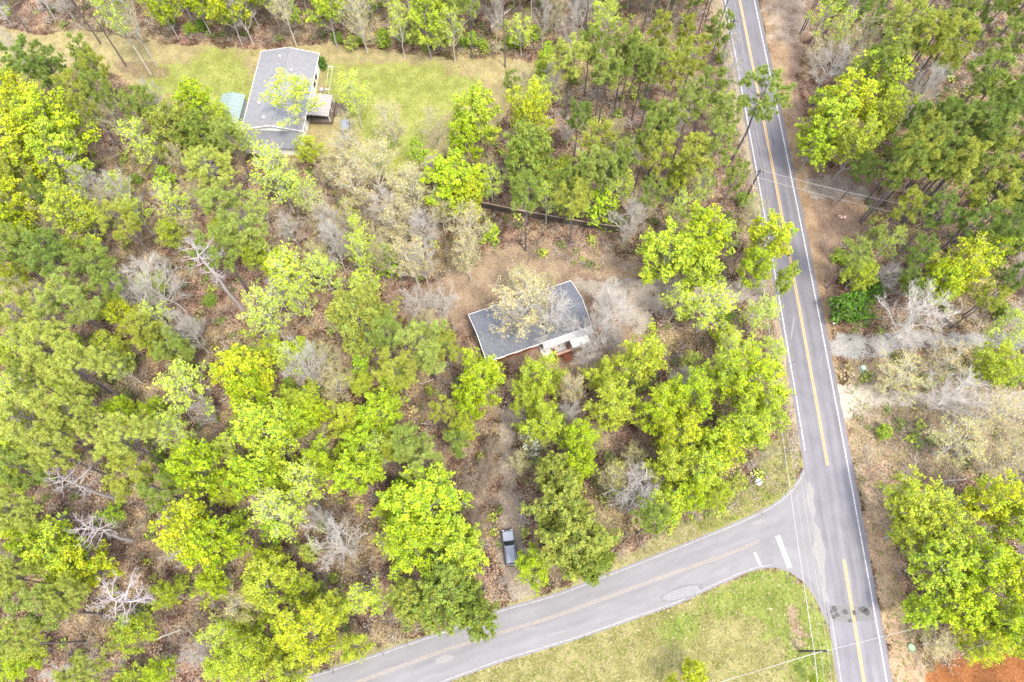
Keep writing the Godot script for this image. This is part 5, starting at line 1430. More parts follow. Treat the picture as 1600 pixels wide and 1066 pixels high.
func tree_list_1() -> Array:
	return [
		["Y", -30.5, -56.4, 3.30, 14.0, "large half-leafed pale-branched tree right of the tall leaning snag, rightmost"],
		["Y", -33.9, -51.2, 2.63, 14.0, "small half-leafed pale-branched tree right of the tall leaning snag"],
		["B", -31.5, -40.3, 3.88, 15.0, "large bare pale-branched tree below the tall leaning snag"],
		["B", -29.5, -62.0, 3.59, 14.0, "large bare pale-branched tree below the light blue car"],
		["B", -21.6, -68.3, 3.67, 14.0, "large bare pale-branched tree left of the big lime tree by the fence"],
		["B", -14.9, -64.4, 3.83, 14.0, "large bare pale-branched tree below the big lime tree by the fence"],
		["Y", -34.4, -41.6, 2.95, 13.0, "half-leafed pale-branched tree below the tall leaning snag"],
		["B", -11.6, -53.4, 3.17, 8.0, "large bare pale-branched tree left of the brick house, second from left"],
		["B", -15.9, -53.4, 3.17, 8.0, "large bare pale-branched tree left of the brick house, leftmost"],
		["L", -40.2, -38.5, 4.76, 17.0, "large bright lime leafy tree below the tall leaning snag"],
		["L", -39.3, -35.7, 3.24, 15.0, "small bright lime leafy tree below the tall leaning snag"],
		["Y", -48.6, -35.8, 4.72, 16.0, "large half-leafed pale-branched tree right of the big light pine at left"],
		["Y", -49.7, -29.7, 3.55, 14.0, "large half-leafed pale-branched tree right of the small left snag"],
		["G", -35.0, -28.5, 5.27, 18.0, "large fresh green leafy tree left of the wagon's lime tree"],
		["G", -32.5, -31.7, 2.83, 14.0, "small fresh green leafy tree left of the wagon's lime tree"],
		["Q", -65.7, -29.2, 5.05, 21.0, "large broad yellow-green pine below the big light pine at left"],
		["Q", -60.3, -30.2, 3.49, 21.0, "broad yellow-green pine below the big light pine at left"],
		["Q", -52.5, -26.5, 4.30, 21.0, "broad yellow-green pine right of the small left snag"],
		["Q", -62.0, -25.0, 3.45, 20.0, "broad yellow-green pine above the small left snag"],
		["P", -65.9, -22.5, 3.46, 20.0, "large green pine left of the small left snag"],
		["O", -32.3, -35.1, 3.72, 10.0, "large yellow-olive leafy tree left of the wagon's lime tree"],
		["T", -27.0, -38.0, 2.95, 11.0, "tan budding tree left of the dirt drive's upper end, leftmost"],
		["E", -23.5, -47.7, 5.29, 18.0, "large dark olive dense-crowned tree right of the tall leaning snag"],
		["P", -18.7, -43.5, 3.33, 18.0, "large green pine left of the dirt drive's upper end, leftmost"],
		["P", -12.6, -41.6, 4.43, 19.0, "large green pine left of the brick house"],
		["P", -16.8, -37.4, 3.25, 18.0, "large green pine left of the dirt drive's upper end, rightmost"],
		["P", -9.4, -40.9, 2.14, 18.0, "small green pine left of the brick house"],
		["L", -4.8, -38.0, 4.23, 15.0, "large bright lime leafy tree above the dirt drive's upper end"],
		["L", -6.7, -34.9, 2.88, 13.0, "small bright lime leafy tree left of the dirt drive's upper end, rightmost"],
		["T", 1.8, -50.3, 6.64, 15.0, "large tan budding tree above the brick house, leftmost"],
		["B", 6.2, -49.0, 5.04, 14.0, "large bare pale-branched tree right of the brick house, leftmost"],
		["B", 0.0, -49.4, 4.06, 13.0, "large bare pale-branched tree left of the brick house, rightmost"],
		["T", 3.6, -54.3, 3.12, 12.0, "large tan budding tree above the brick house, rightmost"],
		["T", 1.1, -57.2, 2.77, 9.0, "tan budding tree above the brick house"],
		["T", 6.2, -57.0, 1.93, 8.0, "small tan budding tree above the brick house"],
		["B", 15.1, -48.5, 4.62, 14.0, "large bare pale-branched tree right of the brick house, third from left"],
		["B", 13.3, -46.3, 3.43, 12.0, "large bare pale-branched tree right of the brick house, second from left"],
		["B", 16.5, -52.0, 3.50, 12.0, "large bare pale-branched tree right of the brick house, rightmost"],
		["B", 11.6, -43.1, 2.82, 10.0, "bare pale-branched tree right of the brick house"],
		["B", 16.3, -45.8, 2.04, 10.0, "small bare pale-branched tree right of the brick house"],
		["O", 3.9, -38.3, 3.87, 14.0, "large yellow-olive leafy tree above the dirt drive's upper end"],
		["O", 2.4, -34.9, 2.88, 13.0, "yellow-olive leafy tree right of the dirt drive's upper end"],
		["O", 19.8, -40.8, 4.44, 16.0, "large yellow-olive leafy tree left of the house driveway mouth"],
		["O", 15.2, -34.0, 4.19, 14.0, "large yellow-olive leafy tree right of the dirt drive's upper end, rightmost"],
		["O", 4.7, -30.7, 3.76, 14.0, "large yellow-olive leafy tree right of the dirt drive's upper end, leftmost"],
		["L", 9.8, -28.5, 3.56, 13.0, "bright lime leafy tree right of the dirt drive's upper end"],
		["T", 9.2, -36.7, 2.71, 13.0, "tan budding tree right of the dirt drive's upper end"],
		["W", 3.1, -29.3, 1.65, 8.0, "white-blossomed small tree right of the dirt drive's upper end"],
		["L", 22.0, -32.7, 4.12, 16.0, "bright lime leafy tree left of the grey-backed sign, leftmost"],
		["L", 26.4, -34.7, 4.34, 16.0, "large bright lime leafy tree above the grey-backed sign, leftmost"],
		["L", 24.0, -28.9, 3.69, 16.0, "bright lime leafy tree left of the grey-backed sign, second from left"],
		["G", -19.8, -33.4, 3.87, 11.0, "fresh green leafy tree left of the dirt drive's upper end"],
		["P", -15.0, -27.6, 3.35, 15.0, "large green pine above the wagon's lime tree, leftmost"],
		["P", -7.8, -27.8, 2.09, 14.0, "small green pine left of the dirt drive's upper end, rightmost"],
		["G", -22.4, -28.0, 2.81, 13.0, "small fresh green leafy tree above the wagon's lime tree"],
		["P", -10.2, -32.4, 2.12, 15.0, "small green pine left of the dirt drive's upper end, leftmost"],
		["L", 25.3, -59.3, 5.38, 16.0, "large bright lime leafy tree left of the house driveway mouth, leftmost"],
		["L", 31.1, -62.1, 4.80, 16.0, "large bright lime leafy tree above the house driveway mouth"],
		["L", 30.1, -57.1, 4.15, 14.0, "large bright lime leafy tree left of the house driveway mouth, rightmost"],
		["L", 41.9, -62.5, 4.21, 15.0, "large bright lime leafy tree below the two-wire road crossing"],
		["L", 39.8, -58.1, 3.35, 13.0, "bright lime leafy tree above the house driveway mouth"],
		["L", 44.7, -56.0, 1.78, 12.0, "small bright lime leafy tree right of the house driveway mouth"],
		["Y", 31.5, -50.1, 4.67, 13.0, "large half-leafed pale-branched tree left of the house driveway mouth"],
		["Y", 40.0, -49.9, 3.08, 11.0, "half-leafed pale-branched tree right of the house driveway mouth"],
		["Y", 35.1, -43.8, 3.41, 11.0, "large half-leafed pale-branched tree below the house driveway mouth"],
		["L", 35.4, -36.5, 5.10, 17.0, "large bright lime leafy tree below the house driveway mouth"],
		["L", 31.5, -37.7, 3.24, 16.0, "bright lime leafy tree below the house driveway mouth"],
		["L", 37.1, -32.0, 3.38, 15.0, "bright lime leafy tree above the grey-backed sign"],
		["L", 33.3, -29.8, 4.26, 16.0, "large bright lime leafy tree above the grey-backed sign, rightmost"],
		["L", 29.6, -28.1, 3.33, 15.0, "bright lime leafy tree left of the grey-backed sign, fourth from left"],
		["Y", 26.7, -51.9, 3.08, 12.0, "half-leafed pale-branched tree left of the house driveway mouth"],
		["B", 43.2, -45.9, 1.35, 6.0, "small bare pale-branched tree below the house driveway mouth"],
		["P", 55.2, -58.6, 2.70, 15.0, "small green pine above the round evergreen shrub"],
		["C", 57.4, -53.7, 3.57, 5.0, "glossy dark evergreen shrub left of the upper gravel driveway"],
		["O", 58.3, -58.5, 3.21, 9.0, "yellow-olive leafy tree above the round evergreen shrub"],
		["B", 63.2, -57.9, 2.56, 9.0, "bare pale-branched tree above the big bare tree"],
		["C", 61.7, -57.6, 2.42, 4.0, "glossy dark evergreen shrub above the round evergreen shrub"],
		["B", 64.0, -48.7, 6.20, 15.0, "large bare pale-branched tree above the upper gravel driveway"],
		["L", 72.3, -56.5, 5.09, 17.0, "large bright lime leafy tree above the big bare tree"],
		["L", 68.4, -54.4, 3.47, 15.0, "bright lime leafy tree above the big bare tree"],
		["L", 76.9, -58.7, 2.89, 16.0, "small bright lime leafy tree near the right edge's middle"],
		["Y", 77.6, -46.1, 3.58, 14.0, "large half-leafed pale-branched tree right of the big bare tree"],
		["T", 68.0, -42.2, 3.40, 11.0, "large tan budding tree right of the upper gravel driveway"],
		["O", 75.1, -40.9, 4.15, 12.0, "large yellow-olive leafy tree near the right edge's middle"],
		["T", 61.2, -40.1, 4.41, 9.0, "large tan budding tree above the lower gravel driveway"],
		["B", 67.6, -36.2, 5.02, 13.0, "large bare pale-branched tree right of the lower gravel driveway"],
		["T", 73.1, -33.6, 4.42, 12.0, "large tan budding tree near the right edge's middle, leftmost"],
		["T", 66.5, -28.9, 4.75, 11.0, "large tan budding tree right of the lower gravel driveway, leftmost"],
		["T", 74.3, -27.7, 3.76, 12.0, "large tan budding tree right of the lower gravel driveway, rightmost"],
		["P", 59.4, -62.1, 2.02, 14.0, "small green pine below the pale turn-in"],
		["R", 64.4, -57.7, 2.65, 17.0, "small dark green pine above the big bare tree, rightmost"],
		["R", 64.8, -54.7, 2.35, 12.0, "small dark green pine above the big bare tree, leftmost"],
		["R", 77.6, -53.2, 2.59, 18.0, "small dark green pine near the right edge's middle, leftmost"],
		["P", 75.1, -51.0, 2.64, 14.0, "small green pine near the right edge's middle"],
		["D", -60.9, -21.8, 2.98, 17.0, "dead grey pine snag below the big light pine at left"],
		["D", -57.2, -15.6, 2.94, 15.0, "dead grey pine snag below the small left snag, leftmost"],
		["D", -49.7, -7.0, 3.78, 17.0, "dead grey pine snag below the small left snag, rightmost"],
		["Q", -51.3, 1.9, 2.69, 20.0, "small broad yellow-green pine near the bottom left corner, rightmost"],
		["Q", -64.7, -17.0, 2.94, 20.0, "small broad yellow-green pine left of the small left snag"],
		["P", -51.1, -21.8, 3.18, 19.0, "green pine right of the small left snag, leftmost"],
		["P", -47.7, -19.8, 2.72, 18.0, "green pine right of the small left snag, rightmost"],
		["L", -44.2, -23.7, 4.15, 16.0, "large bright lime leafy tree right of the small left snag"],
		["G", -36.2, -23.0, 3.98, 15.0, "fresh green leafy tree left of the wagon's lime tree, leftmost"],
		["L", -61.6, -12.9, 4.51, 15.0, "large bright lime leafy tree below the small left snag"],
		["L", -58.1, -10.9, 3.64, 14.0, "bright lime leafy tree left of the white snag"],
		["L", -65.4, -13.8, 2.63, 14.0, "small bright lime leafy tree below the small left snag"],
		["L", -43.3, -15.2, 4.50, 17.0, "large bright lime leafy tree right of the white snag"],
		["L", -39.8, -13.7, 3.98, 16.0, "bright lime leafy tree right of the white snag, leftmost"],
		["Y", -31.4, -17.7, 4.19, 17.0, "large half-leafed pale-branched tree left of the wagon's lime tree, leftmost"],
		["Y", -28.6, -21.8, 3.57, 16.0, "large half-leafed pale-branched tree left of the wagon's lime tree, rightmost"],
		["L", -27.6, -25.5, 3.13, 14.0, "small bright lime leafy tree left of the wagon's lime tree, second from left"],
		["B", -24.0, -13.8, 4.18, 15.0, "large bare pale-branched tree left of the wagon's lime tree"],
		["O", -32.6, -8.4, 4.46, 14.0, "large yellow-olive leafy tree left of the side road's lower end, rightmost"],
		["T", -35.8, -5.7, 2.90, 13.0, "tan budding tree right of the white snag"],
		["L", -26.6, -2.9, 4.32, 15.0, "large bright lime leafy tree left of the side road's lower end"],
		["O", -23.8, -5.3, 2.89, 13.0, "yellow-olive leafy tree above the side road's lower end"],
		["O", -50.7, -2.6, 3.07, 11.0, "yellow-olive leafy tree below the white snag, rightmost"],
		["O", -47.6, -7.5, 2.29, 9.0, "small yellow-olive leafy tree right of the white snag, leftmost"],
		["L", -46.6, 2.1, 2.20, 9.0, "small bright lime leafy tree below the white snag"],
		["B", -41.4, -0.2, 2.19, 11.0, "small bare pale-branched tree right of the white snag"],
		["P", -59.1, -5.3, 3.37, 19.0, "large green pine left of the white snag"],
		["Q", -60.8, -1.6, 3.18, 19.0, "small broad yellow-green pine near the bottom left corner, leftmost"],
		["Q", -56.4, -6.9, 2.57, 18.0, "small broad yellow-green pine left of the white snag, rightmost"],
		["Q", -63.8, -9.1, 2.86, 19.0, "small broad yellow-green pine left of the white snag, leftmost"],
		["O", -33.8, 0.2, 3.80, 14.0, "large yellow-olive leafy tree left of the side road's lower end, leftmost"],
		["Y", -38.9, -2.5, 2.53, 12.0, "small half-leafed pale-branched tree right of the white snag"],
		["O", -28.8, 2.4, 3.29, 13.0, "yellow-olive leafy tree left of the side road's lower end, rightmost"],
		["G", -11.4, -17.8, 6.48, 17.0, "large fresh green leafy tree above the wagon's lime tree"],
		["L", -13.8, -13.7, 4.85, 16.0, "large bright lime leafy tree below the wagon's lime tree"],
		["G", -7.4, -13.8, 4.18, 15.0, "large fresh green leafy tree right of the wagon's lime tree"],
		["E", -8.5, -7.6, 4.96, 14.0, "dark olive dense-crowned tree below the wagon's lime tree"],
		["E", -4.7, -4.5, 2.88, 13.0, "small dark olive dense-crowned tree below the parked wagon"],
		["E", -13.7, -6.5, 3.42, 13.0, "small dark olive dense-crowned tree below the wagon's lime tree"],
		["E", 7.1, -18.8, 4.60, 16.0, "dark olive dense-crowned tree right of the parked wagon"],
		["E", 8.6, -13.6, 5.16, 17.0, "large dark olive dense-crowned tree right of the parked wagon"],
		["E", 6.4, -23.4, 3.45, 15.0, "dark olive dense-crowned tree below the dirt drive's upper end"],
		["E", 10.8, -11.2, 3.10, 15.0, "small dark olive dense-crowned tree right of the parked wagon"],
		["L", 3.1, -11.3, 3.05, 9.0, "small bright lime leafy tree right of the parked wagon"],
		["L", 9.2, -24.2, 2.95, 13.0, "small bright lime leafy tree right of the dirt drive's upper end"],
		["B", 18.2, -21.0, 4.55, 13.0, "large bare pale-branched tree above the road's gravel patch"],
		["T", 14.9, -23.6, 2.79, 11.0, "tan budding tree right of the parked wagon"],
		["O", 23.1, -24.7, 3.88, 13.0, "large yellow-olive leafy tree left of the grey-backed sign"],
		["L", 21.4, -19.3, 3.45, 12.0, "bright lime leafy tree above the road's gravel patch"],
		["H", -5.8, -22.7, 3.09, 6.0, "large leafless brown bush right of the wagon's lime tree"],
		["H", -3.4, -24.8, 2.54, 5.0, "large leafless brown bush below the dirt drive's upper end"],
		["H", -5.2, -17.6, 2.28, 5.0, "leafless brown bush left of the parked wagon"],
		["H", -3.0, -29.3, 2.18, 5.0, "leafless brown bush below the dirt drive's upper end"],
		["G", -21.9, -23.6, 3.84, 14.0, "fresh green leafy tree left of the wagon's lime tree, rightmost"],
		["Y", -19.7, -27.6, 2.63, 12.0, "small half-leafed pale-branched tree above the wagon's lime tree"],
		["H", -3.9, -26.3, 1.96, 5.0, "small leafless brown bush below the dirt drive's upper end"],
	]
func tree_list_2() -> Array:
	return [
		["O", -21.3, -1.0, 2.39, 10.0, "small yellow-olive leafy tree above the side road's lower end, rightmost"],
		["H", -6.2, -19.4, 2.09, 6.0, "small leafless brown bush right of the wagon's lime tree"],
		["L", 27.0, -24.1, 4.03, 14.0, "bright lime leafy tree left of the grey-backed sign, third from left"],
		["L", 25.1, -20.7, 2.92, 12.0, "small bright lime leafy tree left of the grey-backed sign"],
		["L", 29.9, -27.2, 3.68, 15.0, "bright lime leafy tree left of the grey-backed sign, rightmost"],
		["B", 27.4, -21.5, 1.52, 6.0, "small bare pale-branched tree left of the grey-backed sign"],
		["O", 57.8, -19.2, 5.06, 13.0, "large yellow-olive leafy tree right of the bare sandy patch, leftmost"],
		["O", 60.5, -15.7, 4.09, 13.0, "large yellow-olive leafy tree right of the bare sandy patch, rightmost"],
		["O", 55.9, -15.9, 2.89, 11.0, "yellow-olive leafy tree below the bare sandy patch"],
		["L", 68.3, -19.5, 4.13, 14.0, "bright lime leafy tree right of the bare sandy patch"],
		["L", 70.1, -16.4, 3.19, 14.0, "small bright lime leafy tree right of the bare sandy patch"],
		["G", 58.2, -11.3, 4.17, 14.0, "large fresh green leafy tree right of the tar-patched road"],
		["L", 62.9, -11.2, 4.66, 15.0, "large bright lime leafy tree above the orange clay field"],
		["L", 66.5, -8.8, 3.92, 15.0, "bright lime leafy tree above the orange clay field, rightmost"],
		["L", 59.7, -5.7, 3.92, 13.0, "bright lime leafy tree above the orange clay field, leftmost"],
		["G", 56.5, -5.4, 2.95, 10.0, "small fresh green leafy tree right of the tar-patched road"],
		["L", 65.2, -4.1, 3.90, 13.0, "bright lime leafy tree above the orange clay field, second from left"],
		["G", 67.1, -1.8, 2.53, 12.0, "small fresh green leafy tree right of the orange clay field"],
		["L", 62.7, -1.0, 3.05, 11.0, "small bright lime leafy tree above the orange clay field"],
		["T", 72.8, -26.1, 3.97, 10.0, "large tan budding tree right of the lower gravel driveway, second from left"],
		["L", 24.4, 2.5, 2.06, 7.0, "small bright lime leafy tree below the road's gravel patch, rightmost"],
		["L", 41.3, 3.3, 0.78, 4.0, "small bright lime leafy tree near the corner utility pole"],
		["L", 21.5, 3.4, 1.20, 6.0, "small bright lime leafy tree below the road's gravel patch, leftmost"],
		["P", -79.2, -110.3, 2.80, 27.0, "green pine near the top left corner, lower rightmost"],
		["P", -85.9, -116.5, 2.56, 26.0, "small green pine near the top left corner, second from left"],
		["Y", -73.8, -108.3, 4.00, 24.0, "large half-leafed pale-branched tree above the leaning lawn trunks, leftmost"],
		["T", -72.9, -110.3, 3.60, 21.0, "large tan budding tree above the leaning lawn trunks"],
		["P", -101.8, -119.8, 3.20, 24.0, "green pine near the top left corner, upper leftmost"],
		["L", -56.3, -116.2, 4.00, 17.0, "bright lime leafy tree right of the leaning lawn trunks, leftmost"],
		["B", -54.1, -116.5, 3.00, 14.0, "bare pale-branched tree right of the leaning lawn trunks"],
		["T", -44.9, -115.8, 4.20, 19.0, "large tan budding tree above the white house"],
		["L", -36.4, -115.5, 4.20, 18.0, "large bright lime leafy tree above the white house"],
		["L", -52.0, -125.4, 4.00, 18.0, "bright lime leafy tree right of the leaning lawn trunks, rightmost"],
		["L", -63.2, -118.9, 4.00, 16.0, "bright lime leafy tree above the leaning lawn trunks, second from left"],
		["Y", -68.1, -123.5, 4.00, 17.0, "large half-leafed pale-branched tree above the leaning lawn trunks, rightmost"],
		["Y", -75.5, -126.3, 4.00, 17.0, "large half-leafed pale-branched tree above the leaning lawn trunks, second from left"],
		["L", -43.8, -125.4, 4.00, 16.0, "bright lime leafy tree above the white house"],
		["B", -61.6, -125.4, 4.00, 15.0, "large bare pale-branched tree above the leaning lawn trunks, rightmost"],
		["B", -31.7, -119.4, 4.00, 17.0, "large bare pale-branched tree above the open lawn"],
		["Y", -28.8, -126.3, 4.00, 16.0, "large half-leafed pale-branched tree above the open lawn"],
		["P", -1.4, -110.0, 2.56, 30.0, "small green pine near the middle of the top edge, leftmost"],
		["P", 0.7, -118.0, 3.60, 28.0, "large green pine near the middle of the top edge, lower leftmost"],
		["P", 1.5, -118.4, 3.20, 27.0, "green pine near the middle of the top edge, middle third from left"],
		["Y", -12.7, -117.6, 3.00, 14.0, "half-leafed pale-branched tree near the middle of the top edge, leftmost"],
		["Y", -22.0, -126.3, 4.00, 17.0, "large half-leafed pale-branched tree near the middle of the top edge, leftmost"],
		["L", -5.5, -125.4, 4.00, 16.0, "bright lime leafy tree near the middle of the top edge, lower fourth from left"],
		["Y", 4.1, -123.5, 4.00, 17.0, "large half-leafed pale-branched tree near the middle of the top edge, second from left"],
		["T", 9.6, -126.3, 4.00, 16.0, "large tan budding tree near the middle of the top edge"],
		["P", 15.0, -116.5, 3.60, 25.0, "large green pine near the middle of the top edge, lower second from left"],
		["P", 21.7, -121.7, 3.20, 25.0, "green pine near the middle of the top edge, middle rightmost"],
		["P", 26.7, -116.2, 3.20, 24.0, "green pine above the transformer pole, lower leftmost"],
		["P", 29.7, -119.8, 3.20, 24.0, "green pine above the transformer pole, lower second from left"],
		["P", 33.4, -123.5, 3.20, 24.0, "green pine above the transformer pole, upper second from left"],
		["L", 24.7, -126.3, 4.00, 17.0, "bright lime leafy tree near the middle of the top edge, lower rightmost"],
		["L", 17.9, -127.3, 4.00, 18.0, "bright lime leafy tree near the middle of the top edge, lower fifth from left"],
		["L", -16.0, -116.2, 3.50, 17.0, "bright lime leafy tree near the middle of the top edge, lower second from left"],
		["B", -35.6, -125.4, 4.00, 15.0, "large bare pale-branched tree above the white house"],
		["P", 35.1, -117.6, 2.40, 24.0, "small green pine above the transformer pole, lower second from left"],
		["P", 36.8, -117.1, 2.40, 24.0, "small green pine above the transformer pole, lower third from left"],
		["P", 38.6, -117.6, 2.40, 24.0, "small green pine above the transformer pole, lower rightmost"],
		["P", 41.2, -114.4, 2.72, 25.0, "green pine above the transformer pole, lower rightmost"],
		["P", 40.7, -121.7, 2.40, 24.0, "small green pine above the transformer pole, upper rightmost"],
		["P", 39.0, -125.4, 2.40, 24.0, "small green pine above the transformer pole, upper third from left"],
		["P", 60.6, -119.4, 2.72, 22.0, "green pine right of the transformer pole"],
		["P", 61.5, -120.2, 2.40, 22.0, "small green pine right of the transformer pole"],
		["P", 66.1, -119.8, 3.20, 23.0, "green pine near the top right corner, lower leftmost"],
		["P", 65.1, -118.0, 2.40, 22.0, "small green pine near the top right corner, upper leftmost"],
		["P", 73.8, -118.0, 3.20, 24.0, "green pine near the top right corner, lower second from left"],
		["P", 76.6, -121.7, 3.20, 24.0, "green pine near the top right corner, upper second from left"],
		["P", 82.1, -125.4, 3.20, 24.0, "green pine near the top right corner, upper third from left"],
		["P", 89.2, -126.3, 3.20, 25.0, "green pine near the top right corner, upper fourth from left"],
		["P", 92.1, -110.9, 3.60, 25.0, "large green pine near the top right corner, upper third from left"],
		["P", 102.0, -118.0, 3.60, 25.0, "large green pine near the top right corner, upper rightmost"],
		["P", 106.8, -125.4, 3.20, 25.0, "green pine near the top right corner, upper rightmost"],
		["P", 101.8, -127.3, 3.20, 24.0, "green pine near the top right corner, upper fifth from left"],
		["P", 82.9, -110.9, 3.20, 24.0, "green pine near the top right corner, lower third from left"],
		["R", 86.0, -107.4, 3.20, 23.0, "dark green pine near the top right corner, upper leftmost"],
		["R", 93.3, -100.7, 3.20, 24.0, "dark green pine near the top right corner, upper rightmost"],
		["P", 63.8, -72.0, 3.20, 22.0, "green pine right of the pale turn-in, lower second from left"],
		["P", 64.6, -72.7, 3.20, 23.0, "green pine right of the pale turn-in, lower third from left"],
		["P", 66.8, -74.8, 3.20, 22.0, "green pine right of the pale turn-in, upper second from left"],
		["P", 68.8, -76.2, 3.20, 22.0, "green pine right of the pale turn-in, upper rightmost"],
		["P", 69.3, -72.7, 3.20, 22.0, "green pine right of the pale turn-in, lower fourth from left"],
		["P", 71.5, -72.0, 3.52, 23.0, "large green pine right of the pale turn-in, rightmost"],
		["R", 76.6, -79.1, 3.60, 23.0, "large dark green pine near the top right corner, rightmost"],
		["R", 81.8, -80.5, 3.20, 23.0, "dark green pine near the top right corner, lower leftmost"],
		["R", 72.5, -82.0, 3.20, 21.0, "dark green pine right of the pale turn-in, rightmost"],
		["P", 87.8, -85.0, 3.20, 23.0, "green pine near the top right corner, lower fifth from left"],
		["R", 88.6, -79.1, 3.20, 22.0, "dark green pine near the top right corner, lower second from left"],
		["R", 93.1, -86.5, 3.20, 23.0, "dark green pine near the top right corner, lower rightmost"],
		["R", 79.8, -67.9, 3.20, 21.0, "dark green pine near the right edge's middle, second from left"],
		["R", 82.9, -66.6, 3.20, 21.0, "dark green pine near the right edge's middle, third from left"],
		["P", 75.8, -70.6, 3.20, 22.0, "green pine right of the pale turn-in, lower rightmost"],
		["T", 60.7, -108.3, 3.00, 9.0, "tan budding tree right of the pines' road overhang"],
		["P", 2.4, -66.4, 3.36, 22.0, "large green pine left of the board fence"],
		["T", -16.3, -58.7, 4.40, 15.0, "large tan budding tree below the big lime tree by the fence, leftmost"],
		["B", -14.8, -59.4, 3.00, 12.0, "bare pale-branched tree below the big lime tree by the fence"],
		["S", -21.5, -61.3, 2.00, 9.0, "large slender green sapling left of the big lime tree by the fence"],
		["T", -7.3, -60.3, 3.50, 12.0, "large tan budding tree below the big lime tree by the fence, rightmost"],
		["P", 9.4, -71.3, 2.40, 18.0, "small green pine above the board fence, leftmost"],
		["P", 12.3, -72.0, 2.40, 18.0, "small green pine above the board fence, rightmost"],
		["P", 15.5, -72.0, 2.80, 19.0, "green pine right of the board fence"],
		["P", 17.6, -73.4, 2.40, 19.0, "small green pine right of the board fence, leftmost"],
		["P", 22.8, -79.1, 2.72, 20.0, "green pine below the transformer pole, leftmost"],
		["P", 25.4, -82.0, 2.72, 20.0, "green pine below the transformer pole, second from left"],
		["P", 25.1, -94.2, 2.72, 20.0, "green pine left of the transformer pole, lower second from left"],
		["P", 22.0, -95.8, 2.72, 20.0, "green pine left of the transformer pole, upper second from left"],
		["P", 20.3, -99.1, 2.72, 20.0, "green pine left of the transformer pole, upper leftmost"],
		["P", 16.4, -96.6, 2.72, 19.0, "green pine near the middle of the top edge, lower rightmost"],
		["P", 72.7, -82.7, 2.40, 20.0, "small green pine right of the pale turn-in, rightmost"],
		["P", 67.5, -81.3, 1.92, 12.0, "small green pine right of the pale turn-in, leftmost"],
		["Y", -24.4, -59.4, 2.60, 15.0, "small half-leafed pale-branched tree left of the big lime tree by the fence"],
		["T", -22.5, -60.0, 2.00, 12.0, "small tan budding tree left of the big lime tree by the fence, leftmost"],
		["T", -21.1, -60.6, 2.20, 12.0, "small tan budding tree left of the big lime tree by the fence, second from left"],
		["U", -36.4, -117.3, 1.48, 1.6, "low green shrub above the white house"],
		["S", -33.0, -114.7, 1.39, 3.4, "small slender green sapling right of the white house"],
		["U", -31.5, -116.4, 0.73, 1.5, "small low green shrub left of the open lawn"],
		["T", -29.0, -116.5, 1.79, 2.1, "small tan budding tree left of the open lawn"],
		["U", -26.3, -116.2, 1.90, 3.1, "large low green shrub left of the open lawn"],
		["U", -22.2, -117.6, 1.59, 1.7, "low green shrub above the open lawn"],
		["S", -20.3, -116.4, 1.32, 2.2, "small slender green sapling above the open lawn, leftmost"],
		["U", -17.8, -114.6, 0.90, 2.5, "small low green shrub above the open lawn, leftmost"],
		["T", -15.6, -114.9, 1.75, 3.6, "small tan budding tree above the open lawn"],
		["U", -13.9, -116.2, 1.13, 3.7, "small low green shrub above the open lawn, second from left"],
		["U", -10.1, -115.6, 1.03, 2.1, "small low green shrub above the open lawn, rightmost"],
		["S", -8.4, -115.6, 1.26, 3.6, "small slender green sapling above the open lawn, rightmost"],
		["U", -6.0, -115.3, 1.39, 1.7, "small low green shrub near the middle of the top edge, leftmost"],
		["T", -2.5, -114.4, 1.98, 1.8, "small tan budding tree near the middle of the top edge, second from left"],
		["U", -0.4, -115.6, 1.42, 2.4, "low green shrub near the middle of the top edge"],
		["U", 1.6, -115.1, 1.20, 3.4, "small low green shrub near the middle of the top edge, second from left"],
		["S", 4.7, -117.3, 1.29, 3.6, "small slender green sapling near the middle of the top edge, second from left"],
		["C", -38.7, -110.0, 1.40, 2.2, "glossy dark evergreen shrub right of the white house"],
		["U", -72.2, -122.4, 1.60, 2.2, "low green shrub right of the leaning lawn trunks, leftmost"],
		["U", -67.4, -119.8, 1.50, 2.0, "low green shrub right of the leaning lawn trunks, second from left"],
		["U", -74.5, -124.6, 1.60, 2.4, "low green shrub above the leaning lawn trunks"],
		["U", -65.1, -120.5, 1.50, 2.0, "low green shrub right of the leaning lawn trunks, rightmost"],
		["B", -118.6, -146.2, 2.30, 9.1, "small bare pale-branched tree near the top left corner, leftmost"],
		["P", -110.3, -146.4, 2.67, 17.8, "small green pine near the top left corner, leftmost"],
		["L", -93.8, -147.2, 3.24, 14.0, "small bright lime leafy tree near the top left corner"],
		["P", -85.3, -146.5, 3.20, 16.9, "green pine near the top left corner, upper rightmost"],
		["L", -79.3, -146.1, 4.71, 14.0, "large bright lime leafy tree above the leaning lawn trunks, second from left"],
		["L", -70.3, -146.2, 4.79, 14.0, "large bright lime leafy tree above the leaning lawn trunks, rightmost"],
		["Y", -49.6, -146.6, 3.30, 12.6, "large half-leafed pale-branched tree right of the leaning lawn trunks"],
		["P", -44.2, -146.7, 2.85, 15.2, "green pine above the white house"],
		["Y", -39.7, -147.0, 2.62, 8.7, "small half-leafed pale-branched tree above the white house, rightmost"],
		["L", -28.0, -146.4, 3.98, 14.0, "bright lime leafy tree near the middle of the top edge, upper leftmost"],
		["P", -22.8, -147.2, 3.27, 17.7, "large green pine near the middle of the top edge, upper second from left"],
		["L", -18.2, -146.7, 4.73, 14.0, "large bright lime leafy tree near the middle of the top edge, rightmost"],
		["S", -9.9, -146.5, 1.55, 7.1, "slender green sapling near the middle of the top edge, second from left"],
		["B", -2.7, -146.8, 2.12, 8.2, "small bare pale-branched tree near the middle of the top edge, upper second from left"],
	]
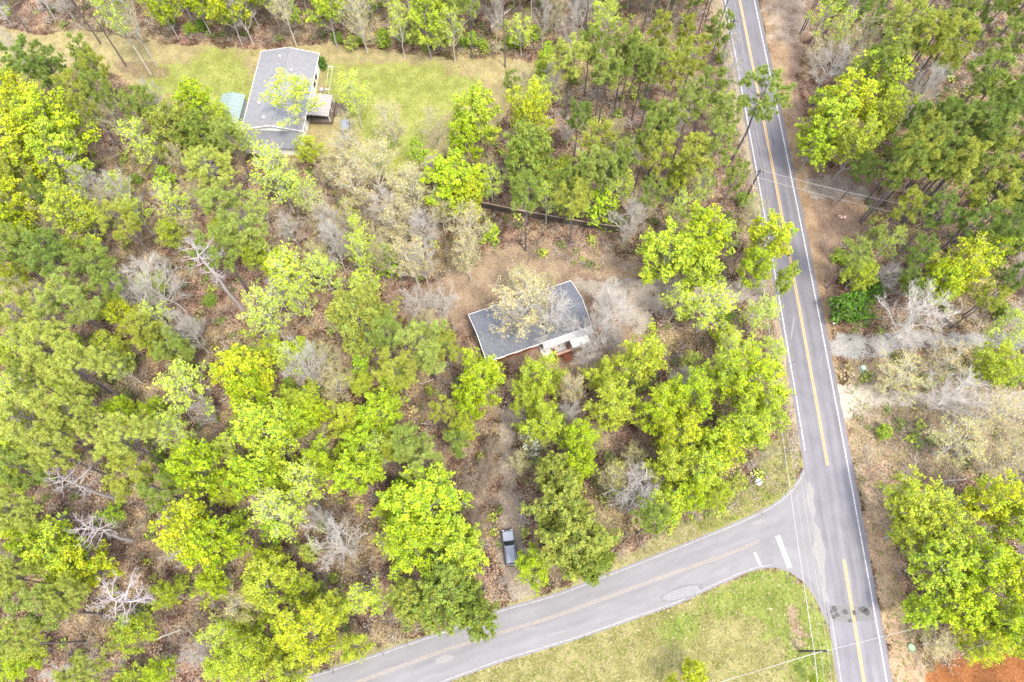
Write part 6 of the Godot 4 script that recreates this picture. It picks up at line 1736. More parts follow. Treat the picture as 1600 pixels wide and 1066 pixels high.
func tree_list_3() -> Array:
	return [
		["P", 32.0, -146.2, 2.43, 15.0, "small green pine above the transformer pole, upper leftmost"],
		["S", 71.6, -145.9, 1.85, 6.5, "large slender green sapling above the transformer pole, rightmost"],
		["U", 92.4, -146.2, 1.49, 1.9, "low green shrub near the top right corner, upper second from left"],
		["P", 107.2, -146.6, 2.66, 15.7, "small green pine near the top right corner, upper second from left"],
		["B", -117.8, -143.4, 2.89, 8.3, "bare pale-branched tree near the top left corner, leftmost"],
		["B", -112.7, -142.5, 2.94, 7.9, "bare pale-branched tree near the top left corner, second from left"],
		["B", -109.1, -141.3, 2.42, 10.6, "small bare pale-branched tree near the top left corner, third from left"],
		["T", -103.5, -142.4, 3.12, 9.3, "large tan budding tree near the top left corner"],
		["T", -95.9, -144.8, 2.72, 6.7, "tan budding tree near the top left corner, rightmost"],
		["B", -92.0, -144.3, 2.22, 6.4, "small bare pale-branched tree near the top left corner, rightmost"],
		["Y", -86.7, -143.6, 3.26, 9.9, "half-leafed pale-branched tree above the leaning lawn trunks"],
		["P", -81.0, -142.3, 2.53, 15.8, "small green pine above the leaning lawn trunks, third from left"],
		["P", -75.1, -142.1, 3.24, 16.3, "large green pine above the leaning lawn trunks, leftmost"],
		["P", -58.4, -142.0, 2.71, 13.6, "small green pine above the leaning lawn trunks, rightmost"],
		["L", -54.7, -143.5, 4.12, 14.0, "bright lime leafy tree above the leaning lawn trunks, rightmost"],
		["P", -48.9, -143.3, 3.35, 13.2, "large green pine right of the leaning lawn trunks"],
		["Y", -44.3, -143.1, 2.55, 8.8, "small half-leafed pale-branched tree above the white house, second from left"],
		["P", -41.1, -143.7, 3.42, 15.4, "large green pine above the white house, rightmost"],
		["P", -36.1, -142.1, 3.45, 16.4, "large green pine near the middle of the top edge, upper leftmost"],
		["B", -24.1, -143.8, 2.09, 9.4, "small bare pale-branched tree near the middle of the top edge, upper leftmost"],
		["L", -20.7, -141.6, 3.99, 14.0, "bright lime leafy tree near the middle of the top edge, upper second from left"],
		["P", -11.7, -144.8, 3.45, 13.3, "large green pine near the middle of the top edge, upper rightmost"],
		["P", -3.6, -142.7, 2.95, 14.6, "green pine near the middle of the top edge, upper second from left"],
		["L", 1.9, -142.5, 3.70, 14.0, "bright lime leafy tree near the middle of the top edge, upper third from left"],
		["T", 5.4, -141.6, 2.14, 6.4, "small tan budding tree near the middle of the top edge, third from left"],
		["P", 13.3, -144.8, 3.08, 14.4, "green pine near the middle of the top edge, upper rightmost"],
		["L", 18.7, -142.5, 3.41, 14.0, "bright lime leafy tree near the middle of the top edge, upper fifth from left"],
		["P", 27.0, -142.0, 3.42, 13.3, "large green pine near the middle of the top edge, lower rightmost"],
		["L", 33.7, -144.0, 3.47, 14.0, "bright lime leafy tree above the transformer pole, second from left"],
		["S", 39.3, -143.0, 1.88, 5.7, "large slender green sapling above the transformer pole, leftmost"],
		["P", 57.2, -140.7, 2.73, 15.9, "green pine above the transformer pole, upper rightmost"],
		["U", 65.5, -143.9, 1.49, 1.4, "low green shrub above the transformer pole"],
		["Y", 73.0, -141.8, 2.25, 9.6, "small half-leafed pale-branched tree near the top right corner"],
		["R", 80.1, -142.4, 3.22, 13.6, "large dark green pine near the top right corner, leftmost"],
		["S", 86.6, -140.9, 1.33, 6.7, "small slender green sapling near the top right corner, leftmost"],
		["U", 88.6, -143.4, 1.60, 1.3, "low green shrub near the top right corner, upper leftmost"],
		["S", 97.6, -141.1, 1.63, 7.6, "slender green sapling near the top right corner, second from left"],
		["U", 100.3, -145.0, 1.53, 1.4, "low green shrub near the top right corner, upper third from left"],
		["B", 106.9, -143.4, 2.31, 9.1, "small bare pale-branched tree near the top right corner, third from left"],
		["S", 117.9, -141.1, 1.40, 5.1, "small slender green sapling near the top right corner, rightmost"],
		["U", 119.5, -144.5, 1.49, 2.2, "low green shrub near the top right corner, upper rightmost"],
		["T", -118.8, -136.7, 2.87, 6.5, "tan budding tree near the top left corner, leftmost"],
		["T", -111.4, -136.2, 2.29, 10.8, "small tan budding tree near the top left corner, leftmost"],
		["B", -107.8, -137.8, 2.79, 8.7, "bare pale-branched tree near the top left corner, third from left"],
		["S", -102.0, -135.6, 1.87, 5.9, "large slender green sapling near the top left corner"],
		["Y", -97.3, -138.5, 2.71, 10.9, "half-leafed pale-branched tree near the top left corner, rightmost"],
		["P", -92.8, -136.9, 2.73, 14.4, "green pine near the top left corner, upper third from left"],
		["B", -85.0, -139.8, 3.09, 8.3, "large bare pale-branched tree above the leaning lawn trunks, leftmost"],
		["P", -81.5, -137.7, 3.01, 14.4, "green pine above the leaning lawn trunks"],
		["B", -74.2, -137.0, 3.12, 8.1, "large bare pale-branched tree above the leaning lawn trunks, second from left"],
		["P", -69.7, -135.9, 2.65, 16.9, "small green pine above the leaning lawn trunks, fourth from left"],
		["P", -64.9, -139.3, 3.43, 15.3, "large green pine above the leaning lawn trunks, second from left"],
		["P", -60.0, -139.2, 3.22, 17.6, "large green pine above the leaning lawn trunks, rightmost"],
		["S", -56.7, -137.5, 1.90, 5.5, "large slender green sapling right of the leaning lawn trunks"],
		["P", -51.1, -137.3, 2.90, 15.7, "green pine right of the leaning lawn trunks"],
		["P", -44.3, -136.3, 3.39, 15.5, "large green pine above the white house, leftmost"],
		["B", -40.2, -137.5, 2.85, 7.5, "bare pale-branched tree above the white house"],
		["S", -34.3, -138.1, 1.57, 6.0, "slender green sapling above the open lawn, leftmost"],
		["L", -31.1, -139.4, 4.20, 14.0, "large bright lime leafy tree near the middle of the top edge, leftmost"],
		["P", -24.5, -137.0, 2.97, 14.3, "green pine near the middle of the top edge, upper leftmost"],
		["T", -12.2, -137.6, 2.20, 9.1, "small tan budding tree near the middle of the top edge, leftmost"],
		["Y", -5.0, -139.5, 2.53, 11.6, "small half-leafed pale-branched tree near the middle of the top edge"],
		["S", 8.3, -137.5, 1.33, 4.8, "small slender green sapling near the middle of the top edge, rightmost"],
		["B", 12.1, -137.1, 2.36, 9.4, "small bare pale-branched tree near the middle of the top edge, upper rightmost"],
		["S", 17.6, -137.4, 1.51, 5.2, "slender green sapling near the middle of the top edge, rightmost"],
		["B", 24.5, -138.6, 2.69, 9.8, "bare pale-branched tree near the middle of the top edge, upper rightmost"],
		["L", 26.0, -135.5, 3.86, 14.0, "bright lime leafy tree near the middle of the top edge, upper rightmost"],
		["L", 34.8, -139.5, 3.24, 14.0, "small bright lime leafy tree above the transformer pole"],
		["P", 38.7, -138.5, 2.42, 15.6, "small green pine above the transformer pole, upper second from left"],
		["U", 64.5, -135.8, 1.48, 1.3, "low green shrub right of the transformer pole, leftmost"],
		["U", 69.3, -135.8, 1.32, 2.0, "small low green shrub right of the transformer pole"],
		["P", 75.7, -136.6, 3.13, 18.0, "green pine near the top right corner, upper leftmost"],
		["P", 84.1, -138.2, 3.39, 16.6, "large green pine near the top right corner, upper leftmost"],
		["B", 89.4, -138.3, 2.08, 10.9, "small bare pale-branched tree near the top right corner, leftmost"],
		["B", 97.6, -138.4, 2.72, 9.4, "bare pale-branched tree near the top right corner, leftmost"],
		["U", 102.1, -139.1, 1.32, 1.9, "small low green shrub near the top right corner, second from left"],
		["R", 108.1, -136.0, 2.79, 15.3, "small dark green pine near the top right corner, leftmost"],
		["U", 112.3, -137.6, 1.36, 2.2, "small low green shrub near the top right corner, rightmost"],
		["B", 119.7, -139.7, 2.88, 10.0, "bare pale-branched tree near the top right corner, rightmost"],
		["P", -110.2, -133.7, 3.17, 14.7, "green pine near the top left corner, upper second from left"],
		["B", -100.0, -130.7, 2.97, 8.0, "bare pale-branched tree near the top left corner, rightmost"],
		["T", -96.0, -131.2, 2.28, 9.3, "small tan budding tree near the top left corner, rightmost"],
		["B", -92.4, -133.5, 2.23, 10.2, "small bare pale-branched tree near the top left corner, fourth from left"],
		["P", -87.3, -134.6, 2.41, 15.1, "small green pine near the top left corner, rightmost"],
		["P", -82.7, -134.6, 2.52, 16.0, "small green pine above the leaning lawn trunks, second from left"],
		["T", -76.3, -132.7, 2.18, 8.7, "small tan budding tree above the leaning lawn trunks"],
		["L", -69.8, -132.8, 4.67, 14.0, "large bright lime leafy tree above the leaning lawn trunks, third from left"],
		["Y", -65.0, -134.4, 2.57, 8.8, "small half-leafed pale-branched tree above the leaning lawn trunks"],
		["S", -62.2, -133.3, 1.58, 5.4, "slender green sapling right of the leaning lawn trunks, leftmost"],
		["L", -57.0, -130.8, 4.00, 14.0, "bright lime leafy tree right of the leaning lawn trunks, second from left"],
		["T", -50.7, -132.4, 2.99, 8.0, "tan budding tree above the white house"],
		["Y", -45.7, -133.0, 2.32, 10.2, "small half-leafed pale-branched tree above the white house, leftmost"],
		["P", -41.4, -131.8, 3.30, 16.3, "large green pine above the white house, second from left"],
		["P", -33.9, -130.9, 3.41, 15.4, "large green pine above the open lawn"],
		["S", -29.7, -130.8, 1.54, 4.7, "slender green sapling above the open lawn, second from left"],
		["L", -25.1, -131.9, 4.13, 14.0, "bright lime leafy tree near the middle of the top edge, lower leftmost"],
		["B", -18.8, -130.6, 2.63, 6.8, "bare pale-branched tree near the middle of the top edge, upper leftmost"],
		["S", -15.6, -133.6, 1.44, 4.8, "slender green sapling near the middle of the top edge, leftmost"],
		["S", -10.3, -134.1, 1.39, 4.7, "small slender green sapling near the middle of the top edge, leftmost"],
		["P", -2.2, -132.4, 2.98, 14.5, "green pine near the middle of the top edge, middle second from left"],
		["P", 1.0, -134.4, 3.18, 15.3, "green pine near the middle of the top edge, upper third from left"],
		["L", 7.6, -133.2, 3.56, 14.0, "bright lime leafy tree near the middle of the top edge, upper fourth from left"],
		["B", 16.4, -133.7, 2.84, 7.0, "bare pale-branched tree near the middle of the top edge, upper second from left"],
		["B", 22.7, -130.8, 2.57, 8.3, "bare pale-branched tree near the middle of the top edge, upper third from left"],
		["L", 28.1, -130.9, 3.41, 14.0, "bright lime leafy tree above the transformer pole, leftmost"],
		["P", 33.0, -132.1, 2.78, 13.5, "green pine above the transformer pole, upper leftmost"],
		["L", 40.2, -134.3, 3.97, 14.0, "bright lime leafy tree above the transformer pole, rightmost"],
		["U", 69.6, -131.7, 1.62, 2.2, "low green shrub right of the transformer pole, rightmost"],
		["S", 73.6, -131.9, 1.88, 6.9, "large slender green sapling near the top right corner, leftmost"],
		["Y", 79.7, -132.1, 3.20, 12.8, "half-leafed pale-branched tree near the top right corner, leftmost"],
		["S", 83.6, -132.5, 1.76, 5.7, "large slender green sapling near the top right corner, second from left"],
		["U", 89.7, -131.2, 1.54, 1.9, "low green shrub near the top right corner, lower leftmost"],
		["U", 93.6, -130.4, 1.60, 2.3, "low green shrub near the top right corner, lower second from left"],
		["U", 101.1, -130.7, 1.77, 1.6, "large low green shrub near the top right corner, upper rightmost"],
		["U", 105.4, -133.5, 1.46, 2.3, "low green shrub near the top right corner, upper fourth from left"],
		["B", 112.4, -132.2, 2.82, 10.5, "bare pale-branched tree near the top right corner, second from left"],
		["P", 117.4, -131.0, 2.42, 14.5, "small green pine near the top right corner, upper rightmost"],
		["S", -114.1, -128.4, 1.36, 5.5, "small slender green sapling near the top left corner"],
		["B", -107.6, -129.4, 2.17, 8.5, "small bare pale-branched tree near the top left corner, second from left"],
		["P", -100.3, -126.9, 3.01, 16.6, "green pine near the top left corner, lower second from left"],
		["P", -93.5, -127.1, 2.88, 15.2, "green pine near the top left corner, lower third from left"],
		["S", -84.7, -128.1, 1.86, 4.3, "large slender green sapling above the leaning lawn trunks"],
		["L", -80.4, -129.2, 4.15, 14.0, "large bright lime leafy tree above the leaning lawn trunks, leftmost"],
		["B", -67.4, -128.5, 2.12, 9.6, "small bare pale-branched tree above the leaning lawn trunks"],
		["B", -13.6, -127.3, 2.82, 10.0, "bare pale-branched tree near the middle of the top edge, lower leftmost"],
		["P", -9.7, -127.6, 2.83, 13.1, "green pine near the middle of the top edge, middle leftmost"],
		["S", 2.9, -128.4, 1.81, 6.4, "large slender green sapling near the middle of the top edge"],
		["P", 13.4, -128.0, 2.45, 14.7, "small green pine near the middle of the top edge, rightmost"],
		["Y", 29.6, -125.1, 3.08, 9.9, "half-leafed pale-branched tree above the transformer pole"],
		["Y", 33.4, -126.8, 2.67, 11.7, "small half-leafed pale-branched tree above the transformer pole"],
		["B", 42.3, -126.5, 2.53, 10.0, "bare pale-branched tree above the transformer pole"],
		["U", 70.3, -126.6, 1.49, 2.2, "low green shrub above the pines' road overhang"],
		["U", 76.2, -128.0, 1.32, 2.4, "small low green shrub right of the pines' road overhang"],
		["U", 97.8, -127.9, 1.65, 2.5, "large low green shrub near the top right corner, upper second from left"],
		["P", -111.8, -124.0, 2.93, 14.9, "green pine near the top left corner, lower leftmost"],
		["B", -105.9, -121.7, 2.71, 6.6, "bare pale-branched tree left of the lawn's left end, leftmost"],
		["B", -97.3, -123.7, 3.10, 7.8, "large bare pale-branched tree near the top left corner"],
		["B", -93.0, -123.3, 2.52, 7.4, "small bare pale-branched tree above the lawn's left end"],
		["S", -84.7, -123.6, 1.73, 5.4, "slender green sapling left of the leaning lawn trunks"],
		["P", -82.6, -122.3, 2.45, 14.2, "small green pine above the leaning lawn trunks, leftmost"],
		["S", -58.8, -120.0, 1.52, 6.2, "slender green sapling right of the leaning lawn trunks, rightmost"],
		["L", -53.5, -121.1, 4.72, 14.0, "large bright lime leafy tree right of the leaning lawn trunks"],
		["Y", -49.2, -121.2, 2.98, 10.3, "half-leafed pale-branched tree above the white house"],
		["S", -44.9, -120.0, 1.34, 7.3, "small slender green sapling above the white house"],
		["P", -36.0, -120.9, 2.63, 13.8, "small green pine above the white house"],
		["L", -29.5, -122.5, 3.57, 14.0, "bright lime leafy tree above the open lawn"],
		["Y", -25.1, -122.5, 2.31, 11.0, "small half-leafed pale-branched tree above the open lawn"],
		["S", -18.1, -120.4, 1.56, 6.2, "slender green sapling above the open lawn, rightmost"],
		["L", -12.1, -121.4, 3.80, 14.0, "bright lime leafy tree near the middle of the top edge, lower third from left"],
		["B", -8.2, -121.7, 2.33, 6.7, "small bare pale-branched tree near the middle of the top edge, lower leftmost"],
	]
func tree_list_4() -> Array:
	return [
		["P", -4.6, -120.0, 2.78, 13.7, "green pine near the middle of the top edge, lower second from left"],
		["P", 8.9, -121.3, 3.13, 15.2, "green pine near the middle of the top edge, lower third from left"],
		["B", 14.6, -120.8, 3.05, 8.5, "large bare pale-branched tree near the middle of the top edge"],
		["B", 16.1, -123.7, 2.49, 9.8, "small bare pale-branched tree near the middle of the top edge, lower rightmost"],
		["B", 71.3, -123.1, 3.10, 8.9, "large bare pale-branched tree above the pines' road overhang"],
		["S", 85.3, -119.9, 1.81, 5.5, "large slender green sapling near the top right corner, rightmost"],
		["B", 94.8, -123.6, 2.22, 10.4, "small bare pale-branched tree near the top right corner, second from left"],
		["P", 99.5, -122.5, 2.71, 13.7, "small green pine near the top right corner, lower third from left"],
		["S", 112.0, -120.9, 1.56, 4.1, "slender green sapling near the top right corner, rightmost"],
		["L", -69.8, -117.7, 3.47, 14.0, "bright lime leafy tree above the leaning lawn trunks, leftmost"],
		["B", -3.2, -117.0, 2.59, 10.4, "bare pale-branched tree near the middle of the top edge, lower second from left"],
		["T", 9.2, -118.0, 2.25, 9.2, "small tan budding tree near the middle of the top edge, rightmost"],
		["Y", 18.8, -116.5, 3.01, 10.0, "half-leafed pale-branched tree near the middle of the top edge, rightmost"],
		["P", 35.3, -114.8, 2.39, 17.1, "small green pine above the transformer pole, lower leftmost"],
		["R", 62.5, -117.1, 2.29, 13.7, "small dark green pine right of the transformer pole"],
		["P", 69.3, -116.8, 2.69, 15.7, "small green pine near the top right corner, lower leftmost"],
		["S", 81.6, -117.5, 1.72, 5.9, "slender green sapling near the top right corner, leftmost"],
		["U", 85.2, -115.4, 1.78, 1.2, "large low green shrub near the top right corner, upper leftmost"],
		["U", 90.4, -117.4, 1.41, 1.8, "small low green shrub near the top right corner, leftmost"],
		["U", 96.2, -118.1, 1.78, 2.4, "large low green shrub near the top right corner, upper third from left"],
		["R", 104.4, -115.5, 2.79, 12.7, "small dark green pine near the top right corner, rightmost"],
		["U", 111.3, -116.6, 1.49, 1.2, "low green shrub near the top right corner, lower fourth from left"],
		["Y", -110.9, -111.7, 2.77, 10.3, "half-leafed pale-branched tree near the top left corner, leftmost"],
		["P", -8.2, -112.5, 2.79, 17.7, "green pine near the middle of the top edge, lower leftmost"],
		["Y", 1.9, -113.1, 3.23, 9.5, "half-leafed pale-branched tree near the middle of the top edge, second from left"],
		["S", 7.2, -112.0, 1.32, 4.3, "small slender green sapling near the middle of the top edge, third from left"],
		["U", 21.0, -109.5, 1.67, 1.9, "large low green shrub left of the transformer pole, leftmost"],
		["T", 29.8, -110.0, 2.33, 10.5, "small tan budding tree left of the transformer pole"],
		["U", 33.2, -111.9, 1.31, 1.5, "small low green shrub left of the transformer pole"],
		["U", 42.7, -111.4, 1.40, 2.5, "small low green shrub above the pines' road overhang"],
		["R", 68.7, -111.3, 3.11, 14.6, "dark green pine right of the pines' road overhang"],
		["U", 74.0, -112.6, 1.71, 2.5, "large low green shrub right of the pines' road overhang"],
		["P", 96.1, -111.3, 2.84, 15.8, "green pine near the top right corner, lower fourth from left"],
		["R", 101.2, -110.2, 3.00, 15.8, "dark green pine near the top right corner, upper second from left"],
		["P", 113.2, -113.2, 2.33, 13.1, "small green pine near the top right corner, lower rightmost"],
		["O", -109.2, -104.5, 2.62, 9.2, "small yellow-olive leafy tree near the top left corner"],
		["U", -102.7, -107.5, 1.69, 1.3, "large low green shrub left of the lawn's left end"],
		["B", -97.7, -108.2, 2.54, 10.6, "bare pale-branched tree left of the lawn's left end, rightmost"],
		["T", -84.7, -104.8, 2.40, 8.5, "small tan budding tree right of the lawn's left end"],
		["U", 12.3, -105.9, 1.22, 2.5, "small low green shrub near the middle of the top edge, rightmost"],
		["U", 19.1, -106.1, 1.56, 2.1, "low green shrub left of the transformer pole"],
		["Y", 23.9, -108.5, 2.88, 9.6, "half-leafed pale-branched tree left of the transformer pole"],
		["Y", 33.4, -106.9, 3.34, 9.3, "large half-leafed pale-branched tree left of the transformer pole"],
		["P", 38.3, -104.8, 2.73, 17.6, "green pine above the transformer pole, lower third from left"],
		["B", 42.7, -108.6, 2.23, 10.4, "small bare pale-branched tree above the transformer pole"],
		["U", 97.1, -105.7, 1.76, 2.1, "large low green shrub near the top right corner, lower leftmost"],
		["P", 102.9, -104.7, 3.17, 15.1, "green pine near the top right corner, lower rightmost"],
		["U", 106.6, -106.2, 1.70, 2.2, "large low green shrub near the top right corner, lower rightmost"],
		["U", 110.0, -105.9, 1.52, 2.0, "low green shrub near the top right corner, lower rightmost"],
		["Y", -102.9, -101.1, 3.12, 9.9, "half-leafed pale-branched tree left of the lawn's left end, rightmost"],
		["Y", -95.5, -103.1, 2.43, 9.5, "small half-leafed pale-branched tree left of the lawn's left end, rightmost"],
		["S", -91.1, -102.1, 1.44, 7.0, "slender green sapling below the lawn's left end"],
		["P", -79.2, -100.0, 2.48, 13.5, "small green pine right of the lawn's left end, rightmost"],
		["T", 1.3, -100.1, 3.05, 10.2, "tan budding tree right of the open lawn"],
		["B", 7.6, -100.5, 2.76, 9.8, "bare pale-branched tree near the middle of the top edge, lower third from left"],
		["P", 14.5, -102.3, 2.83, 16.8, "green pine near the middle of the top edge, lower fourth from left"],
		["U", 26.7, -99.3, 1.73, 1.4, "large low green shrub left of the transformer pole, rightmost"],
		["T", 34.9, -100.4, 2.48, 7.6, "tan budding tree left of the transformer pole"],
		["B", 43.0, -102.9, 2.62, 9.1, "bare pale-branched tree right of the transformer pole"],
		["P", 81.0, -101.5, 3.43, 13.0, "large green pine near the top right corner, middle second from left"],
		["U", 99.2, -102.9, 1.69, 2.4, "large low green shrub near the top right corner, lower third from left"],
		["U", 105.0, -100.8, 1.73, 1.2, "large low green shrub near the top right corner, lower fourth from left"],
		["U", -106.3, -97.4, 1.30, 1.9, "small low green shrub left of the lawn's left end"],
		["T", -101.0, -97.9, 2.64, 10.3, "tan budding tree left of the lawn's left end"],
		["O", -98.1, -96.9, 2.80, 7.3, "yellow-olive leafy tree below the lawn's left end, leftmost"],
		["O", -92.3, -95.1, 3.25, 8.9, "yellow-olive leafy tree below the lawn's left end, rightmost"],
		["O", -69.8, -96.2, 2.61, 7.9, "small yellow-olive leafy tree below the leaning lawn trunks"],
		["U", -67.3, -97.7, 1.71, 1.4, "large low green shrub left of the turquoise shed"],
		["Y", 5.3, -95.6, 3.31, 11.2, "large half-leafed pale-branched tree right of the open lawn"],
		["Y", 39.7, -94.7, 2.70, 9.0, "small half-leafed pale-branched tree left of the pines' road overhang, rightmost"],
		["S", 59.7, -98.1, 1.89, 5.8, "large slender green sapling right of the pines' road overhang"],
		["Y", 93.9, -96.9, 3.10, 8.5, "half-leafed pale-branched tree near the top right corner, second from left"],
		["Y", 101.2, -97.1, 3.32, 12.5, "large half-leafed pale-branched tree near the top right corner"],
		["B", 108.2, -97.6, 2.20, 10.2, "small bare pale-branched tree near the top right corner, rightmost"],
		["Y", -106.1, -92.4, 3.07, 8.4, "half-leafed pale-branched tree left of the lawn's left end, leftmost"],
		["Y", -103.1, -89.6, 2.33, 8.9, "small half-leafed pale-branched tree left of the lawn's left end, leftmost"],
		["B", -95.3, -90.3, 2.46, 6.3, "small bare pale-branched tree below the lawn's left end"],
		["T", -91.5, -91.0, 3.05, 8.3, "tan budding tree below the lawn's left end, rightmost"],
		["Y", -79.1, -93.0, 2.82, 9.3, "half-leafed pale-branched tree below the lawn's left end, rightmost"],
		["T", -61.5, -89.1, 2.18, 7.1, "small tan budding tree left of the turquoise shed"],
		["B", 10.6, -89.6, 2.40, 7.6, "small bare pale-branched tree above the board fence"],
		["U", 28.3, -89.8, 1.40, 2.4, "small low green shrub left of the pines' road overhang"],
		["B", 31.7, -91.0, 2.27, 8.3, "small bare pale-branched tree below the transformer pole"],
		["Y", 37.8, -91.5, 2.25, 9.1, "small half-leafed pale-branched tree left of the pines' road overhang, leftmost"],
		["Y", 70.4, -89.6, 2.40, 8.4, "small half-leafed pale-branched tree above the pale turn-in"],
		["U", 86.0, -90.3, 1.60, 1.9, "low green shrub right of the pale turn-in"],
		["P", 88.6, -91.7, 2.70, 13.6, "small green pine near the top right corner, lower second from left"],
		["U", 94.1, -89.5, 1.77, 2.6, "large low green shrub near the top right corner, lower second from left"],
		["U", 103.0, -92.7, 1.63, 2.1, "low green shrub near the top right corner, lower third from left"],
		["S", -100.9, -85.4, 1.85, 7.1, "large slender green sapling below the lawn's left end"],
		["O", -97.7, -83.6, 3.45, 9.4, "large yellow-olive leafy tree below the lawn's left end, leftmost"],
		["T", -90.5, -86.6, 2.67, 9.9, "tan budding tree below the lawn's left end, leftmost"],
		["Y", -48.2, -85.1, 3.00, 11.7, "half-leafed pale-branched tree below the turquoise shed"],
		["B", -44.3, -84.3, 2.30, 7.4, "small bare pale-branched tree right of the turquoise shed"],
		["O", -37.6, -85.2, 2.81, 7.1, "yellow-olive leafy tree left of the light blue car"],
		["T", -24.0, -83.9, 2.58, 8.5, "tan budding tree right of the light blue car"],
		["S", -17.5, -84.7, 1.52, 7.5, "slender green sapling left of the big lime tree by the fence"],
		["Y", 2.6, -83.5, 2.79, 8.8, "half-leafed pale-branched tree above the board fence"],
		["U", 5.9, -84.1, 1.43, 1.8, "low green shrub above the board fence"],
		["T", 18.9, -86.7, 2.49, 10.7, "tan budding tree above the board fence"],
		["B", 23.0, -84.6, 3.07, 8.5, "large bare pale-branched tree right of the board fence, rightmost"],
		["R", 70.4, -84.8, 2.93, 16.6, "dark green pine right of the pale turn-in, leftmost"],
		["P", 74.4, -87.1, 3.13, 13.2, "green pine right of the pale turn-in, upper third from left"],
		["Y", 100.0, -87.1, 3.26, 11.9, "half-leafed pale-branched tree near the top right corner, rightmost"],
		["T", -103.5, -82.2, 2.17, 8.9, "small tan budding tree below the lawn's left end"],
		["U", -97.5, -79.7, 1.64, 2.5, "large low green shrub below the lawn's left end"],
		["U", -90.2, -78.3, 1.20, 1.3, "small low green shrub near the left edge's middle, rightmost"],
		["U", -70.4, -81.4, 1.21, 1.8, "small low green shrub above the tall leaning snag"],
		["S", -63.7, -79.9, 1.75, 5.7, "large slender green sapling left of the turquoise shed"],
		["T", -59.4, -81.4, 2.87, 10.6, "tan budding tree left of the turquoise shed"],
		["B", -55.3, -80.5, 2.85, 9.2, "bare pale-branched tree below the turquoise shed"],
		["P", -49.0, -81.6, 3.34, 16.7, "large green pine below the turquoise shed"],
		["U", -42.6, -79.5, 1.72, 2.4, "large low green shrub left of the light blue car"],
		["T", -40.8, -81.5, 2.29, 6.5, "small tan budding tree left of the light blue car"],
		["T", -32.7, -78.6, 2.35, 9.9, "small tan budding tree below the light blue car"],
		["T", -18.1, -78.6, 2.45, 7.8, "small tan budding tree left of the big lime tree by the fence, rightmost"],
		["B", -14.4, -80.1, 2.49, 8.3, "small bare pale-branched tree left of the big lime tree by the fence"],
		["T", -4.0, -81.4, 2.26, 6.9, "small tan budding tree right of the big lime tree by the fence"],
		["O", 9.4, -80.8, 2.63, 7.0, "small yellow-olive leafy tree above the board fence"],
		["T", 17.7, -79.9, 2.69, 10.6, "tan budding tree right of the board fence"],
		["O", 32.6, -82.1, 3.05, 8.8, "yellow-olive leafy tree left of the two-wire road crossing, rightmost"],
		["U", 97.4, -79.7, 1.49, 1.3, "low green shrub near the right edge's middle, second from left"],
		["U", 100.7, -81.0, 1.34, 1.6, "small low green shrub near the right edge's middle, leftmost"],
		["S", -101.5, -76.0, 1.52, 6.3, "slender green sapling near the left edge's middle"],
		["Y", -97.9, -74.0, 2.90, 12.9, "half-leafed pale-branched tree below the lawn's left end, leftmost"],
		["O", -90.6, -76.5, 3.43, 9.1, "large yellow-olive leafy tree below the lawn's left end, rightmost"],
		["P", -87.8, -74.8, 3.04, 16.8, "green pine below the lawn's left end, leftmost"],
		["P", -82.5, -74.4, 3.01, 17.5, "green pine below the lawn's left end, second from left"],
		["Y", -68.9, -74.4, 3.31, 10.4, "large half-leafed pale-branched tree left of the tall leaning snag"],
		["B", -60.7, -73.3, 2.85, 9.3, "bare pale-branched tree above the tall leaning snag, leftmost"],
		["T", -56.8, -75.2, 2.84, 8.0, "tan budding tree above the tall leaning snag, rightmost"],
		["Y", -3.6, -76.9, 3.22, 8.7, "half-leafed pale-branched tree right of the big lime tree by the fence"],
		["U", 42.8, -76.3, 1.71, 2.2, "large low green shrub left of the two-wire road crossing"],
		["U", 86.1, -76.4, 1.61, 2.5, "low green shrub above the big bare tree"],
		["P", 92.2, -77.2, 3.39, 13.3, "large green pine near the top right corner, lower rightmost"],
		["S", 96.7, -77.1, 1.67, 6.2, "slender green sapling near the right edge's middle"],
		["U", 101.2, -74.9, 1.33, 2.5, "small low green shrub near the right edge's middle, rightmost"],
		["T", -100.3, -71.3, 2.40, 7.1, "small tan budding tree near the left edge's middle, leftmost"],
		["B", -98.8, -67.9, 2.57, 10.8, "bare pale-branched tree near the left edge's middle, leftmost"],
		["T", -93.2, -70.8, 2.37, 9.4, "small tan budding tree near the left edge's middle, rightmost"],
		["S", -77.6, -72.1, 1.59, 4.7, "slender green sapling left of the tall leaning snag"],
		["T", -70.9, -71.7, 2.82, 10.6, "tan budding tree left of the tall leaning snag"],
		["Y", -65.0, -69.5, 2.78, 10.9, "half-leafed pale-branched tree left of the tall leaning snag, leftmost"],
		["T", -55.8, -67.9, 2.46, 8.6, "tan budding tree above the tall leaning snag, leftmost"],
		["B", -47.8, -69.7, 2.60, 7.4, "bare pale-branched tree above the tall leaning snag, rightmost"],
		["Y", -43.8, -70.7, 2.85, 11.2, "half-leafed pale-branched tree above the tall leaning snag"],
		["T", -28.7, -68.3, 3.11, 10.6, "large tan budding tree below the light blue car, second from left"],
		["S", -3.7, -68.2, 1.47, 5.0, "slender green sapling left of the board fence"],
		["Y", 6.2, -72.0, 2.64, 12.3, "small half-leafed pale-branched tree above the board fence, leftmost"],
		["P", 10.4, -68.0, 3.28, 16.9, "large green pine right of the board fence"],
	]
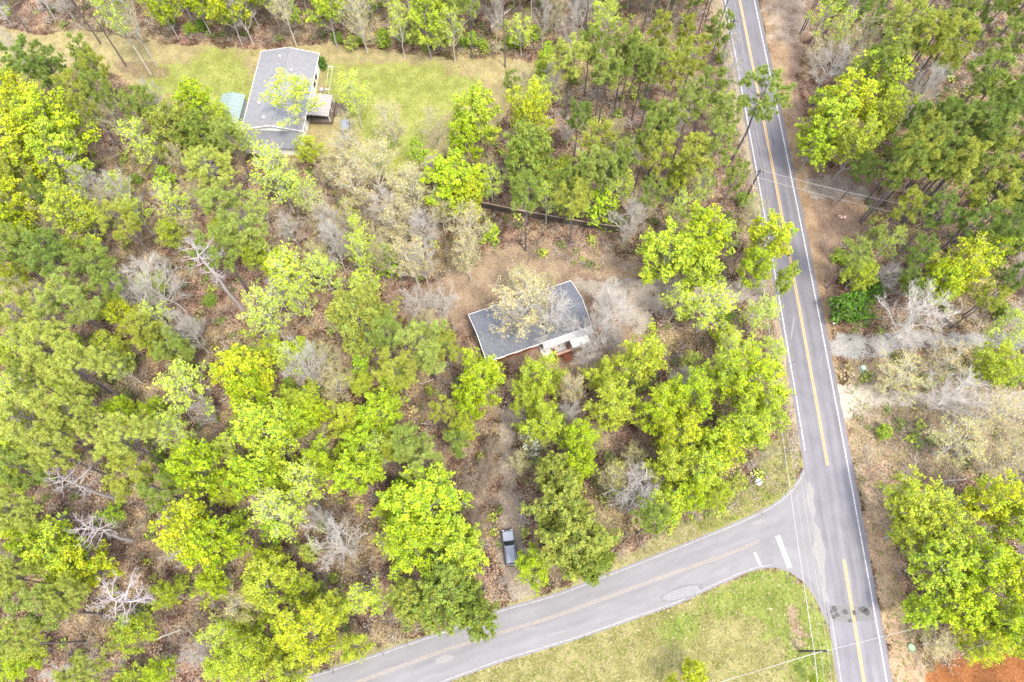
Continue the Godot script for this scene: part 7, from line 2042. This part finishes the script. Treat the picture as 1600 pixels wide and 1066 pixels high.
func tree_list_5() -> Array:
	return [
		["Y", 28.8, -69.5, 2.92, 12.1, "half-leafed pale-branched tree left of the two-wire road crossing, leftmost"],
		["U", 37.4, -68.5, 1.49, 2.1, "low green shrub above the house driveway mouth"],
		["T", 41.9, -70.6, 2.53, 9.4, "tan budding tree below the two-wire road crossing"],
		["R", 85.0, -70.5, 3.21, 16.3, "large dark green pine near the right edge's middle"],
		["U", 89.1, -70.2, 1.80, 2.1, "large low green shrub near the right edge's middle, rightmost"],
		["P", 97.1, -69.6, 3.32, 16.6, "large green pine near the right edge's middle"],
		["T", -96.4, -63.3, 2.97, 9.2, "tan budding tree near the left edge's middle, leftmost"],
		["B", -90.5, -65.6, 2.94, 9.4, "bare pale-branched tree near the left edge's middle, second from left"],
		["T", -86.5, -65.7, 2.66, 9.2, "tan budding tree near the left edge's middle, third from left"],
		["S", -80.7, -63.1, 1.77, 7.1, "large slender green sapling near the left edge's middle, rightmost"],
		["S", -76.1, -63.7, 1.42, 6.8, "small slender green sapling near the left edge's middle"],
		["T", -65.9, -66.8, 2.14, 8.5, "small tan budding tree left of the tall leaning snag"],
		["O", -58.8, -66.2, 2.70, 9.0, "small yellow-olive leafy tree left of the tall leaning snag"],
		["O", -50.0, -66.4, 2.46, 8.8, "small yellow-olive leafy tree above the tall leaning snag"],
		["B", -38.0, -66.5, 2.91, 10.7, "bare pale-branched tree right of the tall leaning snag, rightmost"],
		["T", -33.7, -63.3, 3.10, 6.5, "large tan budding tree right of the tall leaning snag"],
		["T", -22.9, -65.6, 2.98, 8.8, "tan budding tree left of the big lime tree by the fence"],
		["Y", 35.3, -64.3, 2.50, 11.9, "small half-leafed pale-branched tree above the house driveway mouth"],
		["U", 58.6, -64.4, 1.76, 1.9, "large low green shrub above the round evergreen shrub"],
		["Y", 63.4, -63.1, 2.72, 11.3, "half-leafed pale-branched tree right of the pale turn-in"],
		["P", 80.4, -63.0, 3.10, 15.5, "green pine near the right edge's middle"],
		["R", 85.9, -63.0, 3.09, 16.3, "dark green pine near the right edge's middle, fourth from left"],
		["U", 91.7, -66.9, 1.51, 1.4, "low green shrub near the right edge's middle, leftmost"],
		["R", 95.6, -66.6, 2.60, 12.8, "small dark green pine near the right edge's middle, rightmost"],
		["Y", -92.2, -61.0, 2.73, 11.2, "half-leafed pale-branched tree near the left edge's middle, rightmost"],
		["S", -86.3, -58.5, 1.78, 4.7, "large slender green sapling near the left edge's middle, second from left"],
		["P", -79.4, -58.1, 2.60, 15.1, "small green pine near the left edge's middle, rightmost"],
		["U", -72.9, -61.0, 1.32, 1.5, "small low green shrub above the big light pine at left"],
		["Y", -67.1, -57.9, 2.42, 12.5, "small half-leafed pale-branched tree left of the tall leaning snag"],
		["B", -59.7, -60.6, 2.13, 7.8, "small bare pale-branched tree left of the tall leaning snag"],
		["O", -39.9, -60.0, 3.50, 8.8, "large yellow-olive leafy tree right of the tall leaning snag"],
		["S", -32.6, -60.5, 1.74, 6.4, "slender green sapling right of the tall leaning snag"],
		["U", 68.7, -60.3, 1.68, 1.7, "large low green shrub above the big bare tree"],
		["B", 86.8, -59.8, 2.49, 7.9, "small bare pale-branched tree near the right edge's middle, leftmost"],
		["R", 92.0, -61.2, 3.00, 15.6, "dark green pine near the right edge's middle, rightmost"],
		["U", 94.7, -57.6, 1.42, 2.2, "low green shrub near the right edge's middle, rightmost"],
		["P", -90.2, -54.4, 2.52, 16.5, "small green pine near the left edge's middle, leftmost"],
		["B", -85.2, -55.9, 3.08, 10.3, "large bare pale-branched tree near the left edge's middle, rightmost"],
		["T", -80.1, -54.4, 3.10, 10.6, "large tan budding tree near the left edge's middle"],
		["Y", -74.7, -55.3, 2.45, 10.7, "small half-leafed pale-branched tree near the left edge's middle, rightmost"],
		["S", -68.8, -52.5, 1.43, 5.6, "slender green sapling above the big light pine at left"],
		["U", -66.7, -52.6, 1.66, 2.2, "large low green shrub right of the big light pine at left"],
		["Y", -59.7, -56.0, 3.01, 8.9, "half-leafed pale-branched tree left of the tall leaning snag, rightmost"],
		["U", -52.1, -55.5, 1.33, 2.0, "small low green shrub below the tall leaning snag"],
		["B", -38.9, -54.4, 2.76, 9.9, "bare pale-branched tree right of the tall leaning snag, leftmost"],
		["Y", -24.7, -56.5, 3.24, 8.8, "half-leafed pale-branched tree below the big lime tree by the fence"],
		["U", 36.3, -52.7, 1.59, 1.8, "low green shrub below the house driveway mouth"],
		["U", 83.8, -53.5, 1.69, 2.4, "large low green shrub near the right edge's middle, leftmost"],
		["Y", 91.0, -56.4, 2.77, 8.4, "half-leafed pale-branched tree near the right edge's middle"],
		["Y", -93.0, -49.2, 2.25, 10.2, "small half-leafed pale-branched tree near the left edge's middle, leftmost"],
		["B", -88.5, -50.6, 3.10, 9.2, "large bare pale-branched tree near the left edge's middle, leftmost"],
		["B", -79.0, -49.9, 2.82, 9.9, "bare pale-branched tree near the left edge's middle, rightmost"],
		["T", -77.2, -48.0, 3.01, 10.5, "tan budding tree near the left edge's middle, fourth from left"],
		["Y", -69.9, -50.7, 2.52, 10.8, "small half-leafed pale-branched tree above the big light pine at left"],
		["T", -59.2, -49.9, 2.08, 8.7, "small tan budding tree below the tall leaning snag"],
		["Y", -56.3, -48.3, 3.27, 12.6, "large half-leafed pale-branched tree below the tall leaning snag"],
		["B", -52.1, -48.5, 2.93, 7.2, "bare pale-branched tree below the tall leaning snag, rightmost"],
		["T", -29.1, -50.4, 2.98, 6.2, "tan budding tree right of the tall leaning snag, rightmost"],
		["T", -13.7, -49.4, 2.13, 9.4, "small tan budding tree left of the brick house"],
		["O", 34.7, -47.1, 2.55, 7.4, "small yellow-olive leafy tree below the house driveway mouth"],
		["B", 83.7, -50.8, 2.99, 7.3, "bare pale-branched tree near the right edge's middle, leftmost"],
		["T", 90.2, -48.3, 2.31, 6.8, "small tan budding tree near the right edge's middle"],
		["Y", -90.0, -43.2, 3.09, 12.5, "half-leafed pale-branched tree near the left edge's middle, leftmost"],
		["S", -85.7, -44.3, 1.90, 5.7, "large slender green sapling near the left edge's middle, leftmost"],
		["O", -80.1, -44.4, 3.19, 9.4, "yellow-olive leafy tree near the left edge's middle"],
		["Y", -77.0, -44.1, 2.45, 11.6, "small half-leafed pale-branched tree near the left edge's middle, second from left"],
		["L", -71.3, -45.3, 2.36, 7.7, "small bright lime leafy tree above the big light pine at left"],
		["O", -63.8, -44.2, 3.45, 9.3, "large yellow-olive leafy tree right of the big light pine at left"],
		["O", -58.4, -46.0, 2.77, 9.1, "yellow-olive leafy tree right of the big light pine at left"],
		["O", -53.7, -44.9, 2.97, 8.1, "yellow-olive leafy tree below the tall leaning snag"],
		["S", -43.4, -43.7, 1.46, 7.3, "slender green sapling below the tall leaning snag"],
		["O", -38.4, -44.5, 2.70, 8.2, "small yellow-olive leafy tree below the tall leaning snag, rightmost"],
		["L", -33.8, -44.6, 2.32, 7.1, "small bright lime leafy tree right of the tall leaning snag"],
		["T", -29.7, -43.0, 2.71, 9.2, "tan budding tree right of the tall leaning snag, leftmost"],
		["S", -23.8, -42.1, 1.74, 7.7, "large slender green sapling left of the dirt drive's upper end"],
		["O", -12.1, -46.1, 2.75, 7.1, "yellow-olive leafy tree left of the brick house"],
		["S", 28.8, -42.8, 1.57, 6.9, "slender green sapling below the house driveway mouth"],
		["S", 39.0, -44.7, 1.34, 6.2, "small slender green sapling below the house driveway mouth"],
		["Y", 41.8, -44.4, 2.54, 8.4, "small half-leafed pale-branched tree below the house driveway mouth"],
		["T", 87.4, -45.1, 2.51, 9.8, "tan budding tree near the right edge's middle, leftmost"],
		["S", 90.5, -44.4, 1.79, 5.5, "large slender green sapling near the right edge's middle"],
		["O", -86.9, -38.5, 2.47, 7.4, "small yellow-olive leafy tree near the left edge's middle, leftmost"],
		["O", -82.2, -36.9, 2.59, 7.1, "small yellow-olive leafy tree near the left edge's middle, rightmost"],
		["Y", -76.7, -37.6, 3.36, 9.9, "large half-leafed pale-branched tree left of the big light pine at left"],
		["L", -70.8, -38.8, 2.61, 7.3, "small bright lime leafy tree below the big light pine at left"],
		["Y", -61.0, -40.9, 2.66, 11.4, "small half-leafed pale-branched tree right of the big light pine at left"],
		["U", -57.2, -36.6, 1.41, 1.9, "small low green shrub right of the big light pine at left"],
		["U", -45.1, -40.1, 1.66, 2.0, "large low green shrub below the tall leaning snag, leftmost"],
		["U", -36.3, -39.8, 1.71, 2.3, "large low green shrub below the tall leaning snag, rightmost"],
		["T", -27.6, -40.3, 2.61, 8.0, "tan budding tree left of the dirt drive's upper end, rightmost"],
		["O", -23.7, -38.5, 2.52, 7.8, "small yellow-olive leafy tree left of the dirt drive's upper end, leftmost"],
		["L", -18.1, -39.4, 3.04, 10.4, "small bright lime leafy tree left of the dirt drive's upper end, leftmost"],
		["S", 6.9, -40.3, 1.56, 6.3, "slender green sapling below the brick house"],
		["O", 14.4, -39.5, 3.42, 9.7, "yellow-olive leafy tree right of the brick house"],
		["B", 26.5, -38.6, 2.57, 10.0, "bare pale-branched tree below the house driveway mouth"],
		["T", 40.4, -37.8, 2.87, 8.1, "tan budding tree above the grey-backed sign"],
		["S", 79.9, -40.3, 1.43, 7.5, "small slender green sapling near the right edge's middle, leftmost"],
		["B", 84.9, -39.7, 2.86, 8.5, "bare pale-branched tree near the right edge's middle, rightmost"],
		["B", 89.8, -37.6, 2.51, 7.0, "small bare pale-branched tree near the right edge's middle, rightmost"],
		["U", -85.6, -35.5, 1.28, 1.8, "small low green shrub near the left edge's middle, leftmost"],
		["T", -81.6, -32.7, 2.96, 10.6, "tan budding tree near the left edge's middle, second from left"],
		["B", -75.9, -32.3, 2.93, 9.9, "bare pale-branched tree below the big light pine at left"],
		["S", -67.5, -33.5, 1.59, 6.4, "slender green sapling below the big light pine at left"],
		["L", -59.8, -33.9, 2.31, 9.8, "small bright lime leafy tree right of the big light pine at left, leftmost"],
		["L", -54.8, -33.7, 2.45, 9.3, "small bright lime leafy tree right of the big light pine at left, rightmost"],
		["B", -46.5, -33.6, 2.27, 10.8, "small bare pale-branched tree right of the big light pine at left"],
		["O", -41.1, -34.8, 2.45, 8.0, "small yellow-olive leafy tree below the tall leaning snag, leftmost"],
		["L", -30.5, -33.5, 2.61, 9.5, "small bright lime leafy tree left of the wagon's lime tree, leftmost"],
		["O", -25.5, -33.0, 3.52, 8.2, "large yellow-olive leafy tree above the wagon's lime tree"],
		["O", -7.8, -31.4, 2.67, 7.8, "small yellow-olive leafy tree left of the dirt drive's upper end, rightmost"],
		["B", 8.5, -33.6, 2.60, 10.3, "bare pale-branched tree right of the dirt drive's upper end"],
		["B", 39.6, -34.5, 3.07, 6.3, "large bare pale-branched tree above the grey-backed sign"],
		["U", 59.2, -32.2, 1.45, 2.0, "low green shrub below the lower gravel driveway"],
		["B", 78.9, -34.6, 2.88, 9.4, "bare pale-branched tree near the right edge's middle, second from left"],
		["S", 87.3, -33.0, 1.34, 6.9, "small slender green sapling near the right edge's middle, rightmost"],
		["O", -86.8, -28.3, 2.52, 7.3, "small yellow-olive leafy tree left of the small left snag"],
		["S", -83.1, -30.4, 1.30, 5.8, "small slender green sapling left of the small left snag"],
		["L", -76.6, -29.8, 3.20, 7.8, "small bright lime leafy tree left of the small left snag"],
		["T", -71.0, -29.2, 3.11, 7.4, "large tan budding tree above the small left snag"],
		["L", -58.4, -27.9, 2.50, 10.1, "small bright lime leafy tree right of the small left snag, leftmost"],
		["U", -55.3, -28.0, 1.20, 2.2, "small low green shrub right of the small left snag"],
		["L", -47.9, -26.8, 2.80, 9.3, "small bright lime leafy tree right of the small left snag, rightmost"],
		["U", -46.6, -29.4, 1.65, 2.0, "large low green shrub right of the small left snag"],
		["Y", -41.6, -28.2, 2.70, 11.0, "small half-leafed pale-branched tree right of the small left snag"],
		["T", -29.3, -30.4, 2.80, 7.2, "tan budding tree left of the wagon's lime tree, leftmost"],
		["O", -17.5, -28.5, 3.12, 9.5, "yellow-olive leafy tree above the wagon's lime tree"],
		["T", 1.3, -26.4, 2.37, 6.8, "small tan budding tree below the dirt drive's upper end"],
		["T", 13.2, -30.2, 2.10, 6.5, "small tan budding tree right of the dirt drive's upper end"],
		["T", 18.6, -27.5, 2.36, 6.3, "small tan budding tree left of the grey-backed sign"],
		["T", 37.7, -27.1, 2.30, 10.3, "small tan budding tree above the grey-backed sign"],
		["U", 80.7, -26.3, 1.50, 2.4, "low green shrub right of the lower gravel driveway"],
		["T", 84.1, -27.9, 2.62, 9.8, "tan budding tree near the right edge's middle, rightmost"],
		["Y", -85.1, -22.9, 3.18, 11.2, "half-leafed pale-branched tree left of the small left snag"],
		["T", -79.4, -25.2, 2.75, 6.2, "tan budding tree left of the small left snag, leftmost"],
		["O", -75.3, -24.3, 3.07, 7.5, "yellow-olive leafy tree left of the small left snag, second from left"],
		["S", -50.5, -24.9, 1.85, 7.4, "large slender green sapling right of the small left snag"],
		["O", -40.7, -21.6, 2.68, 9.9, "small yellow-olive leafy tree right of the white snag, rightmost"],
		["O", -34.3, -24.1, 3.36, 7.3, "yellow-olive leafy tree left of the wagon's lime tree"],
		["U", -16.9, -24.0, 1.56, 2.2, "low green shrub above the wagon's lime tree"],
		["P", -12.6, -24.2, 3.29, 14.7, "large green pine above the wagon's lime tree, rightmost"],
		["O", 29.7, -21.1, 2.81, 8.8, "yellow-olive leafy tree left of the grey-backed sign"],
		["S", 33.1, -23.2, 1.35, 7.9, "small slender green sapling left of the grey-backed sign"],
		["S", 81.7, -21.3, 1.31, 7.7, "small slender green sapling near the right edge's middle, second from left"],
		["T", 83.6, -22.2, 3.07, 9.5, "large tan budding tree near the right edge's middle, rightmost"],
		["O", -80.5, -19.3, 2.77, 8.2, "yellow-olive leafy tree left of the small left snag, leftmost"],
		["T", -74.4, -18.3, 3.07, 9.9, "tan budding tree left of the small left snag, rightmost"],
		["O", -71.4, -17.1, 2.87, 7.3, "yellow-olive leafy tree left of the small left snag, rightmost"],
		["S", -59.0, -18.8, 1.39, 5.3, "small slender green sapling right of the small left snag"],
		["B", -48.9, -18.2, 2.74, 7.1, "bare pale-branched tree above the white snag"],
		["Y", -45.9, -17.1, 2.86, 8.4, "half-leafed pale-branched tree above the white snag"],
	]
func tree_list_6() -> Array:
	return [
		["S", -40.3, -18.0, 1.46, 5.5, "slender green sapling right of the white snag"],
		["S", -35.0, -16.5, 1.59, 6.2, "slender green sapling left of the wagon's lime tree"],
		["B", -27.8, -17.7, 2.38, 10.1, "small bare pale-branched tree left of the wagon's lime tree"],
		["L", -17.7, -19.1, 2.47, 9.2, "small bright lime leafy tree left of the wagon's lime tree, rightmost"],
		["T", 12.4, -16.7, 2.30, 9.5, "small tan budding tree right of the parked wagon"],
		["P", 19.0, -16.7, 2.73, 17.0, "green pine above the road's gravel patch"],
		["T", 76.4, -18.8, 2.56, 8.0, "tan budding tree right of the bare sandy patch"],
		["L", -79.1, -10.8, 3.29, 10.1, "bright lime leafy tree near the bottom left corner"],
		["O", -75.5, -10.7, 2.41, 8.0, "small yellow-olive leafy tree near the bottom left corner, leftmost"],
		["T", -72.3, -12.6, 2.31, 9.8, "small tan budding tree below the small left snag"],
		["B", -45.7, -13.0, 3.03, 10.9, "large bare pale-branched tree right of the white snag"],
		["L", -34.9, -11.4, 3.28, 7.5, "bright lime leafy tree right of the white snag, rightmost"],
		["S", -29.4, -13.5, 1.36, 4.9, "small slender green sapling left of the wagon's lime tree"],
		["T", -17.1, -14.3, 2.70, 6.6, "tan budding tree left of the wagon's lime tree, rightmost"],
		["B", 73.6, -13.3, 2.37, 9.2, "small bare pale-branched tree above the orange clay field, leftmost"],
		["B", 80.7, -11.4, 2.23, 6.9, "small bare pale-branched tree above the orange clay field, rightmost"],
		["O", -74.2, -8.6, 3.59, 8.0, "large yellow-olive leafy tree near the bottom left corner, rightmost"],
		["Y", -72.0, -8.9, 3.27, 9.9, "half-leafed pale-branched tree near the bottom left corner"],
		["O", -62.1, -7.5, 3.16, 9.3, "yellow-olive leafy tree left of the white snag"],
		["L", -41.3, -8.8, 2.53, 10.2, "small bright lime leafy tree right of the white snag, leftmost"],
		["O", -29.4, -8.3, 2.70, 7.8, "small yellow-olive leafy tree above the side road's lower end, leftmost"],
		["Y", -19.9, -6.9, 3.13, 10.7, "half-leafed pale-branched tree above the side road's lower end"],
		["S", 71.3, -6.1, 1.39, 6.1, "small slender green sapling above the orange clay field"],
		["B", 76.2, -9.0, 2.94, 9.3, "bare pale-branched tree above the orange clay field"],
		["T", 79.6, -8.0, 2.83, 8.3, "tan budding tree right of the orange clay field"],
		["L", -76.8, -2.9, 2.61, 9.7, "small bright lime leafy tree near the bottom left corner, leftmost"],
		["U", -72.8, -1.5, 1.41, 2.0, "small low green shrub near the bottom left corner"],
		["O", -65.3, -0.7, 2.53, 9.1, "small yellow-olive leafy tree near the bottom left corner, rightmost"],
		["O", -35.9, -3.5, 3.16, 8.1, "yellow-olive leafy tree left of the side road's lower end, leftmost"],
		["O", -30.9, -1.2, 2.65, 9.4, "small yellow-olive leafy tree left of the side road's lower end"],
		["T", 58.4, -1.3, 2.75, 6.7, "tan budding tree left of the orange clay field"],
		["B", 71.5, -2.7, 2.60, 10.9, "bare pale-branched tree right of the orange clay field, leftmost"],
		["B", 75.2, -3.4, 2.96, 10.7, "bare pale-branched tree right of the orange clay field, rightmost"],
		["O", -76.3, 2.6, 3.52, 8.7, "large yellow-olive leafy tree near the bottom left corner, leftmost"],
		["O", -70.6, 4.6, 2.56, 7.0, "small yellow-olive leafy tree near the bottom left corner, second from left"],
		["L", -66.3, 1.3, 2.92, 7.7, "small bright lime leafy tree near the bottom left corner, rightmost"],
		["B", -59.7, 3.1, 2.77, 8.8, "bare pale-branched tree near the bottom left corner"],
		["T", -55.8, 4.2, 2.74, 9.7, "tan budding tree near the bottom left corner"],
		["O", -51.2, 3.8, 2.91, 7.3, "yellow-olive leafy tree below the white snag, leftmost"],
		["L", -38.3, 1.4, 3.17, 8.1, "small bright lime leafy tree right of the white snag, rightmost"],
		["U", 74.9, 4.1, 1.43, 1.8, "low green shrub right of the orange clay field"],
		["T", 69.0, 6.2, 2.32, 9.6, "small tan budding tree right of the orange clay field"],
	]
func build_trees() -> void:
	var all := []
	all.append_array(tree_list_0())
	all.append_array(tree_list_1())
	all.append_array(tree_list_2())
	all.append_array(tree_list_3())
	all.append_array(tree_list_4())
	all.append_array(tree_list_5())
	all.append_array(tree_list_6())
	plant(all)
